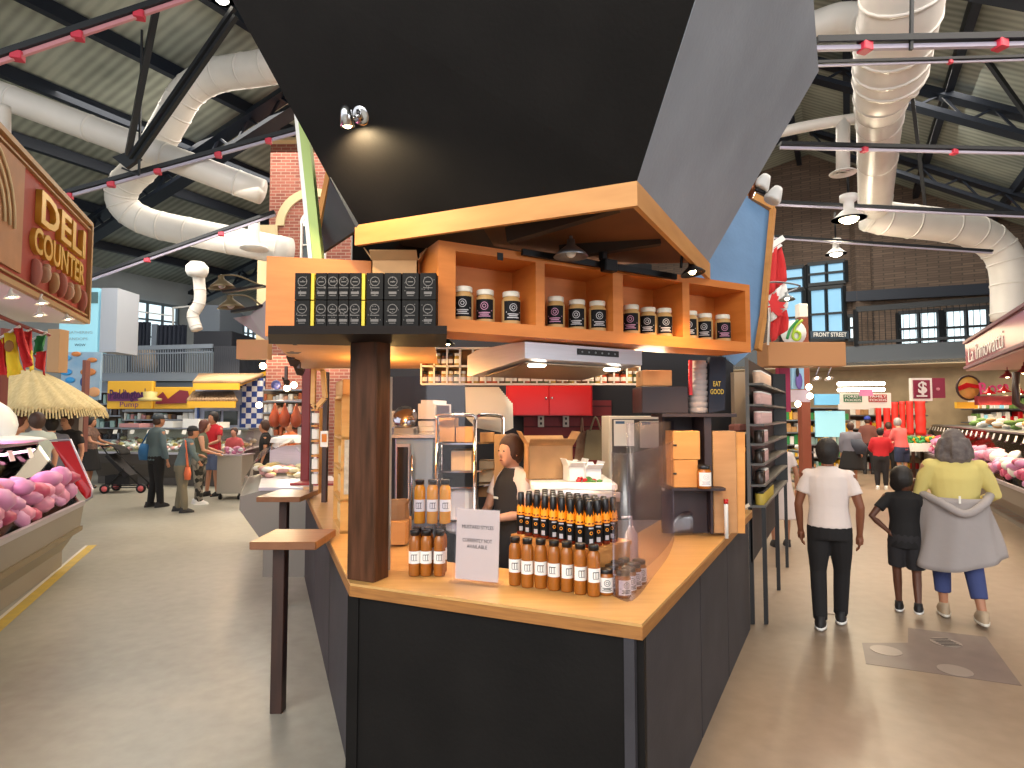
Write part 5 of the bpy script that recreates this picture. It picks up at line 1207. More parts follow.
q = MB(); q.slab([P(240, 386, 15.1), P(268, 374, 16.5), P(268, 370, 16.5), P(240, 381, 15.1)], .05, d=(0, 1, 0)); q.build('fascia_board', m_yel, tf_)
for i, (x0_, x1_) in enumerate(((204, 220), (223, 237))): pbox(x0_, x1_, 411, 425, 15.95, .06, 'dark_window', mat('dark_window_glass', '38403c', .2), parent=tf_); 
for x in (196, 239): pbox(x, x + 3, 405, 440, 15.93, .04, 'blue_column', mat('cobalt', '33508e', .5), parent=tf_)
# stall fill behind the people (lit shelves)
def goods_wall(lb, x0, x1, y0, y1, Y, pal, rows, cat='stall', seed=1):
    rnd = random.Random(seed); t = thing('stall_shelves', lb, cat, P((x0 + x1) / 2, y1, Y))
    pbox(x0, x1, y0, y1, Y + .5, .05, 'back_board', mat('stall_back', '6a5848', .7), parent=t)
    for r_ in range(rows + 1): y = y0 + (y1 - y0) * r_ / rows; pbox(x0, x1, y - .6, y + .6, Y, .5, 'shelf', m_steeld, parent=t)
    for r_ in range(rows):
        yb = y0 + (y1 - y0) * (r_ + 1) / rows - .7; h = (y1 - y0) / rows; x = x0 + 1; q = MB()
        while x < x1 - 3:
            w = rnd.uniform(2.5, 6); hh = h * rnd.uniform(.4, .8); a = P(x, yb, Y + .1); b = P(x + w - .5, yb - hh, Y + .1); q.bbox(((a.x + b.x) / 2, Y + .25, (a.z + b.z) / 2), (b.x - a.x, .25, b.z - a.z), mi=rnd.randrange(len(pal)), b=.02); x += w
        o = q.build('goods', pal, t); o['kind'] = 'stuff'
    return t
pal1 = [m_tape, mat('dusty_rose', 'c08a8a', .7), m_card, mat('pale_teal', '9ab8b4', .6), m_darkwood, m_white]
goods_wall('lit stall shelves with jars and packets under the yellow sign', 122, 193, 411, 438, 16.4, pal1, 3)
goods_wall('dim stall shelves left of the yellow sign', 86, 121, 392, 440, 16.6, [m_dkwall, m_steeld, m_darkwood, MATS['pale_teal']], 4, seed=5)
goods_wall('warm lit butcher stall shelves behind the hanging hams', 262, 303, 390, 448, 12.2, [m_tape, mat('peach_goods', 'e0a888', .6), mat('rust_goods', 'b8603c', .6), m_white, m_card], 5, seed=3)
# long deli counter
def glass_case(name, lb, a, b, depth, zt, m_body, goods, back=1, cat='display case', zc=.7, seed=2, mound=.12, gl=m_glass, label_cards=True, gsz=1.0):
    """straight counter from a to b (front line on the floor, seen from the right of a->b)"""
    rnd = random.Random(seed); a, b = V3(a), V3(b); L_ = (b - a).length; d = (b - a) / L_; n = V3((d.y, -d.x, 0))  # toward the viewer
    def p(u, v, z): return a + d * u - n * v + V3((0, 0, z))
    t = thing(name, lb, cat, a)
    q = MB()
    prof = [(.16, .0), (.16, .18), (0, zc - .28), (-.03, zc - .02), (.02, zc), (depth, zc), (depth, 0)]
    k = len(prof); q.add([p(0, v, z) for v, z in prof] + [p(L_, v, z) for v, z in prof], [tuple(range(k)), tuple(range(2 * k - 1, k - 1, -1))] + [(i, k + i, k + (i + 1) % k, (i + 1) % k) for i in range(k)]); q.build('case_body', m_body, t)
    q = MB(); q.bar(p(0, -.02, zc - .02), p(L_, -.02, zc - .02), .04, .05); q.build('bumper_rail', m_steel, t)
    q = MB(); q.slab([p(0, .02, zc), p(L_, .02, zc), p(L_, .42, zt), p(0, .42, zt)], .006, d=n); q.build('front_glass', gl, t)
    q = MB(); q.slab([p(0, .42, zt), p(L_, .42, zt), p(L_, depth, zt), p(0, depth, zt)], .03, d=(0, 0, 1)); q.build('top_shelf', m_steeld, t)
    for u in (0, L_): q = MB(); q.slab([p(u, .03, zc), p(u, .42, zt), p(u, depth, zt), p(u, depth, zc)], .02, d=d); q.build('end_panel', m_acryl, t)
    q = MB(); q.slab([p(0, depth, zc), p(L_, depth, zc), p(L_, depth, zt), p(0, depth, zt)], .02, d=-n); q.build('back_panel', m_offwhite, t)
    q = MB(); q.slab([p(.02, .06, zc + .002), p(L_ - .02, .06, zc + .002), p(L_ - .02, depth - .02, zc + .12), p(.02, depth - .02, zc + .12)], .01); q.build('display_tray', m_offwhite, t)
    q = MB(); nn = int(L_ / .1)
    for i in range(nn):
        for j in range(int((depth - .15) / .14)):
            c = p(.07 + i * (L_ - .12) / nn, .12 + j * .14, zc + .04 + rnd.uniform(0, mound) + j * .03)
            q.ell(c, (rnd.uniform(.05, .09) * gsz, rnd.uniform(.05, .08) * gsz, rnd.uniform(.03, .06) * gsz), 8, 5, mi=rnd.randrange(len(goods)), M=Matrix.Rotation(rnd.uniform(0, 3), 3, 'Z'))
    o = q.build('displayed_food', goods, t); o['kind'] = 'stuff'
    if label_cards:
        for i in range(int(L_ / .5)): u = .25 + i * .5; q = MB(); q.slab([p(u, .3, zt - .12), p(u + .12, .3, zt - .12), p(u + .12, .33, zt - .02), p(u, .33, zt - .02)], .004, d=n); q.build('price_card', m_tape, t)
    return t, p
m_case = mat('taupe_case', '7c7268', .5); m_casel = mat('pale_grey_case', 'a8a29a', .5)
pinks = [mat('meat_pink', 'd88aa8', .4, var=.15, vs=12), mat('meat_red', 'b84a6a', .4, var=.2, vs=12), mat('meat_mauve', 'c888b2', .4, var=.15)]
chs = [mat('cheese_pale', 'dccfa8', .5), mat('cheese_yellow', 'cdb070', .5), m_tape, mat('rosy_food', 'cc9a94', .5), m_white]
a, b = G(92, 484, 0), G(236, 488, 0); a.z = b.z = 0
lc2, pf = glass_case('deli_counter', 'long glass deli counter of cheeses and packages behind the people at left', a, b, 1.0, 1.35, mat('dark_case', '4a4440', .5), chs, zc=.8, seed=4)
q = MB(); q.box(pf(1.0, .7, 1.44), (.8, .4, .1)); q.box(pf(2.3, .7, 1.46), (.7, .4, .14)); 
for i, (u, w_, h_, m_, lb) in enumerate(((.5, .6, .1, MATS['dusty_rose'], 'pink wrapped tray on top of the long deli counter'), (1.55, .5, .16, m_white, 'white carton on top of the long deli counter, left one'), (2.3, .45, .22, m_white, 'taller white carton pile on the long deli counter'), (2.95, .4, .14, m_tape, 'low white carton at the right end of the long deli counter'))):
    closed_box('white_carton', lb, 'carton', pf(u, .7, 1.385), (w_, .35, h_), math.atan2((b - a).y, (b - a).x), m_, tape=False)
# ------------------------------------------------------------------ near left meat case
ca = V3((-4.95, 6.9, 0)) ; e_ = P(81, 502, 6.9); ca = V3((e_.x, 6.9, 0)); cb = ca - dl2 * 5.4
mc, pm = glass_case('meat_case', 'long glass butcher case full of pink lit meat, near left', cb, ca, 1.15, 1.38, mat('taupe_enamel', '8c8274', .45), pinks, zc=.72, mound=.3, seed=8, gsz=1.9)
q = MB(); q.bar(pm(0, .0, .42), pm(5.4, .0, .42), .05, .05); q.build('lower_rail', mat('bronze_rail', '8a7a5c', .4, .5), mc)
q = MB(); q.slab([pm(1.0, .3, zc_ := .95), pm(5.35, .3, .95), pm(5.35, .9, 1.05), pm(1.0, .9, 1.05)], .01); q.build('tilted_tray', m_white, mc)
q = MB(); q.ell(pm(4.5, .75, 1.6), (.42, .3, .3), 18, 10, M=Matrix.Rotation(.4, 3, 'Z')); q.ell(pm(4.6, .75, 1.46), (.75, .3, .05), 18, 8); q.build('plastic_sheet', mat('white_plastic_film', 'dfe4e8', .35), loc=pm(4.5, .75, 1.41), label='heap of white plastic film on top of the butcher case', cat='plastic film')
closed_box('flat_tray', 'flat cream tray on the far end of the butcher case', 'tray', pm(5.22, .6, 1.415), (.22, .2, .05), .4, m_offwhite, tape=False)
l_ = area(pm(3.4, .5, 1.33), pm(3.4, .5, 0), .3, 3.6, 55, 'ffc4e0'); l_.rotation_euler = (0, 0, math.atan2(-dl2.x, dl2.y)); 
rp_ = thing('red_end_panel', 'glossy red slanted panel with silver rim standing past the end of the butcher case', 'panel', P(86, 500, 7.1))
q = MB(); q.slab([P(51, 442, 7.5), P(70, 441, 7.5), P(91, 490, 7.15), P(91, 496, 7.15), P(86, 499, 7.15), P(80, 492, 7.15)], .03, d=(0, 1, 0)); q.build('panel_face', mat('pillar_box_red', 'b01c22', .3), rp_)
q = MB(); q.tube([P(50, 440.5, 7.48), P(70.5, 439.5, 7.48), P(92.5, 489, 7.13), P(92, 497, 7.13), P(86, 501, 7.13)], .012, 6); q.build('rim', m_steel, rp_)
# yellow floor line, dark kick area
q = MB(); a, b = G(0, 632, 0), G(97, 545, 0); d = (b - a).normalized(); n = V3((d.y, -d.x, 0)); a2 = a - d * 1.5
q.prism([(v.x, v.y) for v in (a2, b, b - n * .1, a2 - n * .1)], .001, .003); q.prism([(v.x, v.y) for v in (a2 - n * .1, b - n * .1, b - n * .13, a2 - n * .13)], .001, .004, mi=1)
q.build('floor_line', [mat('worn_yellow_paint', 'caa83a', .6, col2='b39a4c', vs=9), m_offwhite], loc=b, label='worn yellow painted line on the floor beside the butcher case', cat='floor line')
# curved cheese case beyond ledge tables + steel cart
cc = thing('curved_cheese_case', 'steel counter with curved glass front and cheese display past the ledge tables', 'display case', G(262, 545, 0))
zc = .92; fA, fB = G(252, 503, .75), G(243, 497, .75)
f0 = V3((P(254, 0, 6.6).x, 6.6, 0)); du = V3((.93, .36, 0)).normalized(); dv = V3((-.36, .93, 0)).normalized()
f0 = V3(((240 - 512) / F * 6.4, 6.4, 0))
def cpnt(u, v, z): return f0 + V3((1, 0, 0)) * u + dv * v + V3((0, 0, z))
q = MB(); prof = [(.28, 0), (.28, .35), (.02, .7), (.02, .84), (.25, .9), (1.05, .9), (1.05, 0)]; k = len(prof)
q.add([cpnt(u, 0, z) for u, z in prof] + [cpnt(u, 2.2, z) for u, z in prof], [tuple(range(k)), tuple(range(2 * k - 1, k - 1, -1))] + [(i, k + i, k + (i + 1) % k, (i + 1) % k) for i in range(k)]); q.build('case_body', m_steeld, cc)
cc.children[0].data.materials[0] = mat('warm_steel_case', '7e7a72', .5, .3)
q = MB(); q.prism([tuple(cpnt(u, v, 0)[:2]) for u, v in ((.22, -.02), (1.1, -.02), (1.1, 1.3), (.22, 1.3))], .902, .935); q.build('steel_worktop', m_steel, cc)
q = MB(); arc = [(.02, .86), (.06, 1.02), (.16, 1.18), (.34, 1.32), (.6, 1.4)]
q.grid(lambda u, v: cpnt(arc[min(int(u * 4), 4)][0] + (arc[min(int(u * 4) + 1, 4)][0] - arc[min(int(u * 4), 4)][0]) * (u * 4 % 1), .1 + 2.1 * v, arc[min(int(u * 4), 4)][1] + (arc[min(int(u * 4) + 1, 4)][1] - arc[min(int(u * 4), 4)][1]) * (u * 4 % 1)), 12, 2); q.build('curved_glass', m_glass, cc)
q = MB(); q.slab([cpnt(.3, 2.1, 1.26), cpnt(.95, 2.1, 1.3), cpnt(.95, 2.1, .92), cpnt(.3, 2.1, .92)], .03, d=dv); q.build('back_steel', m_steel, cc)
q = MB(); q.bar(cpnt(.62, .55, 1.32), cpnt(.98, .5, .9), .05, .03); q.build('support_arm', m_steel, cc)
q = MB()
for i in range(50): q.ell(cpnt(random.uniform(.15, .85), random.uniform(1.0, 2.1), .96 + random.uniform(0, .07)), (.08, .06, .035), 8, 5, mi=i % 4, M=Matrix.Rotation(random.random() * 3, 3, 'Z'))
q.build('displayed_cheese', chs[:4], cc)['kind'] = 'stuff'
point(cpnt(.55, 1.2, 1.2), 5, 'fff2d8', .1)
q = MB(); c = cpnt(.6, 1.9, 1.33); q.rings([(c.x, c.y, c.z, .3, .2), (c.x, c.y, c.z + .06, .28, .18), (c.x, c.y, c.z + .1, .1, .06)], 12, sm=False); q.build('paper_stack', m_white, loc=c, label='white papers piled on top of the curved glass case', cat='papers')
q = MB(); q.prism([tuple(cpnt(u, v, 0)[:2]) for u, v in ((.55, .2), (1.08, .15), (1.08, .42), (.7, .45))], .937, .96); q.build('red_tray', mat('red_tray', '8a2424', .5), loc=cpnt(.8, .3, .902), label='small dark red tray on the steel worktop', cat='tray')
st_ = thing('steel_cart', 'steel cart with glass box top standing left of the curved cheese case', 'cart', G(240, 500, 0))
g0 = G(236, 500, 0); X0, X1 = P(228, 0, g0.y).x, P(252, 0, g0.y).x
q = MB(); q.bbox(((X0 + X1) / 2, g0.y + .3, .5), (X1 - X0, .55, .75), b=.01); q.build('cart_body', m_casel, st_)
q = MB(); q.box(((X0 + X1) / 2, g0.y + .3, .885), (X1 - X0 + .04, .6, .02)); q.build('cart_top', m_steel, st_)
q = MB(); q.box(((X0 + X1) / 2, g0.y + .3, 1.13), (X1 - X0, .5, .46)); q.build('glass_box', m_acryl, st_)
q = MB()
for i in range(16): q.ell(((X0 + X1) / 2 + random.uniform(-.2, .2), g0.y + .3 + random.uniform(-.15, .15), .93 + random.uniform(0, .12)), (.06, .05, .04), 8, 5, mi=i % 2)
q.build('displayed_food', [MATS['meat_pink'], m_white], st_)['kind'] = 'stuff'
for sx in (X0 + .06, X1 - .06):
    q = MB(); q.lathe([(0, -.02), (.05, -.02), (.05, .02), (0, .02)], (sx, g0.y + .08, .05), 12, M=Matrix.Rotation(PI / 2, 3, 'Y')); q.bar((sx, g0.y + .08, .05), (sx, g0.y + .08, .13), .03, .03); q.build('caster', m_blackm, st_)
# hams
hr = MB(); hr.tube([P(266, 401, 9), P(304, 400, 9)], .012, 6); hr.build('ham_rail', m_steel, loc=P(266, 401, 9), label='thin steel rail the hams hang from', cat='rail')
for i, x in enumerate((274.5, 284.5, 296)):
    c = P(x, 428, 9.0); q = MB(); q.lathe([(0, 0), (.06, .03), (.085, .1), (.075, .18), (.04, .27), (.015, .34), (.012, .37)], c, 12); o = q.build('hanging_ham', mat('cured_ham', 'b5522c', .5, col2='8a3a20', vs=6), loc=c, label='cured ham hanging from the steel rail, %s of three' % ('left', 'middle', 'right')[i], cat='ham', group='hanging hams')
for i, (x, y, Y) in enumerate(((259, 405, 10), (294, 385, 9.5), (287, 388, 9.5), (263, 366, 9))):
    q = MB(); c = P(x, y, Y); q.ell(c, (.05, .05, .05), 10, 8); q.build('bulb_lamp', m_bulb, loc=c, label='bright bare bulb over the ham stall, %s' % ('left beside the checker wall', 'under the bracket at right', 'under the bracket, left of its twin', 'on a curved arm under the tan board')[i], cat='lamp', group='stall bulbs'); point(c + V3((0, -.2, -.15)), 14, 'ffd9a0', .08)
q = MB(); c = P(276, 385, 9.6); q.ell(c, (.08, .05, .08), 12, 8); q.build('blue_plate', mat('cobalt_dark', '28306a', .4), loc=c, label='round dark blue plate sign hanging over the ham stall', cat='sign')
# tan hanging boards, gooseneck lamps, wedge panel at left
m_tan = mat('tan_board_paint', 'b8875a', .6)
pbox(236, 268, 339.5, 359, 6.5, .12, 'hanging_board', m_tan, 'plain tan hanging board left of the orange cabinet', 'board')
q = MB(); q.slab([P(233, 318, 5.6), P(250, 315, 5.2), P(266, 300, 5.0), P(266, 340, 5.0), P(262, 338, 5.05)], .04, d=(.3, 1, .2)); q.build('grey_wedge_panel', mat('weathered_panel', '8c8684', .7), loc=P(262, 338, 5.05), label='grey wedge-shaped panel edge behind the tan board at left', cat='panel')
m_rust = mat('rusty_shade', '6e6048', .5, .5)
for i, (x, y) in enumerate(((222, 288), (231, 308))):
    c = P(x, y, 5.2); lamp_at('gooseneck_lamp', ('upper', 'lower')[i] + ' of two unlit weathered gooseneck lamps left of the cabinet', c, .11, (.1, .05, -1), m_rust, mount=[P(x + 16, y - 12, 5.15), P(262, y - 2, 5.1)], lit=False)
    q = MB(); q.bar(P(x + 2, y + 4, 5.2), P(264, y + (-2), 5.05), .05, .02); q.build('flat_bracket', m_blackm, loc=P(264, y, 5.05), label=('upper', 'lower')[i] + ' flat dark bracket under the weathered gooseneck lamp', cat='bracket')
# ------------------------------------------------------------------ right side
hb = thing('hanging_board', 'large plain tan hanging board box over the right aisle', 'board', P(806, 366, 6.6)); hp0, hp1 = P(768, 366, 6.6), P(846, 342, 6.6)
q = MB(); q.bbox(((hp0.x + hp1.x) / 2, 6.75, (hp0.z + hp1.z) / 2), (hp1.x - hp0.x, .3, hp1.z - hp0.z), b=.01); q.build('board_box', mat('tan_board_warm', 'b57f50', .6), hb)
for i, (x, y) in enumerate(((817, 379), (829, 379))):
    lamp_at('track_spot', ('left', 'right')[i] + ' of two lit silver spotlights under the tan hanging board', P(x, y, 6.7), .05, (0, -.5, -1), m_steel, 10, mount=[P(x + 2, 367, 6.7)])
for i, (x, y) in enumerate(((809, 387), (810, 396), (798, 404))):
    q = MB(); c = P(x, y, 8); q.ell(c, (.04,) * 3, 8, 6); q.build('bulb_lamp', m_bulb, loc=c, label='bright bulb beside the red-brown post, %s of three' % ('top', 'middle', 'bottom')[i], cat='lamp', group='post bulbs')
rb = thing('post', 'tall red-brown square post under the tan hanging board', 'post', G(806, 497, 0)); c = G(806, 492, 0); zt = P(806, 318, c.y).z
q = MB(); q.bbox((c.x, c.y, zt / 2), (.2, .2, zt), b=.01); q.build('post_body', mat('red_brown_paint', '8c4a34', .6), rb)
q = MB(); q.bbox((c.x, c.y, zt + .16), (.2, .2, .3), b=.01); q.build('post_cap', m_tape, rb)
mg = pbox(780, 790, 366, 412, 6.9, .1, 'magenta_panel', mat('magenta_paint', 'b02c54', .6), 'tall magenta panel strip behind the black spice rack', 'panel')
po = pbox(792, 804, 368, 389, 8.4, .05, 'poster', mat('sky_poster', '8ab4d4', .6), 'small blue poster with a dark-haired figure by the post', 'poster')
q = MB(); q.ell(P(799, 381, 8.37), (.05, .01, .12), 10, 6); q.ell(P(797.5, 372, 8.36), (.025, .01, .07), 8, 6, mi=1); q.build('painted_figure', [mat('violet_dress', '5a4a94', .6), m_ink], po)
pbox(791, 810, 390, 402, 8.5, .05, 'lilac_sign', mat('lilac_sign', 'c8b8c8', .6), 'pale lilac sign board under the blue poster', 'sign')
# canadian flag
def leaf(t):
    c = P(776, 305, 6.15); s = .13; L = [(0, 1), (.18, .62), (.42, .74), (.32, .22), (.6, .48), (.68, .3), (1, .34), (.86, .02), (.96, -.1), (.45, -.5), (.5, -.66), (.06, -.6), (.05, -1)]
    L = L + [(-x, y) for x, y in reversed(L[1:])]
    q = MB(); ax = V3((.25, 0, -1)).normalized(); ay = V3((1, 0, .25)).normalized(); q.slab([c + ax * x * s + ay * y * s * .8 for x, y in L], .01, d=(0, -1, 0)); q.build('maple_leaf', m_fr, t)
flag('canadian_flag', 'red and white maple leaf flag hanging on a white staff past the blue panel', [('red_field', Q4([(768, 254), (781, 243), (786, 281), (769, 295)], 6.2), m_fr), ('white_field', Q4([(769, 295), (786, 281), (787, 308), (771, 322)], 6.2), m_white), ('red_field', Q4([(771, 322), (787, 308), (787, 330), (772, 342)], 6.2), m_fr)], 0, [P(773, 236, 6.25), P(768, 345, 6.2)], leaf)
q = MB(); q.bar(P(768, 248, 6.2), P(783, 238, 6.2), .05, .06); q.bar(P(768, 254, 6.2), P(781, 245, 6.2), .03, .03); q.build('white_bracket', m_white, loc=P(768, 248, 6.2), label='white double bracket above the maple leaf flag', cat='bracket')
lamp_at('gooseneck_lamp', 'lit lamp on a long curved arm in front of the maple leaf flag', P(787, 300, 5.4), .07, (0, -.1, -1), m_steeld, 12, mount=[P(800, 286, 5.4), P(775, 282, 5.2), P(750, 286, 4.6)])
gs = thing('swirl_sign', 'round green and yellow swirl sign behind the maple leaf flag', 'sign', P(793, 345, 9.5)); q = MB(); c = P(793, 333, 9.5)
q.lathe([(0, 0), (.2, 0), (.2, .03), (0, .03)], c, 20, M=Matrix.Rotation(PI / 2, 3, 'X')); q.build('disc', m_white, gs)
q = MB(); q.tube([c + V3((.06 * math.cos(t) + .03, -.05, .07 * math.sin(t) - .05)) for t in [2 * PI * i / 14 for i in range(15)]], .022, 6); q.tube(smooth_path([c + V3((-.12, -.05, -.1)), c + V3((-.06, -.05, .06)), c + V3((.06, -.05, .2))], 4), .022, 6, mi=1); q.tube(smooth_path([c + V3((-.02, -.05, -.02)), c + V3((.02, -.05, .1)), c + V3((.13, -.05, .2))], 4), .02, 6); q.build('swirl', [mat('lime', 'a8c832', .5), mat('kelly_green', '2e8a4a', .5)], gs)
fs = pbox(811, 849, 331, 338.5, 19, .05, 'street_sign', mat('slate_sign', '3a4856', .6), 'dark street name sign reading FRONT STREET in front of the blue windows', 'sign'); text('FRONT STREET', P(830, 334.8, 18.97), (1, 0, 0), (0, 0, 1), .19, m_white, fs, w=1.05, bold=.02)
# black spice rack outside the booth end
r0 = P(766, 505.5, 4.95); rk_o = V3((r0.x, 4.95, 0)); RW = .15; Lr = 2.2; ax_n = V3((-dr_.y, dr_.x, 0))
ra = thing('black_jar_rack', 'tall black open shelf rack of boxed jars facing the right aisle', 'rack', (rk_o.x, rk_o.y, .96))
m_rk = mat('black_rack', '1c1c1e', .5); m_rke = mat('worn_rack_edge', '5c5a58', .5)
def rp2(u, v, z): return rk_o + dr_ * u + V3((-1, 0, 0)) * v + V3((0, 0, z))
def rbox(u0, u1, v0, v1, z0, z1, nm, m, par): q = MB(); q.prism([tuple(rp2(u, v, 0)[:2]) for u, v in ((u0, v0), (u1, v0), (u1, v1), (u0, v1))], z0, z1); return q.build(nm, m, par)
zs = [P(766, y, 4.95).z for y in (505.5, 484.5, 463.5, 443.5, 424, 404, 383, 358)]
for z in zs[:-1]: rbox(0, Lr, 0, RW, z - .018, z, 'shelf', m_rke, ra)
rbox(0, Lr, RW - .008, RW, zs[0], zs[-1], 'back_board', m_rk, ra); rbox(Lr, Lr + .02, 0, RW, zs[0], zs[-1], 'side_panel', m_rk, ra)
rbox(-.001, .012, RW - .03, RW, zs[0], zs[-1], 'upright', m_rke, ra)
pk = [mat('peach_label', 'd8b8a0', .6, var=.15, vs=30), mat('dark_jar', '2e241e', .3), mat('gold_label', 'b8a040', .5), mat('rose_label', 'c8a4a0', .6, var=.2, vs=30)]
kb = {}
def rackjar(kind):
    t = thing('spice_tin', 'x', 'tin', (0, 0, 0), 'tins in the black rack'); h = .105
    q = MB(); q.lathe([(0, 0), (.034, 0), (.036, .005), (.036, h * .85), (.03, h * .9)], n=12); q.build('tin_body', pk[kind], t)
    q = MB(); q.lathe([(0, h * .88), (.034, h * .88), (.034, h), (0, h)], n=12); q.build('lid', m_white if kind in (0, 3) else m_capb, t); return t
kn = ['peach-labelled', 'dark', 'gold-labelled', 'rose-labelled']
rown2 = ['lowest', 'second lowest', 'third lowest', 'middle', 'third highest', 'second highest', 'top']
for r_ in range(7):
    kind = (2, 1, 1, 1, 3, 3, 0)[r_]
    for i in range(9):
        k2 = kind if (r_ in (0, 4, 5, 6) or i < 2) else (3 if i < 5 else 1)
        if r_ == 6: k2 = 0
        if 1 <= r_ <= 3 and i >= 5: continue
        p = rp2(.05 + i * .09, .055, zs[r_] + .001); lb = '%s tin, %s from the near end on the %s shelf of the black rack' % (kn[k2], ORD[i], rown2[r_])
        if k2 not in kb: kb[k2] = rackjar(k2); kb[k2].location = p; kb[k2]['label'] = lb
        else: dup(kb[k2], p, .2, lb)
rt = thing('rack_table', 'thin-legged black table carrying the black jar rack', 'table', (rk_o.x, rk_o.y, 0))
for u, v in ((.02, .02), (.02, RW - .02), (1.1, .02), (2.1, .02), (2.1, RW - .02)): rbox(u, u + .035, v - .015, v + .02, .001, zs[0] - .02, 'leg', m_rk, rt)
rbox(.02, 2.1, RW - .03, RW - .015, .5, zs[0] - .02, 'back_panel', m_sideply, rt)
# goods seen through the gap (beige frames) behind the pails
pbox(735, 749, 372, 424, 6.0, .1, 'beige_cabinet', mat('beige_cabinet', 'a89684', .6), 'beige cabinet panel seen between the bag and black rack', 'cabinet')
pbox(736, 750, 424, 432, 5.2, .2, 'folded_clothes', mat('faded_red_cloth', '8a5a54', .8), 'folded reddish clothes on the shelf left of the black rack', 'clothes', b=.03)
q = MB(); c = P(742, 440, 5.1); q.ell(c, (.09, .09, .06), 12, 8); q.bar(c + V3((.05, 0, 0)), c + V3((.02, 0, -.2)), .06, .04); q.build('black_bag', m_black, loc=c, label='small black bag heaped above the tall wooden box', cat='bag')
dk = pbox(737, 752, 446, 505, 5.05, .1, 'dark_cabinet', m_dkwall, 'narrow dark cabinet side with a small round medallion', 'cabinet'); q = MB(); q.lathe([(0, 0), (.035, 0), (.035, .01), (0, .01)], P(741.5, 449.5, 5.03), 16, M=Matrix.Rotation(PI / 2, 3, 'X')); q.build('medallion', m_pinein, dk)
# right meat case
s0, s1 = G(1012, 530, 0), G(916, 469, 0); s1.z = s0.z = 0; dd2 = (s1 - s0).normalized(); s0 = s0 - dd2 * 4
mr_, pr = glass_case('butcher_counter', 'long glass butcher counter of pink meat along the right aisle', s1, s0, 1.2, 1.38, m_case, pinks + [m_tape], zc=.68, mound=.3, seed=11, gsz=1.9)
L2 = (s1 - s0).length
al = area(pr(L2 - 5, .55, 1.34), pr(L2 - 5, .55, 0), .3, 9, 60, 'ffb0c8'); al.rotation_euler = (0, 0, math.atan2(-dd2.x, dd2.y))
q = MB(); q.bar(pr(0, .17, .12), pr(L2, .17, .12), .02, .1); q.build('kick_strip', mat('orange_red_strip', 'a84428', .6), mr_)
for i in range(10):
    u = L2 - 3.2 - i * .75; q = MB(); c = pr(u, .75, 1.415); rnd = random.Random(i)
    for k in range(5): q.ell(c + V3((rnd.uniform(-.15, .15), rnd.uniform(-.12, .12), .05 + .03 * k)), (.12, .09, .05), 8, 6)
    nm, mm_ = ((('white_packages', m_white), ('green_herbs', mat('herb_green', '6a8a4a', .7)), ('paper_bundle', m_tape), ('tan_packages', m_card))[i % 4])
    q.build(nm, mm_, loc=c, label='%s on top of the right butcher counter, %s from the near end' % (nm.replace('_', ' ').rstrip('s') + ' heap', ORD[i]), cat='goods')
# La ... sign on the right
k0 = P(966, 368, 12); k0z, k1z = P(966, 368, 12).z, P(966, 343, 12).z; k0 = V3((k0.x, 12, 0)); kd = V3((-.49, -.872, 0)) ; kd = -V3((.49, .872, 0))
ls = thing('pink_fascia_sign', 'glossy dusty pink fascia sign with white script along the right aisle', 'sign', (k0.x, k0.y, k0z))
kn_ = V3((-.872, .49, 0)); q = MB(); a, b = k0, k0 + kd * 6
q.slab([XY(a, k0z), XY(b, k0z), XY(b, k1z), XY(a, k1z)], .25, d=-kn_); q.build('sign_box', mat('dusty_pink_gloss', '9a5560', .22), ls)
q = MB(); q.bar(XY(a, k1z), XY(b, k1z), .08, .05); q.bar(XY(a, k0z), XY(b, k0z), .08, .05); q.build('trim_frame', mat('mauve_trim', '6a4450', .5), ls)
text('La Innovatti', XY(a + kd * 1.9, (k0z + k1z) / 2 - .05) + kn_ * .01, kd, (0, 0, 1), .42, m_white, ls, w=3.0, bold=-.012)
q = MB(); q.slab([XY(a, k0z - .03), XY(b, k0z - .03), XY(b, k0z - .03) - kn_ * 1.6, XY(a, k0z - .03) - kn_ * 1.6], .03, d=(0, 0, -1)); q.build('soffit', mat('salmon_soffit', 'b08878', .5), ls)
for i in range(4):
    c = XY(a + kd * (.8 + i * 1.2) - kn_ * .5, k0z - .25); lamp_at('dome_lamp', 'lit dome lamp under the pink fascia sign, %s from the far end' % ORD[i], c, .13, (0, 0, -1), m_redslat, 35, mount=[c + V3((0, 0, .2))])
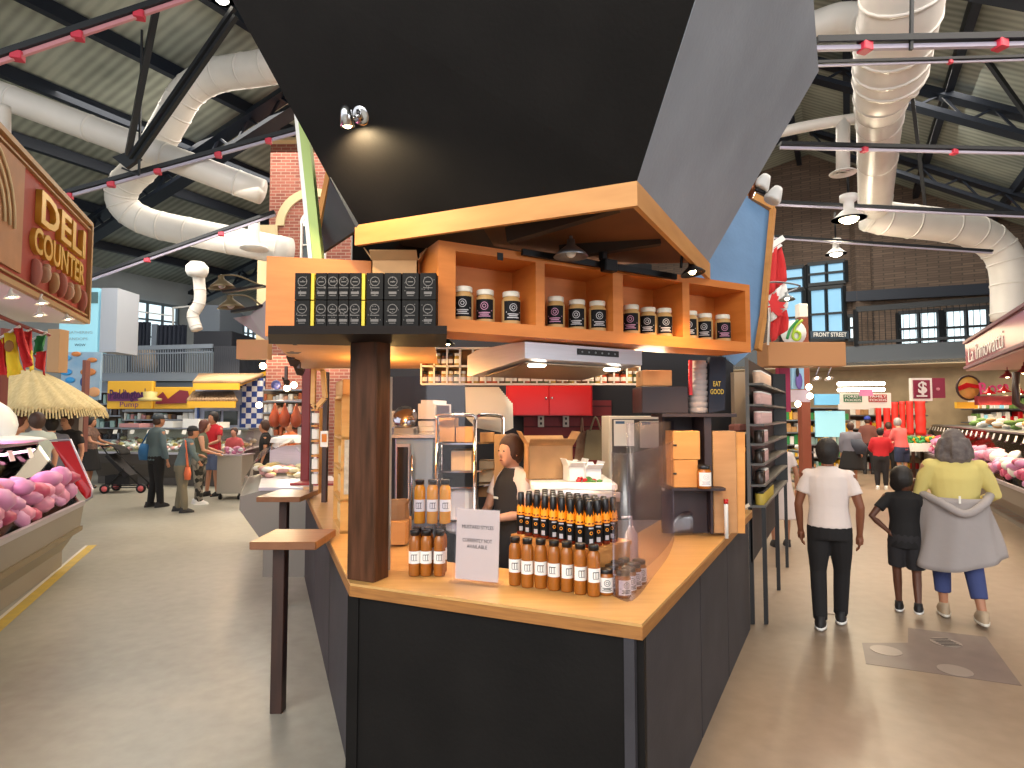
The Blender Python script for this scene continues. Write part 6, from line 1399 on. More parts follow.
# far stalls under the gallery
YY = 16
goods_wall('far lit stall shelves under the gallery, left part', 786, 850, 408, 470, 17.5, [m_tape, m_white, MATS['pale_teal'], m_yel, m_card, MATS['kelly_green']], 5, seed=21)
goods_wall('far warm lit stall shelves behind the shoppers', 850, 935, 402, 470, 18.5, [m_tape, m_yel, m_card, m_red, m_white, MATS['peach_goods']], 5, seed=22)
goods_wall('bright stall shelves behind the right butcher counter', 974, 1042, 396, 436, 16.8, [m_white, m_tape, m_cyan, m_card, MATS['herb_green'], m_red], 3, seed=23)
pbox(816, 845, 411, 437, 16.8, .05, 'lit_doorway_screen', m_cyan, 'pale blue lit glass door at the far end of the right aisle', 'door panel')
bs = pbox(815, 850, 394, 405, 16.5, .06, 'blue_banner', mat('azure_banner', '5aa0d0', .6), 'blue banner sign above the far lit glass door', 'banner')
for i, (x0_, x1_, m_, s_, lb) in enumerate(((841, 866, mat('bottle_green', '2f6a48', .6), 'FOREST\nFOODS', 'cream sign with green block reading two words, left of pair'), (866, 891, mat('brick_sign_red', 'a83a34', .6), 'FAMILY\nFOODS', 'cream sign with red block, right of pair'))):
    o = pbox(x0_, x1_, 393, 408, 13, .05, 'stall_sign', m_tape, lb, 'sign'); pbox(x0_ + 3, x1_ - 4, 394.5, 402, 12.98, .02, 'coloured_block', m_, parent=o); text(s_, P((x0_ + x1_) / 2 - .5, 398.3, 12.95), (1, 0, 0), (0, 0, 1), .07, m_white, o, w=.36, bold=.01)
pbox(839, 870, 404, 409.5, 12.9, .04, 'cream_sign', m_tape, 'long cream sign board under the green sign', 'sign')
pbox(860, 873, 389, 396, 12, .03, 'pink_card', mat('hot_pink', 'e890b8', .6), 'pink card hanging in front of the aisle signs', 'card')
for i, y in enumerate((384, 390)): 
    q = MB(); q.tube([P(838, y, 14 + i), P(884, y - .5, 14 + i)], .045, 8); q.build('tube_light', m_bulbw, loc=P(838, y, 14 + i), label=('upper', 'lower')[i] + ' white tube light under the gallery', cat='lamp')
for i, (x0_, x1_) in enumerate(((877, 882), (885, 891), (893, 899), (901, 906), (908, 914), (917, 926))):
    c = (x0_ + x1_) / 2; q = MB(); Yc2 = 17.4 - i * .1; p = P(c, 450, Yc2); r_ = (x1_ - x0_) / 2 / F * Yc2; zt = P(c, 403 - i * .5, Yc2).z
    q.lathe([(r_ * (1 + .08 * math.sin(k * 2)), 1.14 + (zt - 1.14) * k / 10) for k in range(11)], (p.x, p.y, 0), 12); q.build('red_fabric_column', mat('scarlet_cloth', 'd0281e', .6), loc=(p.x, p.y, 1.14), label='%s red fabric column from the left, above the produce stand' % ORD[i], cat='column', group='red columns')  # red fabric pillars rising above the produce stand
dsn = thing('dollar_sign', 'maroon sign with white dollar symbol in a pale frame', 'sign', P(923, 401, 11.5))
pbox(912, 932, 378, 401, 11.5, .08, 'frame', m_tape, parent=dsn); pbox(914, 930, 380, 398.5, 11.48, .03, 'face', mat('maroon_face', '8a2c46', .5), parent=dsn)
text('$', P(922.5, 388, 11.44), (1, 0, 0), (0, 0, 1), .3, m_white, dsn, w=.17, bold=.03); q = MB(); q.box(P(922, 396, 11.46), (.2, .01, .03)); q.build('underline', m_white, dsn)
mrs = pbox(932, 945, 378, 398, 11.7, .08, 'maroon_sign', mat('maroon_face2', '8c3048', .5), 'plain maroon sign board right of the dollar sign', 'sign'); q = MB(); q.ell(P(938, 389, 11.68), (.04, .01, .03), 8, 6); q.build('emblem', mat('pale_rose', 'c88a94', .6), mrs)
rsn = thing('round_shop_sign', 'round yellow and red shop sign with dark border above the meat counter', 'sign', P(967, 405, 10.5))
c = P(967, 388, 10.5); q = MB(); q.lathe([(0, 0), (.2, 0), (.2, .04), (0, .04)], c, 20, M=Matrix.Rotation(PI / 2, 3, 'X')); q.build('disc', mat('warm_gold_sign', 'cf9a4a', .6), rsn)
q = MB(); q.tube([c + V3((.21 * math.cos(t), -.04, .21 * math.sin(t))) for t in [2 * PI * i / 20 for i in range(21)]], .018, 6); q.build('border', m_darkwood, rsn)
q = MB(); q.slab([c + V3((x, -.06, z)) for x, z in ((-.2, .02), (-.05, .09), (.22, .04), (.2, -.02), (0, .01), (-.18, -.05))], .01); q.build('red_swoosh', m_red, rsn)
pbox(957, 978, 402, 408.5, 10.45, .06, 'name_plate', m_yel, parent=rsn)
ns = thing('pink_script_sign', 'pink lettered sign over a dark red board on the right', 'sign', P(990, 400, 10)); pbox(978, 1012, 396, 405, 10, .08, 'board', m_redslat, parent=ns); text('Rosa', P(994, 388, 9.98), (1, 0, .1), (0, 0, 1), .28, mat('neon_pink', 'd8407c', .5), ns, w=.5, bold=.015)
for i, (x, y) in enumerate(((989, 394), (1004, 392), (1020, 394))):
    lamp_at('dome_lamp', '%s lit dome lamp in the row under the pink script sign' % ('left', 'middle', 'right')[i], P(x, y, 9.8), .1, (0, 0, -1), m_red, 16, mount=[P(x, y - 8, 9.8)])
fb = thing('neon_bracket', 'dark bracket frame with pink outline at the right picture edge', 'bracket', P(1018, 405, 9)); q = MB(); q.tube([P(1016, 372, 9), P(1016, 403, 9), P(1024, 408, 9), P(1030, 408, 9)], .05, 8); q.build('frame', m_darkwood, fb)
# produce stand
ps = thing('produce_stand', 'white fronted produce stand with green and orange goods below the red columns', 'stand', G(915, 480, 0))
g0 = G(917, 478, 0); X0, X1 = P(897, 0, g0.y).x, P(926, 0, g0.y).x
q = MB(); q.box(((X0 + X1) / 2, g0.y + .4, .82), (X1 - X0, .8, .22)); q.build('white_front', m_white, ps)
for sx in (X0 + .05, X1 - .05):
    for sy in (.05, .75): q = MB(); q.box((sx, g0.y + sy, .355), (.06, .06, .71)); q.build('leg', m_darkwood, ps)
q = MB()
for i in range(90): q.ell((random.uniform(X0 + .05, X1 - .05), g0.y + random.uniform(.08, .7), .96 + random.uniform(0, .12) + (0)), (.06, .05, .05), 7, 5, mi=(0 if i % 3 else 1))
q.build('produce', [MATS['kelly_green'], m_flame], ps)['kind'] = 'stuff'
pst = thing('produce_stand', 'stepped shelf stand of goods left of the far post in the right aisle', 'stand', G(795, 488, 0)); g0 = G(797, 490, 0)
for z in (.2, .5, .85, 1.15): pbox(788, 812, 0, 0, 0, 0, 'x', m_white) if False else None
X0, X1 = P(789, 0, g0.y).x, P(803, 0, g0.y).x
for z in (.15, .5, .85): q = MB(); q.box(((X0 + X1) / 2, g0.y + .3, z), (X1 - X0, .6, .04)); q.build('shelf', m_steeld, pst)
for sx in (X0 + .03, X1 - .03): q = MB(); q.box((sx, g0.y + .05, .5), (.04, .04, 1.0)); q.build('leg', m_blackm, pst)
q = MB()
for i in range(40): q.ell((random.uniform(X0 + .05, X1 - .05), g0.y + random.uniform(.08, .5), (.22, .57, .92)[i % 3] + random.uniform(0, .05)), (.05, .05, .05), 7, 5, mi=i % 3)
q.build('produce', [MATS['herb_green'], m_yel, m_tape], pst)['kind'] = 'stuff'
# floor patch and plates
pa = [G(x, y, 0) for x, y in ((908, 628), (986, 637), (1022, 686), (866, 664), (862, 643), (908, 643))]
pp_ = thing('floor_patch', 'darker rectangular patch in the floor of the right aisle', 'floor patch', pa[0]); q = MB(); q.prism([(p.x, p.y) for p in pa], .0008, .002); q.build('patch', mat('brown_grey_patch', '6a5c56', .45, var=.1), pp_)
for i, (x, y) in enumerate(((946, 643), (886, 651), (955, 671), (830, 611))):
    c = G(x, y, 0); t = thing('floor_plate', 'round worn metal %s in the right aisle floor, %s' % (('grate', 'plate', 'plate', 'ring mark')[i], ('with slots on the dark patch', 'left on the dark patch', 'near edge of the dark patch', 'nearer the white t-shirt person')[i]), 'plate', c); q = MB()
    q.prism([(c.x + .1 * math.cos(2 * PI * k / 24), c.y + .1 * math.sin(2 * PI * k / 24)) for k in range(24)], .0022, .005); q.build('disc', mat('worn_plate', '8c8078', .4, .3), t)
    if i == 0:
        q = MB()
        for k in range(6): q.box(c + V3((0, -.07 + k * .028, .006)), (.13, .01, .001))
        q.build('slot', m_ink, t)
# ------------------------------------------------------------------ people
def remeshed(mb, name, m, voxel, parent, it=3, loc=(0, 0, 0)):
    me = mb.mesh(name, m); o = bpy.data.objects.new(name, me); COL.objects.link(o)
    r_ = o.modifiers.new('r', 'REMESH'); r_.mode = 'VOXEL'; r_.voxel_size = voxel; r_.use_smooth_shade = True
    s_ = o.modifiers.new('s', 'SMOOTH'); s_.factor = .5; s_.iterations = it
    dg = bpy.context.evaluated_depsgraph_get(); me2 = bpy.data.meshes.new_from_object(o.evaluated_get(dg)); o.modifiers.clear(); o.data = me2
    me2.name = name; me2.materials.clear(); me2.materials.append(m)
    for p_ in me2.polygons: p_.use_smooth = True; p_.material_index = 0
    o.parent = parent; return o
SK = {'dark': mat('deep_brown_skin', '5a3524', .5), 'brown': mat('brown_skin', '7c4a32', .5), 'tan': mat('tan_skin', 'b07a5c', .5), 'fair': mat('fair_skin', 'c99478', .5)}
HR = {'black': mat('black_hair', '17110f', .6, bump=.3, bs=90), 'brown': mat('brown_hair', '3c241a', .6, bump=.3, bs=90), 'grey': mat('grey_hair', '6e6460', .6, col2='4c4240', vs=20, bump=.4, bs=60), 'red': mat('auburn_hair', '5c3024', .6, bump=.3, bs=60), 'blond': mat('blond_hair', 'a8824e', .6), 'silver': mat('silver_hair', '8c8888', .6)}
def person(label, x, y, h, head, vox=.02, skin='fair', hair='brown', hstyle='short', top=None, sleeve='short', bottom=None, leg='trousers', shoes=None, arms=None, legs=None, build=1.0, lean=0, hturn=0, group=None, z0=0.0, extra=None, tlen=.86, flare=1.0, skip_legs=False, hk=1.0):
    """local frame: facing +Y. arms: ((elbow),(wrist)) for left (x<0) and right; legs: ((knee),(ankle)). all for a 1.7 m figure"""
    s = h / 1.7; t = thing('person', label, 'person', (0, 0, 0), group); S_ = lambda v: V3(v) * s
    arms = arms or (((-.24, -.02, 1.1), (-.25, .05, .85)), ((.24, -.02, 1.1), (.25, .05, .85)))
    legs = legs or (((-.1, .02, .48), (-.1, -.03, .08)), ((.1, .0, .48), (.1, .04, .08)))
    B = build; ly = lambda z: lean * max(0, z - .95)
    def c(x_, y_, z_): return (x_ * s, (y_ + ly(z_)) * s, z_ * s)
    hc = V3(c(0, .03, 1.575)); RH = Matrix.Rotation(hturn, 3, 'Z')
    body = MB(); sk = SK[skin]
    body.rings([(*c(0, 0, .86), .15 * B * s, .1 * B * s), (*c(0, 0, .95), .16 * B * s, .105 * B * s), (*c(0, 0, 1.1), .13 * B * s, .09 * B * s), (*c(0, 0, 1.28), .155 * B * s, .1 * B * s), (*c(0, 0, 1.38), .16 * B * s, .085 * s), (*c(0, 0, 1.43), .09 * s, .06 * s)], 16)
    body.tube([c(0, 0, 1.4), c(0, .01, 1.5)], [.058 * s, .052 * s], 12)
    body.ell(hc, (.076 * s * hk, .095 * s * hk, .12 * s * hk), 14, 10); body.ell(hc + RH @ V3((0, .045 * s * hk, -.06 * s * hk)), (.05 * s * hk, .045 * s * hk, .055 * s * hk), 10, 8)
    body.ell(hc + RH @ V3((0, .097 * s * hk, -.015 * s * hk)), (.014 * s * hk, .02 * s * hk, .025 * s * hk), 8, 6)
    for e in (-1, 1): body.ell(hc + RH @ V3((e * .078 * s * hk, .0, -.01 * s * hk)), (.012 * s * hk, .02 * s * hk, .03 * s * hk), 8, 6)
    for i, (el, wr) in enumerate(arms):
        e = -1 if i == 0 else 1; sh = V3(c(e * .17 * B, -.005, 1.38)); el = V3(c(*el)); wr = V3(c(*wr)); d = (wr - el).normalized()
        body.tube([sh, sh.lerp(el, .5), el, el.lerp(wr, .3), wr], [.052 * s * B, .045 * s * B, .037 * s, .037 * s, .025 * s], 10)
        side = V3((1, 0, 0)); side = (side - d * side.dot(d)).normalized(); nrm_ = d.cross(side)
        hw = .012
        body.tube([wr, wr + d * .04 * s, wr + d * .09 * s], [.026 * s, .034 * s, .032 * s], 10, fl=.55 if abs(d.z) > .5 else 1)
        for k in range(4):
            off = (nrm_ if abs(d.z) > .5 else side) * (k - 1.5) * .017 * s; p0 = wr + d * .085 * s + off; l = (.07, .08, .078, .06)[k] * s
            cu = (side * -e if abs(d.z) > .5 else nrm_) * l * .35
            body.tube([p0, p0 + d * l * .55 + cu * .2, p0 + d * l * .9 + cu], [.0095 * s, .009 * s, .0075 * s], 6)
        th = nrm_ * (.03 * s) if abs(d.z) > .5 else side * -e * .03 * s
        body.tube([wr + d * .025 * s, wr + d * .06 * s + th * 1.2, wr + d * .1 * s + th * 1.5], [.012 * s, .011 * s, .009 * s], 6)
    ft = []
    for i, (kn, an) in enumerate(legs):
        e = -1 if i == 0 else 1; hp_ = V3(c(e * .085 * B, 0, .9)); kn = V3(kn) * s; an = V3(an) * s
        if not skip_legs: body.tube([hp_, hp_.lerp(kn, .5), kn, kn.lerp(an, .35), an], [.085 * s * B, .072 * s * B, .05 * s, .048 * s, .034 * s], 12)
        ft.append(an)
        if not skip_legs: body.tube([an + V3((0, -.03 * s, -.03 * s)), an + V3((0, .1 * s, -.045 * s)), an + V3((0, .16 * s, -.05 * s))], [.03 * s, .03 * s, .02 * s], 8)
    remeshed(body, 'body', sk, max(vox * .55, .006) if vox < .015 else vox * .8, t)
    for e in (-1, 1):
        if vox < .03: q = MB(); q.ell(hc + RH @ V3((e * .03 * s * hk, .088 * s * hk, .01 * s * hk)), (.01 * s * hk, .006 * s * hk, .006 * s * hk), 8, 6); q.build('eye', m_ink, t)
    if vox < .03: q = MB(); q.ell(hc + RH @ V3((0, .092 * s * hk, -.062 * s * hk)), (.022 * s * hk, .006 * s * hk, .006 * s * hk), 8, 6); q.build('mouth', mat('lip', '8a4a40', .5), t)
    # hair
    hm = MB(); hx = hc + RH @ V3((0, -.018 * s * hk, .025 * s * hk))
    if hstyle != 'cap':
        hm.ell(hx, (.1 * s * hk, .108 * s * hk, .122 * s * hk), 14, 10)
        if hstyle == 'short': hm.ell(hc + RH @ V3((0, -.045 * s * hk, -.03 * s * hk)), (.08 * s * hk, .06 * s * hk, .08 * s * hk), 12, 8)
        if hstyle == 'bob':
            hm.ell(hc + RH @ V3((0, -.03 * s * hk, -.03 * s * hk)), (.12 * s * hk, .095 * s * hk, .12 * s * hk), 14, 8)
            for k in range(26): a = random.uniform(0, PI); hm.tube([hc + V3((.1 * s * hk * math.cos(a), -.03 * s * hk - .08 * s * hk * math.sin(a), .05 * s * hk)), hc + V3((.135 * s * hk * math.cos(a), -.03 * s * hk - .1 * s * hk * math.sin(a), -.05 * s * hk)), hc + V3((.15 * s * hk * math.cos(a), -.03 * s * hk - .1 * s * hk * math.sin(a), -.13 * s * hk + random.uniform(-.02, .02) * s * hk))], [.02 * s * hk, .018 * s * hk, .008 * s * hk], 6)
            for k in range(9): a = PI * (k + .5) / 9; hm.ell(hc + RH @ V3((-.1 * s * hk * math.cos(a), -.03 * s * hk - .07 * s * hk * math.sin(a), -.12 * s * hk - .015 * s * hk * (k % 2))), (.035 * s * hk, .03 * s * hk, .05 * s * hk), 8, 6)
        if hstyle == 'bun': hm.ell(hc + RH @ V3((0, -.06 * s * hk, .0)), (.088 * s * hk, .07 * s * hk, .1 * s * hk), 12, 8); hm.ell(hc + RH @ V3((0, -.1 * s * hk, .05 * s * hk)), (.05 * s * hk, .05 * s * hk, .05 * s * hk), 10, 8)
        if hstyle == 'long': hm.rings([(hc.x, hc.y - .09 * s * hk + .0, hc.z - .42 * s * hk, .06 * s * hk, .03 * s * hk), (hc.x, hc.y - .09 * s * hk, hc.z - .25 * s * hk, .11 * s * hk, .05 * s * hk), (hc.x, hc.y - .05 * s * hk, hc.z - .05 * s * hk, .1 * s * hk, .07 * s * hk), (hc.x, hc.y - .03 * s * hk, hc.z + .05 * s * hk, .09 * s * hk, .08 * s * hk)], 12)
        # carve the face by keeping the hair behind a plane
        hm.v = [v if (RH.inverted() @ (v - hc)).y < .055 * s * hk or (v - hc).z > .06 * s * hk else v + RH @ V3((0, (.055 * s * hk - (RH.inverted() @ (v - hc)).y) * 1.2, 0)) for v in hm.v]
        remeshed(hm, 'hair', HR[hair], vox * .8 if vox > .012 else .009, t, 2)
    else:
        hm.rings([(hc.x, hc.y - .02 * s * hk, hc.z + .03 * s * hk, .092 * s * hk, .105 * s * hk), (hc.x, hc.y - .02 * s * hk, hc.z + .08 * s * hk, .09 * s * hk, .1 * s * hk), (hc.x, hc.y - .02 * s * hk, hc.z + .125 * s * hk, .06 * s * hk, .07 * s * hk), (hc.x, hc.y - .02 * s * hk, hc.z + .14 * s * hk, .02 * s * hk, .02 * s * hk)], 14); hm.ell(hc + RH @ V3((0, .1 * s * hk, .045 * s * hk)), (.065 * s * hk, .08 * s * hk, .01 * s * hk), 12, 6); hm.build('cap', hair, t)
        q = MB(); q.ell(hc + RH @ V3((0, -.04 * s * hk, -.01 * s * hk)), (.085 * s * hk, .07 * s * hk, .08 * s * hk), 12, 8); q.build('hair', HR['brown'], t)
    # top
    if top is not None:
        tm = MB(); g = .016
        tm.rings([(*c(0, 0, tlen - .02), (.165 * B + g) * s * flare, (.12 * B + g) * s * flare), (*c(0, 0, .97), (.158 * B + g) * s, (.11 * B + g) * s), (*c(0, 0, 1.1), (.143 * B + g) * s, (.1 * B + g) * s), (*c(0, 0, 1.27), (.16 * B + g) * s, (.105 * B + g) * s), (*c(0, -.005, 1.37), (.165 * B + g) * s, (.088 + g) * s), (*c(0, -.005, 1.435), .1 * s, .07 * s), (*c(0, -.005, 1.46), .072 * s, .06 * s)], 18)
        for i, (el, wr) in enumerate(arms):
            e = -1 if i == 0 else 1; sh = V3(c(e * .158 * B, -.005, 1.37)); s0_ = V3(c(e * .09 * B, -.005, 1.385)); el = V3(c(*el)); wr = V3(c(*wr)); tm.ell(sh, (.062 * s * B,) * 3, 12, 8) if sleeve != 'none' else None
            if sleeve == 'short': tm.tube([s0_, sh, sh.lerp(el, .3), sh.lerp(el, .6)], [.055 * s, .062 * s * B, .062 * s * B, .064 * s * B], 12)
            elif sleeve == 'long': tm.tube([s0_, sh, sh.lerp(el, .5), el, el.lerp(wr, .9)], [.055 * s, .062 * s * B, .06 * s * B, .053 * s, .042 * s], 12)
        remeshed(tm, 'shirt', top, vox * .8, t, 3)
    if bottom is not None:
        bm_ = MB(); g = .014
        bm_.rings([(*c(0, 0, .8), (.165 * B + g) * s, (.115 * B + g) * s), (*c(0, 0, .9), (.17 * B + g) * s, (.12 * B + g) * s), (*c(0, 0, .99), (.15 * B + g) * s, (.105 * B + g) * s), (*c(0, 0, 1.02), (.145 * B + g) * s, (.1 * B + g) * s)], 16)
        if leg == 'skirt':
            bm_.rings([(*c(0, 0, .42), .27 * s * B, .2 * s * B), (*c(0, 0, .7), .22 * s * B, .16 * s * B), (*c(0, 0, .95), (.16 * B + g) * s, .12 * s * B)], 18)
        else:
            for i, (kn, an) in enumerate(legs):
                e = -1 if i == 0 else 1; hp_ = V3(c(e * .085 * B, 0, .86)); kn = V3(kn) * s; an = V3(an) * s
                if leg == 'trousers': bm_.tube([hp_, hp_.lerp(kn, .5), kn, kn.lerp(an, .5), an + V3((0, 0, -.02 * s))], [.1 * s * B, .092 * s * B, .07 * s * B, .066 * s * B, .06 * s], 12)
                elif leg == 'cropped': bm_.tube([hp_, hp_.lerp(kn, .5), kn, kn.lerp(an, .72)], [.1 * s * B, .09 * s * B, .068 * s * B, .056 * s * B], 12)
                else: bm_.tube([hp_, hp_.lerp(kn, .5), kn.lerp(hp_, .12)], [.105 * s * B, .1 * s * B, .092 * s * B], 12)
        remeshed(bm_, 'skirt' if leg == 'skirt' else 'shorts' if leg == 'shorts' else 'trousers', bottom, vox * .8, t, 3)
    if shoes is not None and not skip_legs:
        for an in ft:
            q = MB(); q.rings([(an.x, an.y + .03 * s, an.z - .085 * s, .047 * s, .135 * s), (an.x, an.y + .03 * s, an.z - .055 * s, .049 * s, .138 * s), (an.x, an.y + .02 * s, an.z - .025 * s, .045 * s, .115 * s), (an.x, an.y - .03 * s, an.z + .02 * s, .042 * s, .055 * s)], 14)
            so = q.build('shoe', shoes[0], t)
            q = MB(); q.rings([(an.x, an.y + .03 * s, an.z - .09 * s, .05 * s, .14 * s), (an.x, an.y + .03 * s, an.z - .068 * s, .052 * s, .142 * s)], 14); q.build('sole', shoes[1], so)
    if extra: extra(t, s, hc, c)
    t.location = (x, y, z0); t.rotation_euler = (0, 0, head); return t
HD = -math.atan2(DR.x, DR.y)   # walking away along the right aisle
m_wht = mat('off_white_cotton', 'd8cac4', .85, bump=.15, bs=25); m_blk = mat('black_cotton', '141214', .85); m_blk2 = mat('charcoal_cotton', '232124', .85)
m_yelk = mat('pale_yellow_knit', 'cdbc72', .85, bump=.2, bs=30); m_gryj = mat('light_grey_jacket_cloth', '9c9492', .85, bump=.3, bs=14); m_den = mat('blue_denim', '3d4878', .85)
m_dshoe = mat('dark_shoe', '1c1a1c', .6); m_bshoe = mat('beige_shoe', 'b09a80', .7)
p = G(832, 628, 0)
person('person in off-white t-shirt and black trousers walking away, left in the right aisle', p.x, p.y, 1.5, HD, .012, 'brown', 'black', 'short', m_wht, 'short', m_blk, 'trousers', (m_dshoe, m_white), arms=(((-.25, -.02, 1.1), (-.24, .04, .86)), ((.25, -.03, 1.1), (.24, .03, .85))), legs=(((-.1, .02, .5), (-.09, -.06, .1)), ((.09, .12, .5), (.07, .2, .1))), tlen=.93, build=1.02)
p = G(908, 613, 0)
person('child in black t-shirt and dark shorts looking right, hand on hip', p.x, p.y, 1.22, HD - .1, .01, 'dark', 'black', 'short', m_blk, 'short', m_blk2, 'shorts', (m_dshoe, m_white), arms=(((-.34, -.1, 1.13), (-.17, -.06, .96)), ((.3, .0, 1.16), (.4, .08, 1.02))), legs=(((-.1, .04, .5), (-.09, .06, .1)), ((.1, .0, .48), (.11, -.16, .16))), hturn=-1.0, build=1.0, tlen=.8, hk=1.28)
p = G(960, 620, 0)
def jacket(t, s, hc, c):
    q = MB()
    def fn(u, v):
        a = -PI * .08 + PI * 1.16 * u + PI; w_ = .2 + .085 * v + .016 * math.sin(u * 27 + v * 2) * v + .01 * math.sin(u * 11 + v * 5); z = 1.12 - .02 * math.sin(u * PI) - v * (.58 + .07 * math.sin(u * 5))
        return V3((w_ * math.cos(a) * 1.15 * s, (w_ * .75 * math.sin(a) - .01) * s, z * s))
    q.grid(fn, 48, 14); j = q.build('jacket', m_gryj, t, solid=.02)
    q = MB(); q.tube(smooth_path([V3((-.26, .02, 1.12)) * s, V3((-.14, -.19, 1.06)) * s, V3((.02, -.24, .98)) * s, V3((.16, -.19, 1.06)) * s, V3((.26, .02, 1.13)) * s], 5), .035 * s, 10); q.build('rolled_hood', m_gryj, j)
    q = MB(); q.box(V3((-.01, -.235, 1.1)) * s, (.014, .006, .06)); q.build('hanging_tag', m_tape, j)
person('woman in yellow top with grey jacket tied round her waist, walking away', p.x, p.y, 1.57, HD + .05, .012, 'tan', 'grey', 'bob', m_yelk, 'long', m_den, 'cropped', (m_bshoe, m_offwhite), arms=(((-.27, .02, 1.13), (-.16, .2, 1.05)), ((.3, .04, 1.13), (.2, .2, 1.03))), legs=(((-.11, .1, .5), (-.1, .1, .1)), ((.11, .0, .49), (.14, -.12, .12))), build=1.16, extra=jacket, tlen=1.0)
# shoppers farther down the aisle
def far(lb, px, py, h, hd, **k):
    p = G(px, py, 0); return person(lb, p.x, p.y, h, hd, k.pop('vox', .035), group=k.pop('group', None), **k)
m_redk = mat('bright_red_knit', 'b81c26', .85); m_coral = mat('coral_shirt', 'cc5c5c', .85); m_navyt = mat('navy_cloth2', '232c48', .85); m_grey = mat('grey_cloth', '6a6a76', .85); m_dkj = mat('slate_jacket', '3a3f4c', .8)
far('person in grey top carrying a dark jacket, seen from behind in the right aisle', 852, 485, 1.52, HD, skin='tan', hair='brown', hstyle='bun', top=m_grey, sleeve='long', bottom=m_blk, leg='skirt', shoes=(m_dshoe, m_dshoe), build=1.2, extra=lambda t, s, hc, c: (lambda q: (q.rings([(.22 * s, -.08 * s, .85 * s, .12 * s, .08 * s), (.2 * s, -.1 * s, 1.05 * s, .2 * s, .1 * s), (.1 * s, -.08 * s, 1.25 * s, .14 * s, .09 * s)], 12), q.build('carried_jacket', m_dkj, t)))(MB()))
far('person in bright red sweater and dark trousers, seen from behind among the shoppers', 882, 489, 1.4, HD, skin='fair', hair='black', hstyle='short', top=m_redk, sleeve='long', bottom=m_blk2, shoes=(m_white, m_white), build=1.15, arms=(((-.27, .02, 1.12), (-.2, .16, 1.0)), ((.27, .02, 1.12), (.2, .16, 1.0))), tlen=.9)
far('grey-haired man in coral shirt and navy shorts right of the red sweater', 903, 482, 1.62, HD + .8, skin='fair', hair='silver', top=m_coral, sleeve='long', bottom=m_navyt, leg='shorts', shoes=(m_dshoe, m_white), build=1.15, lean=.15, arms=(((-.24, .1, 1.14), (-.15, .3, 1.08)), ((.24, .1, 1.14), (.12, .3, 1.05))))
far('person in dark red top partly hidden behind the coral shirt man', 890, 477, 1.5, HD, skin='tan', hair='brown', top=mat('crimson_top', 'a82c34', .85), sleeve='short', bottom=m_blk, shoes=(m_dshoe, m_dshoe))
far('person with blue cap and brown top standing beyond the red sweater', 869, 474, 1.66, HD, skin='tan', hair=mat('royal_blue_cap', '2b3f9c', .7), hstyle='cap', top=mat('brown_top', '6c4038', .85), sleeve='long', bottom=m_blk2, shoes=(m_dshoe, m_dshoe))
far('blond person in cream top far down the right aisle', 838, 472, 1.56, HD + .3, skin='fair', hair='blond', hstyle='long', top=m_tape, sleeve='long', bottom=m_navyt, shoes=(m_dshoe, m_dshoe))
far('person in white top far down the aisle between blue cap and bun', 858, 465, 1.5, HD + 2.6, skin='fair', hair='brown', top=m_wht, sleeve='short', bottom=m_blk, shoes=(m_dshoe, m_dshoe))
def skirtp(t, s, hc, c): pass
p = G(783, 556, 0)
far('person in white skirt mostly hidden behind the black jar rack', 781, 546, 1.45, HD + .3, vox=.02, skin='tan', hair='black', top=m_wht, sleeve='short', bottom=m_wht, leg='skirt', shoes=(m_dshoe, m_dshoe))
# left aisle
HL = math.atan2(.385, .923)
m_teal = mat('grey_teal_cloth', '56666a', .85); m_olive = mat('olive_cloth', '5a5c4a', .85); m_cam = mat('patterned_trouser', '8c8478', .85, col2='26241f', vs=14, kind='voronoi'); m_khaki = mat('khaki_cloth', '6e6654', .85)
def bag(col, x, y, z, w, hgt, name='shoulder_bag'):
    def f(t, s, hc, c):
        q = MB(); q.rings([(x * s, y * s, z * s, w * .8 * s, w * .4 * s), (x * s, y * s, (z + hgt * .5) * s, w * s, w * .5 * s), (x * s, y * s, (z + hgt) * s, w * .7 * s, w * .3 * s)], 12); b = q.build(name, col, t)
        q = MB(); q.tube(smooth_path([V3((x - w * .5, y, z + hgt)) * s, V3((x * .6, y * .3, 1.42)) * s, V3((x + w * .5, y, z + hgt)) * s], 5), .012 * s, 6); q.build('strap', col, b)
    return f
far('man in grey cap and teal shirt with blue bag, at the left deli counter', 155, 507, 1.72, -.5, vox=.024, skin='tan', hair=mat('slate_cap', '3c444c', .8), hstyle='cap', top=m_teal, sleeve='long', bottom=m_blk, shoes=(m_dshoe, m_dshoe), extra=bag(mat('bright_blue_bag', '2f6a9c', .7), -.3, -.05, .85, .16, .3))
far('stooping person in dark hat and grey jacket with orange handbag', 181, 512, 1.5, -.9, vox=.022, skin='tan', hair=mat('black_hat', '202226', .8), hstyle='cap', top=m_teal, sleeve='long', bottom=m_khaki, shoes=(m_dshoe, m_dshoe), lean=.25, build=1.15, arms=(((-.22, .12, 1.15), (-.12, .3, 1.1)), ((.25, .1, 1.15), (.18, .25, 1.0))), legs=(((-.14, .02, .48), (-.2, -.03, .08)), ((.12, .0, .48), (.16, .04, .08))), extra=bag(mat('orange_handbag', 'd0643c', .5), .27, .05, .66, .13, .24, 'handbag'))
far('woman with long auburn hair, olive top and patterned trousers', 198, 504, 1.6, -1.2, vox=.022, skin='fair', hair='red', hstyle='long', top=m_olive, sleeve='none', bottom=m_cam, shoes=(m_white, m_white), build=1.15, lean=.1, arms=(((-.24, .1, 1.12), (-.15, .32, 1.05)), ((.26, .08, 1.1), (.18, .32, 1.02))))
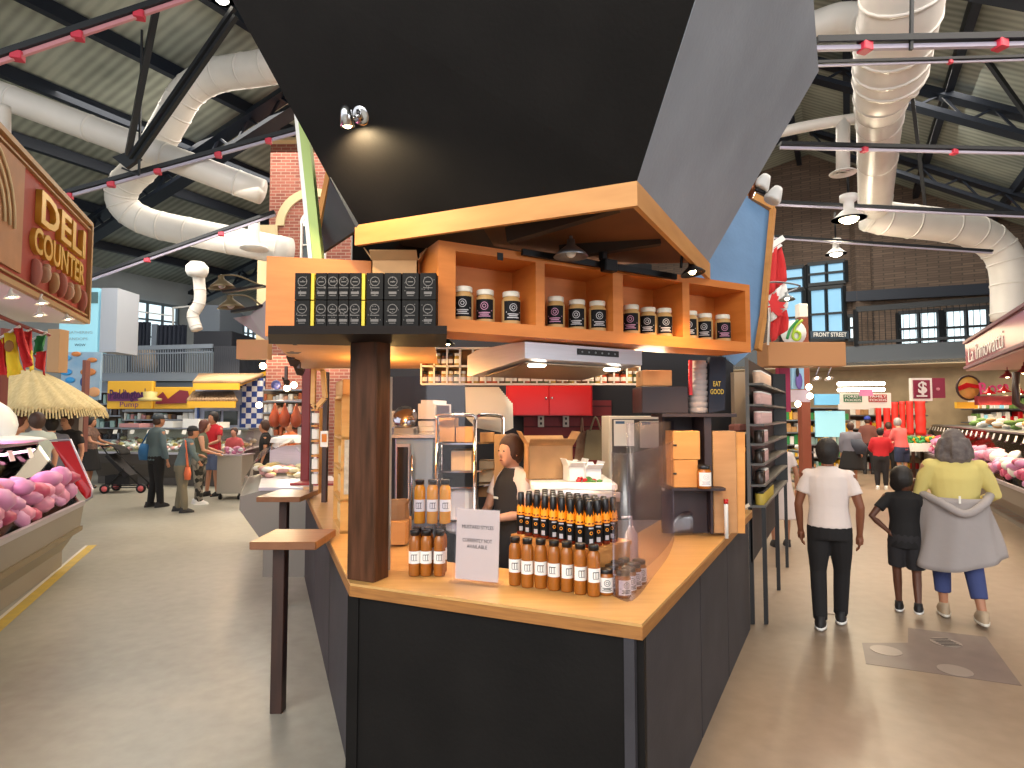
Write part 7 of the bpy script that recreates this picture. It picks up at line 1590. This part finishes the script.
far('dark-haired person in red shirt and grey shorts facing the camera', 212, 496, 1.76, PI - .35, vox=.024, skin='tan', hair='black', top=m_redk, sleeve='short', bottom=mat('blue_grey_short', '5a6480', .85), leg='shorts', shoes=(m_blk, m_blk), arms=(((-.25, .1, 1.12), (-.15, .3, 1.05)), ((.25, .1, 1.12), (.15, .3, 1.05))))
far('woman in patterned brown top and black skirt pushing the stroller', 88, 488, 1.66, -1.35, vox=.026, skin='tan', hair='black', hstyle='bun', top=mat('brown_patterned_top', '7a5a4c', .85, col2='4c3a34', vs=16), sleeve='short', bottom=m_blk, leg='skirt', shoes=(m_dshoe, m_dshoe), build=1.25, arms=(((-.25, .12, 1.12), (-.2, .42, 1.02)), ((.25, .12, 1.12), (.2, .42, 1.02))))
far('child with brown hair standing behind the steel cart', 233, 492, 1.42, PI, vox=.03, skin='fair', hair='brown', top=m_coral, sleeve='short', bottom=m_blk2, shoes=(m_dshoe, m_dshoe))
far('stall worker with dark hair and black top in front of the checker wall', 264, 505, 1.6, PI * .6, vox=.03, skin='tan', hair='brown', top=m_blk, sleeve='short', bottom=m_blk2, shoes=(m_dshoe, m_dshoe))
far('stall worker in pale cap and orange apron behind the curved cheese case', 289, 505, 1.62, PI * .8, vox=.03, skin='tan', hair=mat('pale_cap', 'a8b0bc', .8), hstyle='cap', top=mat('orange_apron', 'd8703c', .8), sleeve='short', bottom=m_blk2, shoes=(m_dshoe, m_dshoe))
for lb, px, zt_, Y, hr, tp, hd in (('person with ginger hair and peach top behind the butcher case', 19, 414, 9.0, 'red', mat('peach_top', 'c08a6c', .85), -1.0), ('man with brown hair and pale grey shirt behind the butcher case', 38, 413, 8.5, 'brown', mat('pale_sage_shirt', 'b0b8b0', .85), 1.2), ('person with dark hair in the shade of the hut behind the case', 52, 417, 9.35, 'black', m_grey, .6), ('person in black and white top facing forward under the thatch', 68, 414, 10.0, 'brown', m_blk2, PI)):
    tp_ = P(px, zt_, Y); person(lb, tp_.x, tp_.y, tp_.z, hd, .028, 'fair', hr, 'short', tp, 'short', m_navyt, 'trousers', (m_dshoe, m_dshoe), build=1.1)
# stroller
sp_ = G(126, 492, 0); stt = thing('stroller', 'black folding stroller with red-rimmed front wheels beside the woman at left', 'stroller', (0, 0, 0))
q = MB()
for s_ in (-.22, .22):
    q.tube([(-.42, s_, 1.02), (-.25, s_, .78), (.42, s_, .12)], .016, 8); q.tube([(-.3, s_, .1), (.05, s_, .55)], .014, 8); q.tube([(-.38, s_, .12), (.42, s_, .12)], .012, 8)
q.tube([(-.42, -.22, 1.02), (-.42, .22, 1.02)], .018, 8); q.build('frame', m_blackm, stt)
q = MB(); q.slab([(-.3, -.2, .85), (-.3, .2, .85), (.12, .2, .38), (.12, -.2, .38)], .1, d=(-.6, 0, -.5)); q.build('seat', m_blk2, stt)
q = MB(); q.grid(lambda u, v: V3((-.38 + .34 * math.cos(u * PI * .6) , -.22 + .44 * v, .82 + .22 * math.sin(u * PI * .6))), 10, 4); q.build('canopy', m_blk, stt, solid=.01)
q = MB(); q.box((-.1, 0, .28), (.5, .36, .2)); q.build('basket', m_blk, stt)
for x_ in (-.32, .42):
    for s_ in (-.24, .24):
        q = MB(); R = Matrix.Rotation(PI / 2, 3, 'X'); q.lathe([(.05, -.018), (.1, -.02), (.1, .02), (.05, .018)], (x_, s_, .101), 18, M=R); w_ = q.build('wheel', m_blackm, stt); q = MB(); q.lathe([(0, -.024), (.06, -.022), (.06, .022), (0, .024)], (x_, s_, .101), 16, M=R); q.build('hub', mat('coral_hub', 'c85a5a', .5), w_)
stt.location = (sp_.x, sp_.y, 0); stt.rotation_euler = (0, 0, .12)
# worker in the booth
def wk(t, s, hc, c):
    q = MB(); q.rings([(0, 0, .5 * s, .2 * s, .15 * s), (0, 0, .9 * s, .195 * s, .148 * s), (0, 0, 1.1 * s, .172 * s, .13 * s), (0, 0, 1.28 * s, .185 * s, .135 * s), (0, 0, 1.37 * s, .14 * s, .115 * s), (0, 0, 1.45 * s, .075 * s, .07 * s)], 18); a = q.build('apron', m_blk2, t); q = MB(); q.box((.05 * s, .132 * s, 1.22 * s), (.05, .01, .015)); q.build('print', m_tape, a)
    q = MB(); q.box((-.03 * s, .36 * s, 1.12 * s), (.075, .14, .01)); q.build('phone', m_ink, t)
wp = V3(((513 - 512) / F * 4.35, 4.35, 0))
person('worker in black apron over white shirt inside the booth, looking down at a phone', wp.x, wp.y, 1.55, PI * .72, .013, 'fair', 'brown', 'short', m_wht, 'short', m_blk2, 'trousers', (m_dshoe, m_dshoe), arms=(((-.22, .08, 1.12), (-.06, .3, 1.08)), ((.22, .08, 1.12), (.02, .3, 1.08))), extra=wk)
# ------------------------------------------------------------------ light and view
w = bpy.data.worlds.new('world'); SC.world = w; w.use_nodes = True
bg = w.node_tree.nodes['Background']; bg.inputs[0].default_value = (.93, .95, 1, 1); bg.inputs[1].default_value = 1.0
# added unseen fill lights behind the camera; overhead ones stand in for high-bay fixtures
area((-3, -7, 6.5), (-1, 6, 1), 12, 5, 850, 'fbf8f2')
area(AB(10, -12, 8.4), AB(10, -12, 0), 14, 5, 900, 'fff6e6')
area(AB(9, 5.5, 6.9), AB(9, 5.5, 0), 14, 3, 550, 'fff0e0')
area(AB(17, -1, 9), AB(17, -1, 0), 8, 6, 700, 'fff6e6')
area(AB(2.5, 13, 2.2), (1.2, 3, 3.2), 7, 3.6, 700, 'f4f6fa')  # unseen fill added to lighten the canopy's grey side panel
area(AB(17.5, 2.5, 3.4), AB(17.5, 2.5, 0), 8, 4, 260, 'ffe2b8')  # fill light added to brighten the space under the gallery
area((-5.5, 15.2, 3.2), (-5.5, 15.2, 0), 5, 1.5, 120, 'ffe8c8')  # fill light added to brighten the left stalls
area((-7, 12.5, 5.6), (-6, 13, 0), 6, 3, 200, 'fff4e4')
SC.view_settings.view_transform = 'Standard'; SC.view_settings.look = 'None'; SC.view_settings.gamma = 1
SC.view_settings.use_curve_mapping = False
SC.view_settings.exposure = 0.6
SC.cycles.use_denoising = True
SC.cycles.max_bounces = 8; SC.cycles.transparent_max_bounces = 16; SC.cycles.sample_clamp_indirect = 6
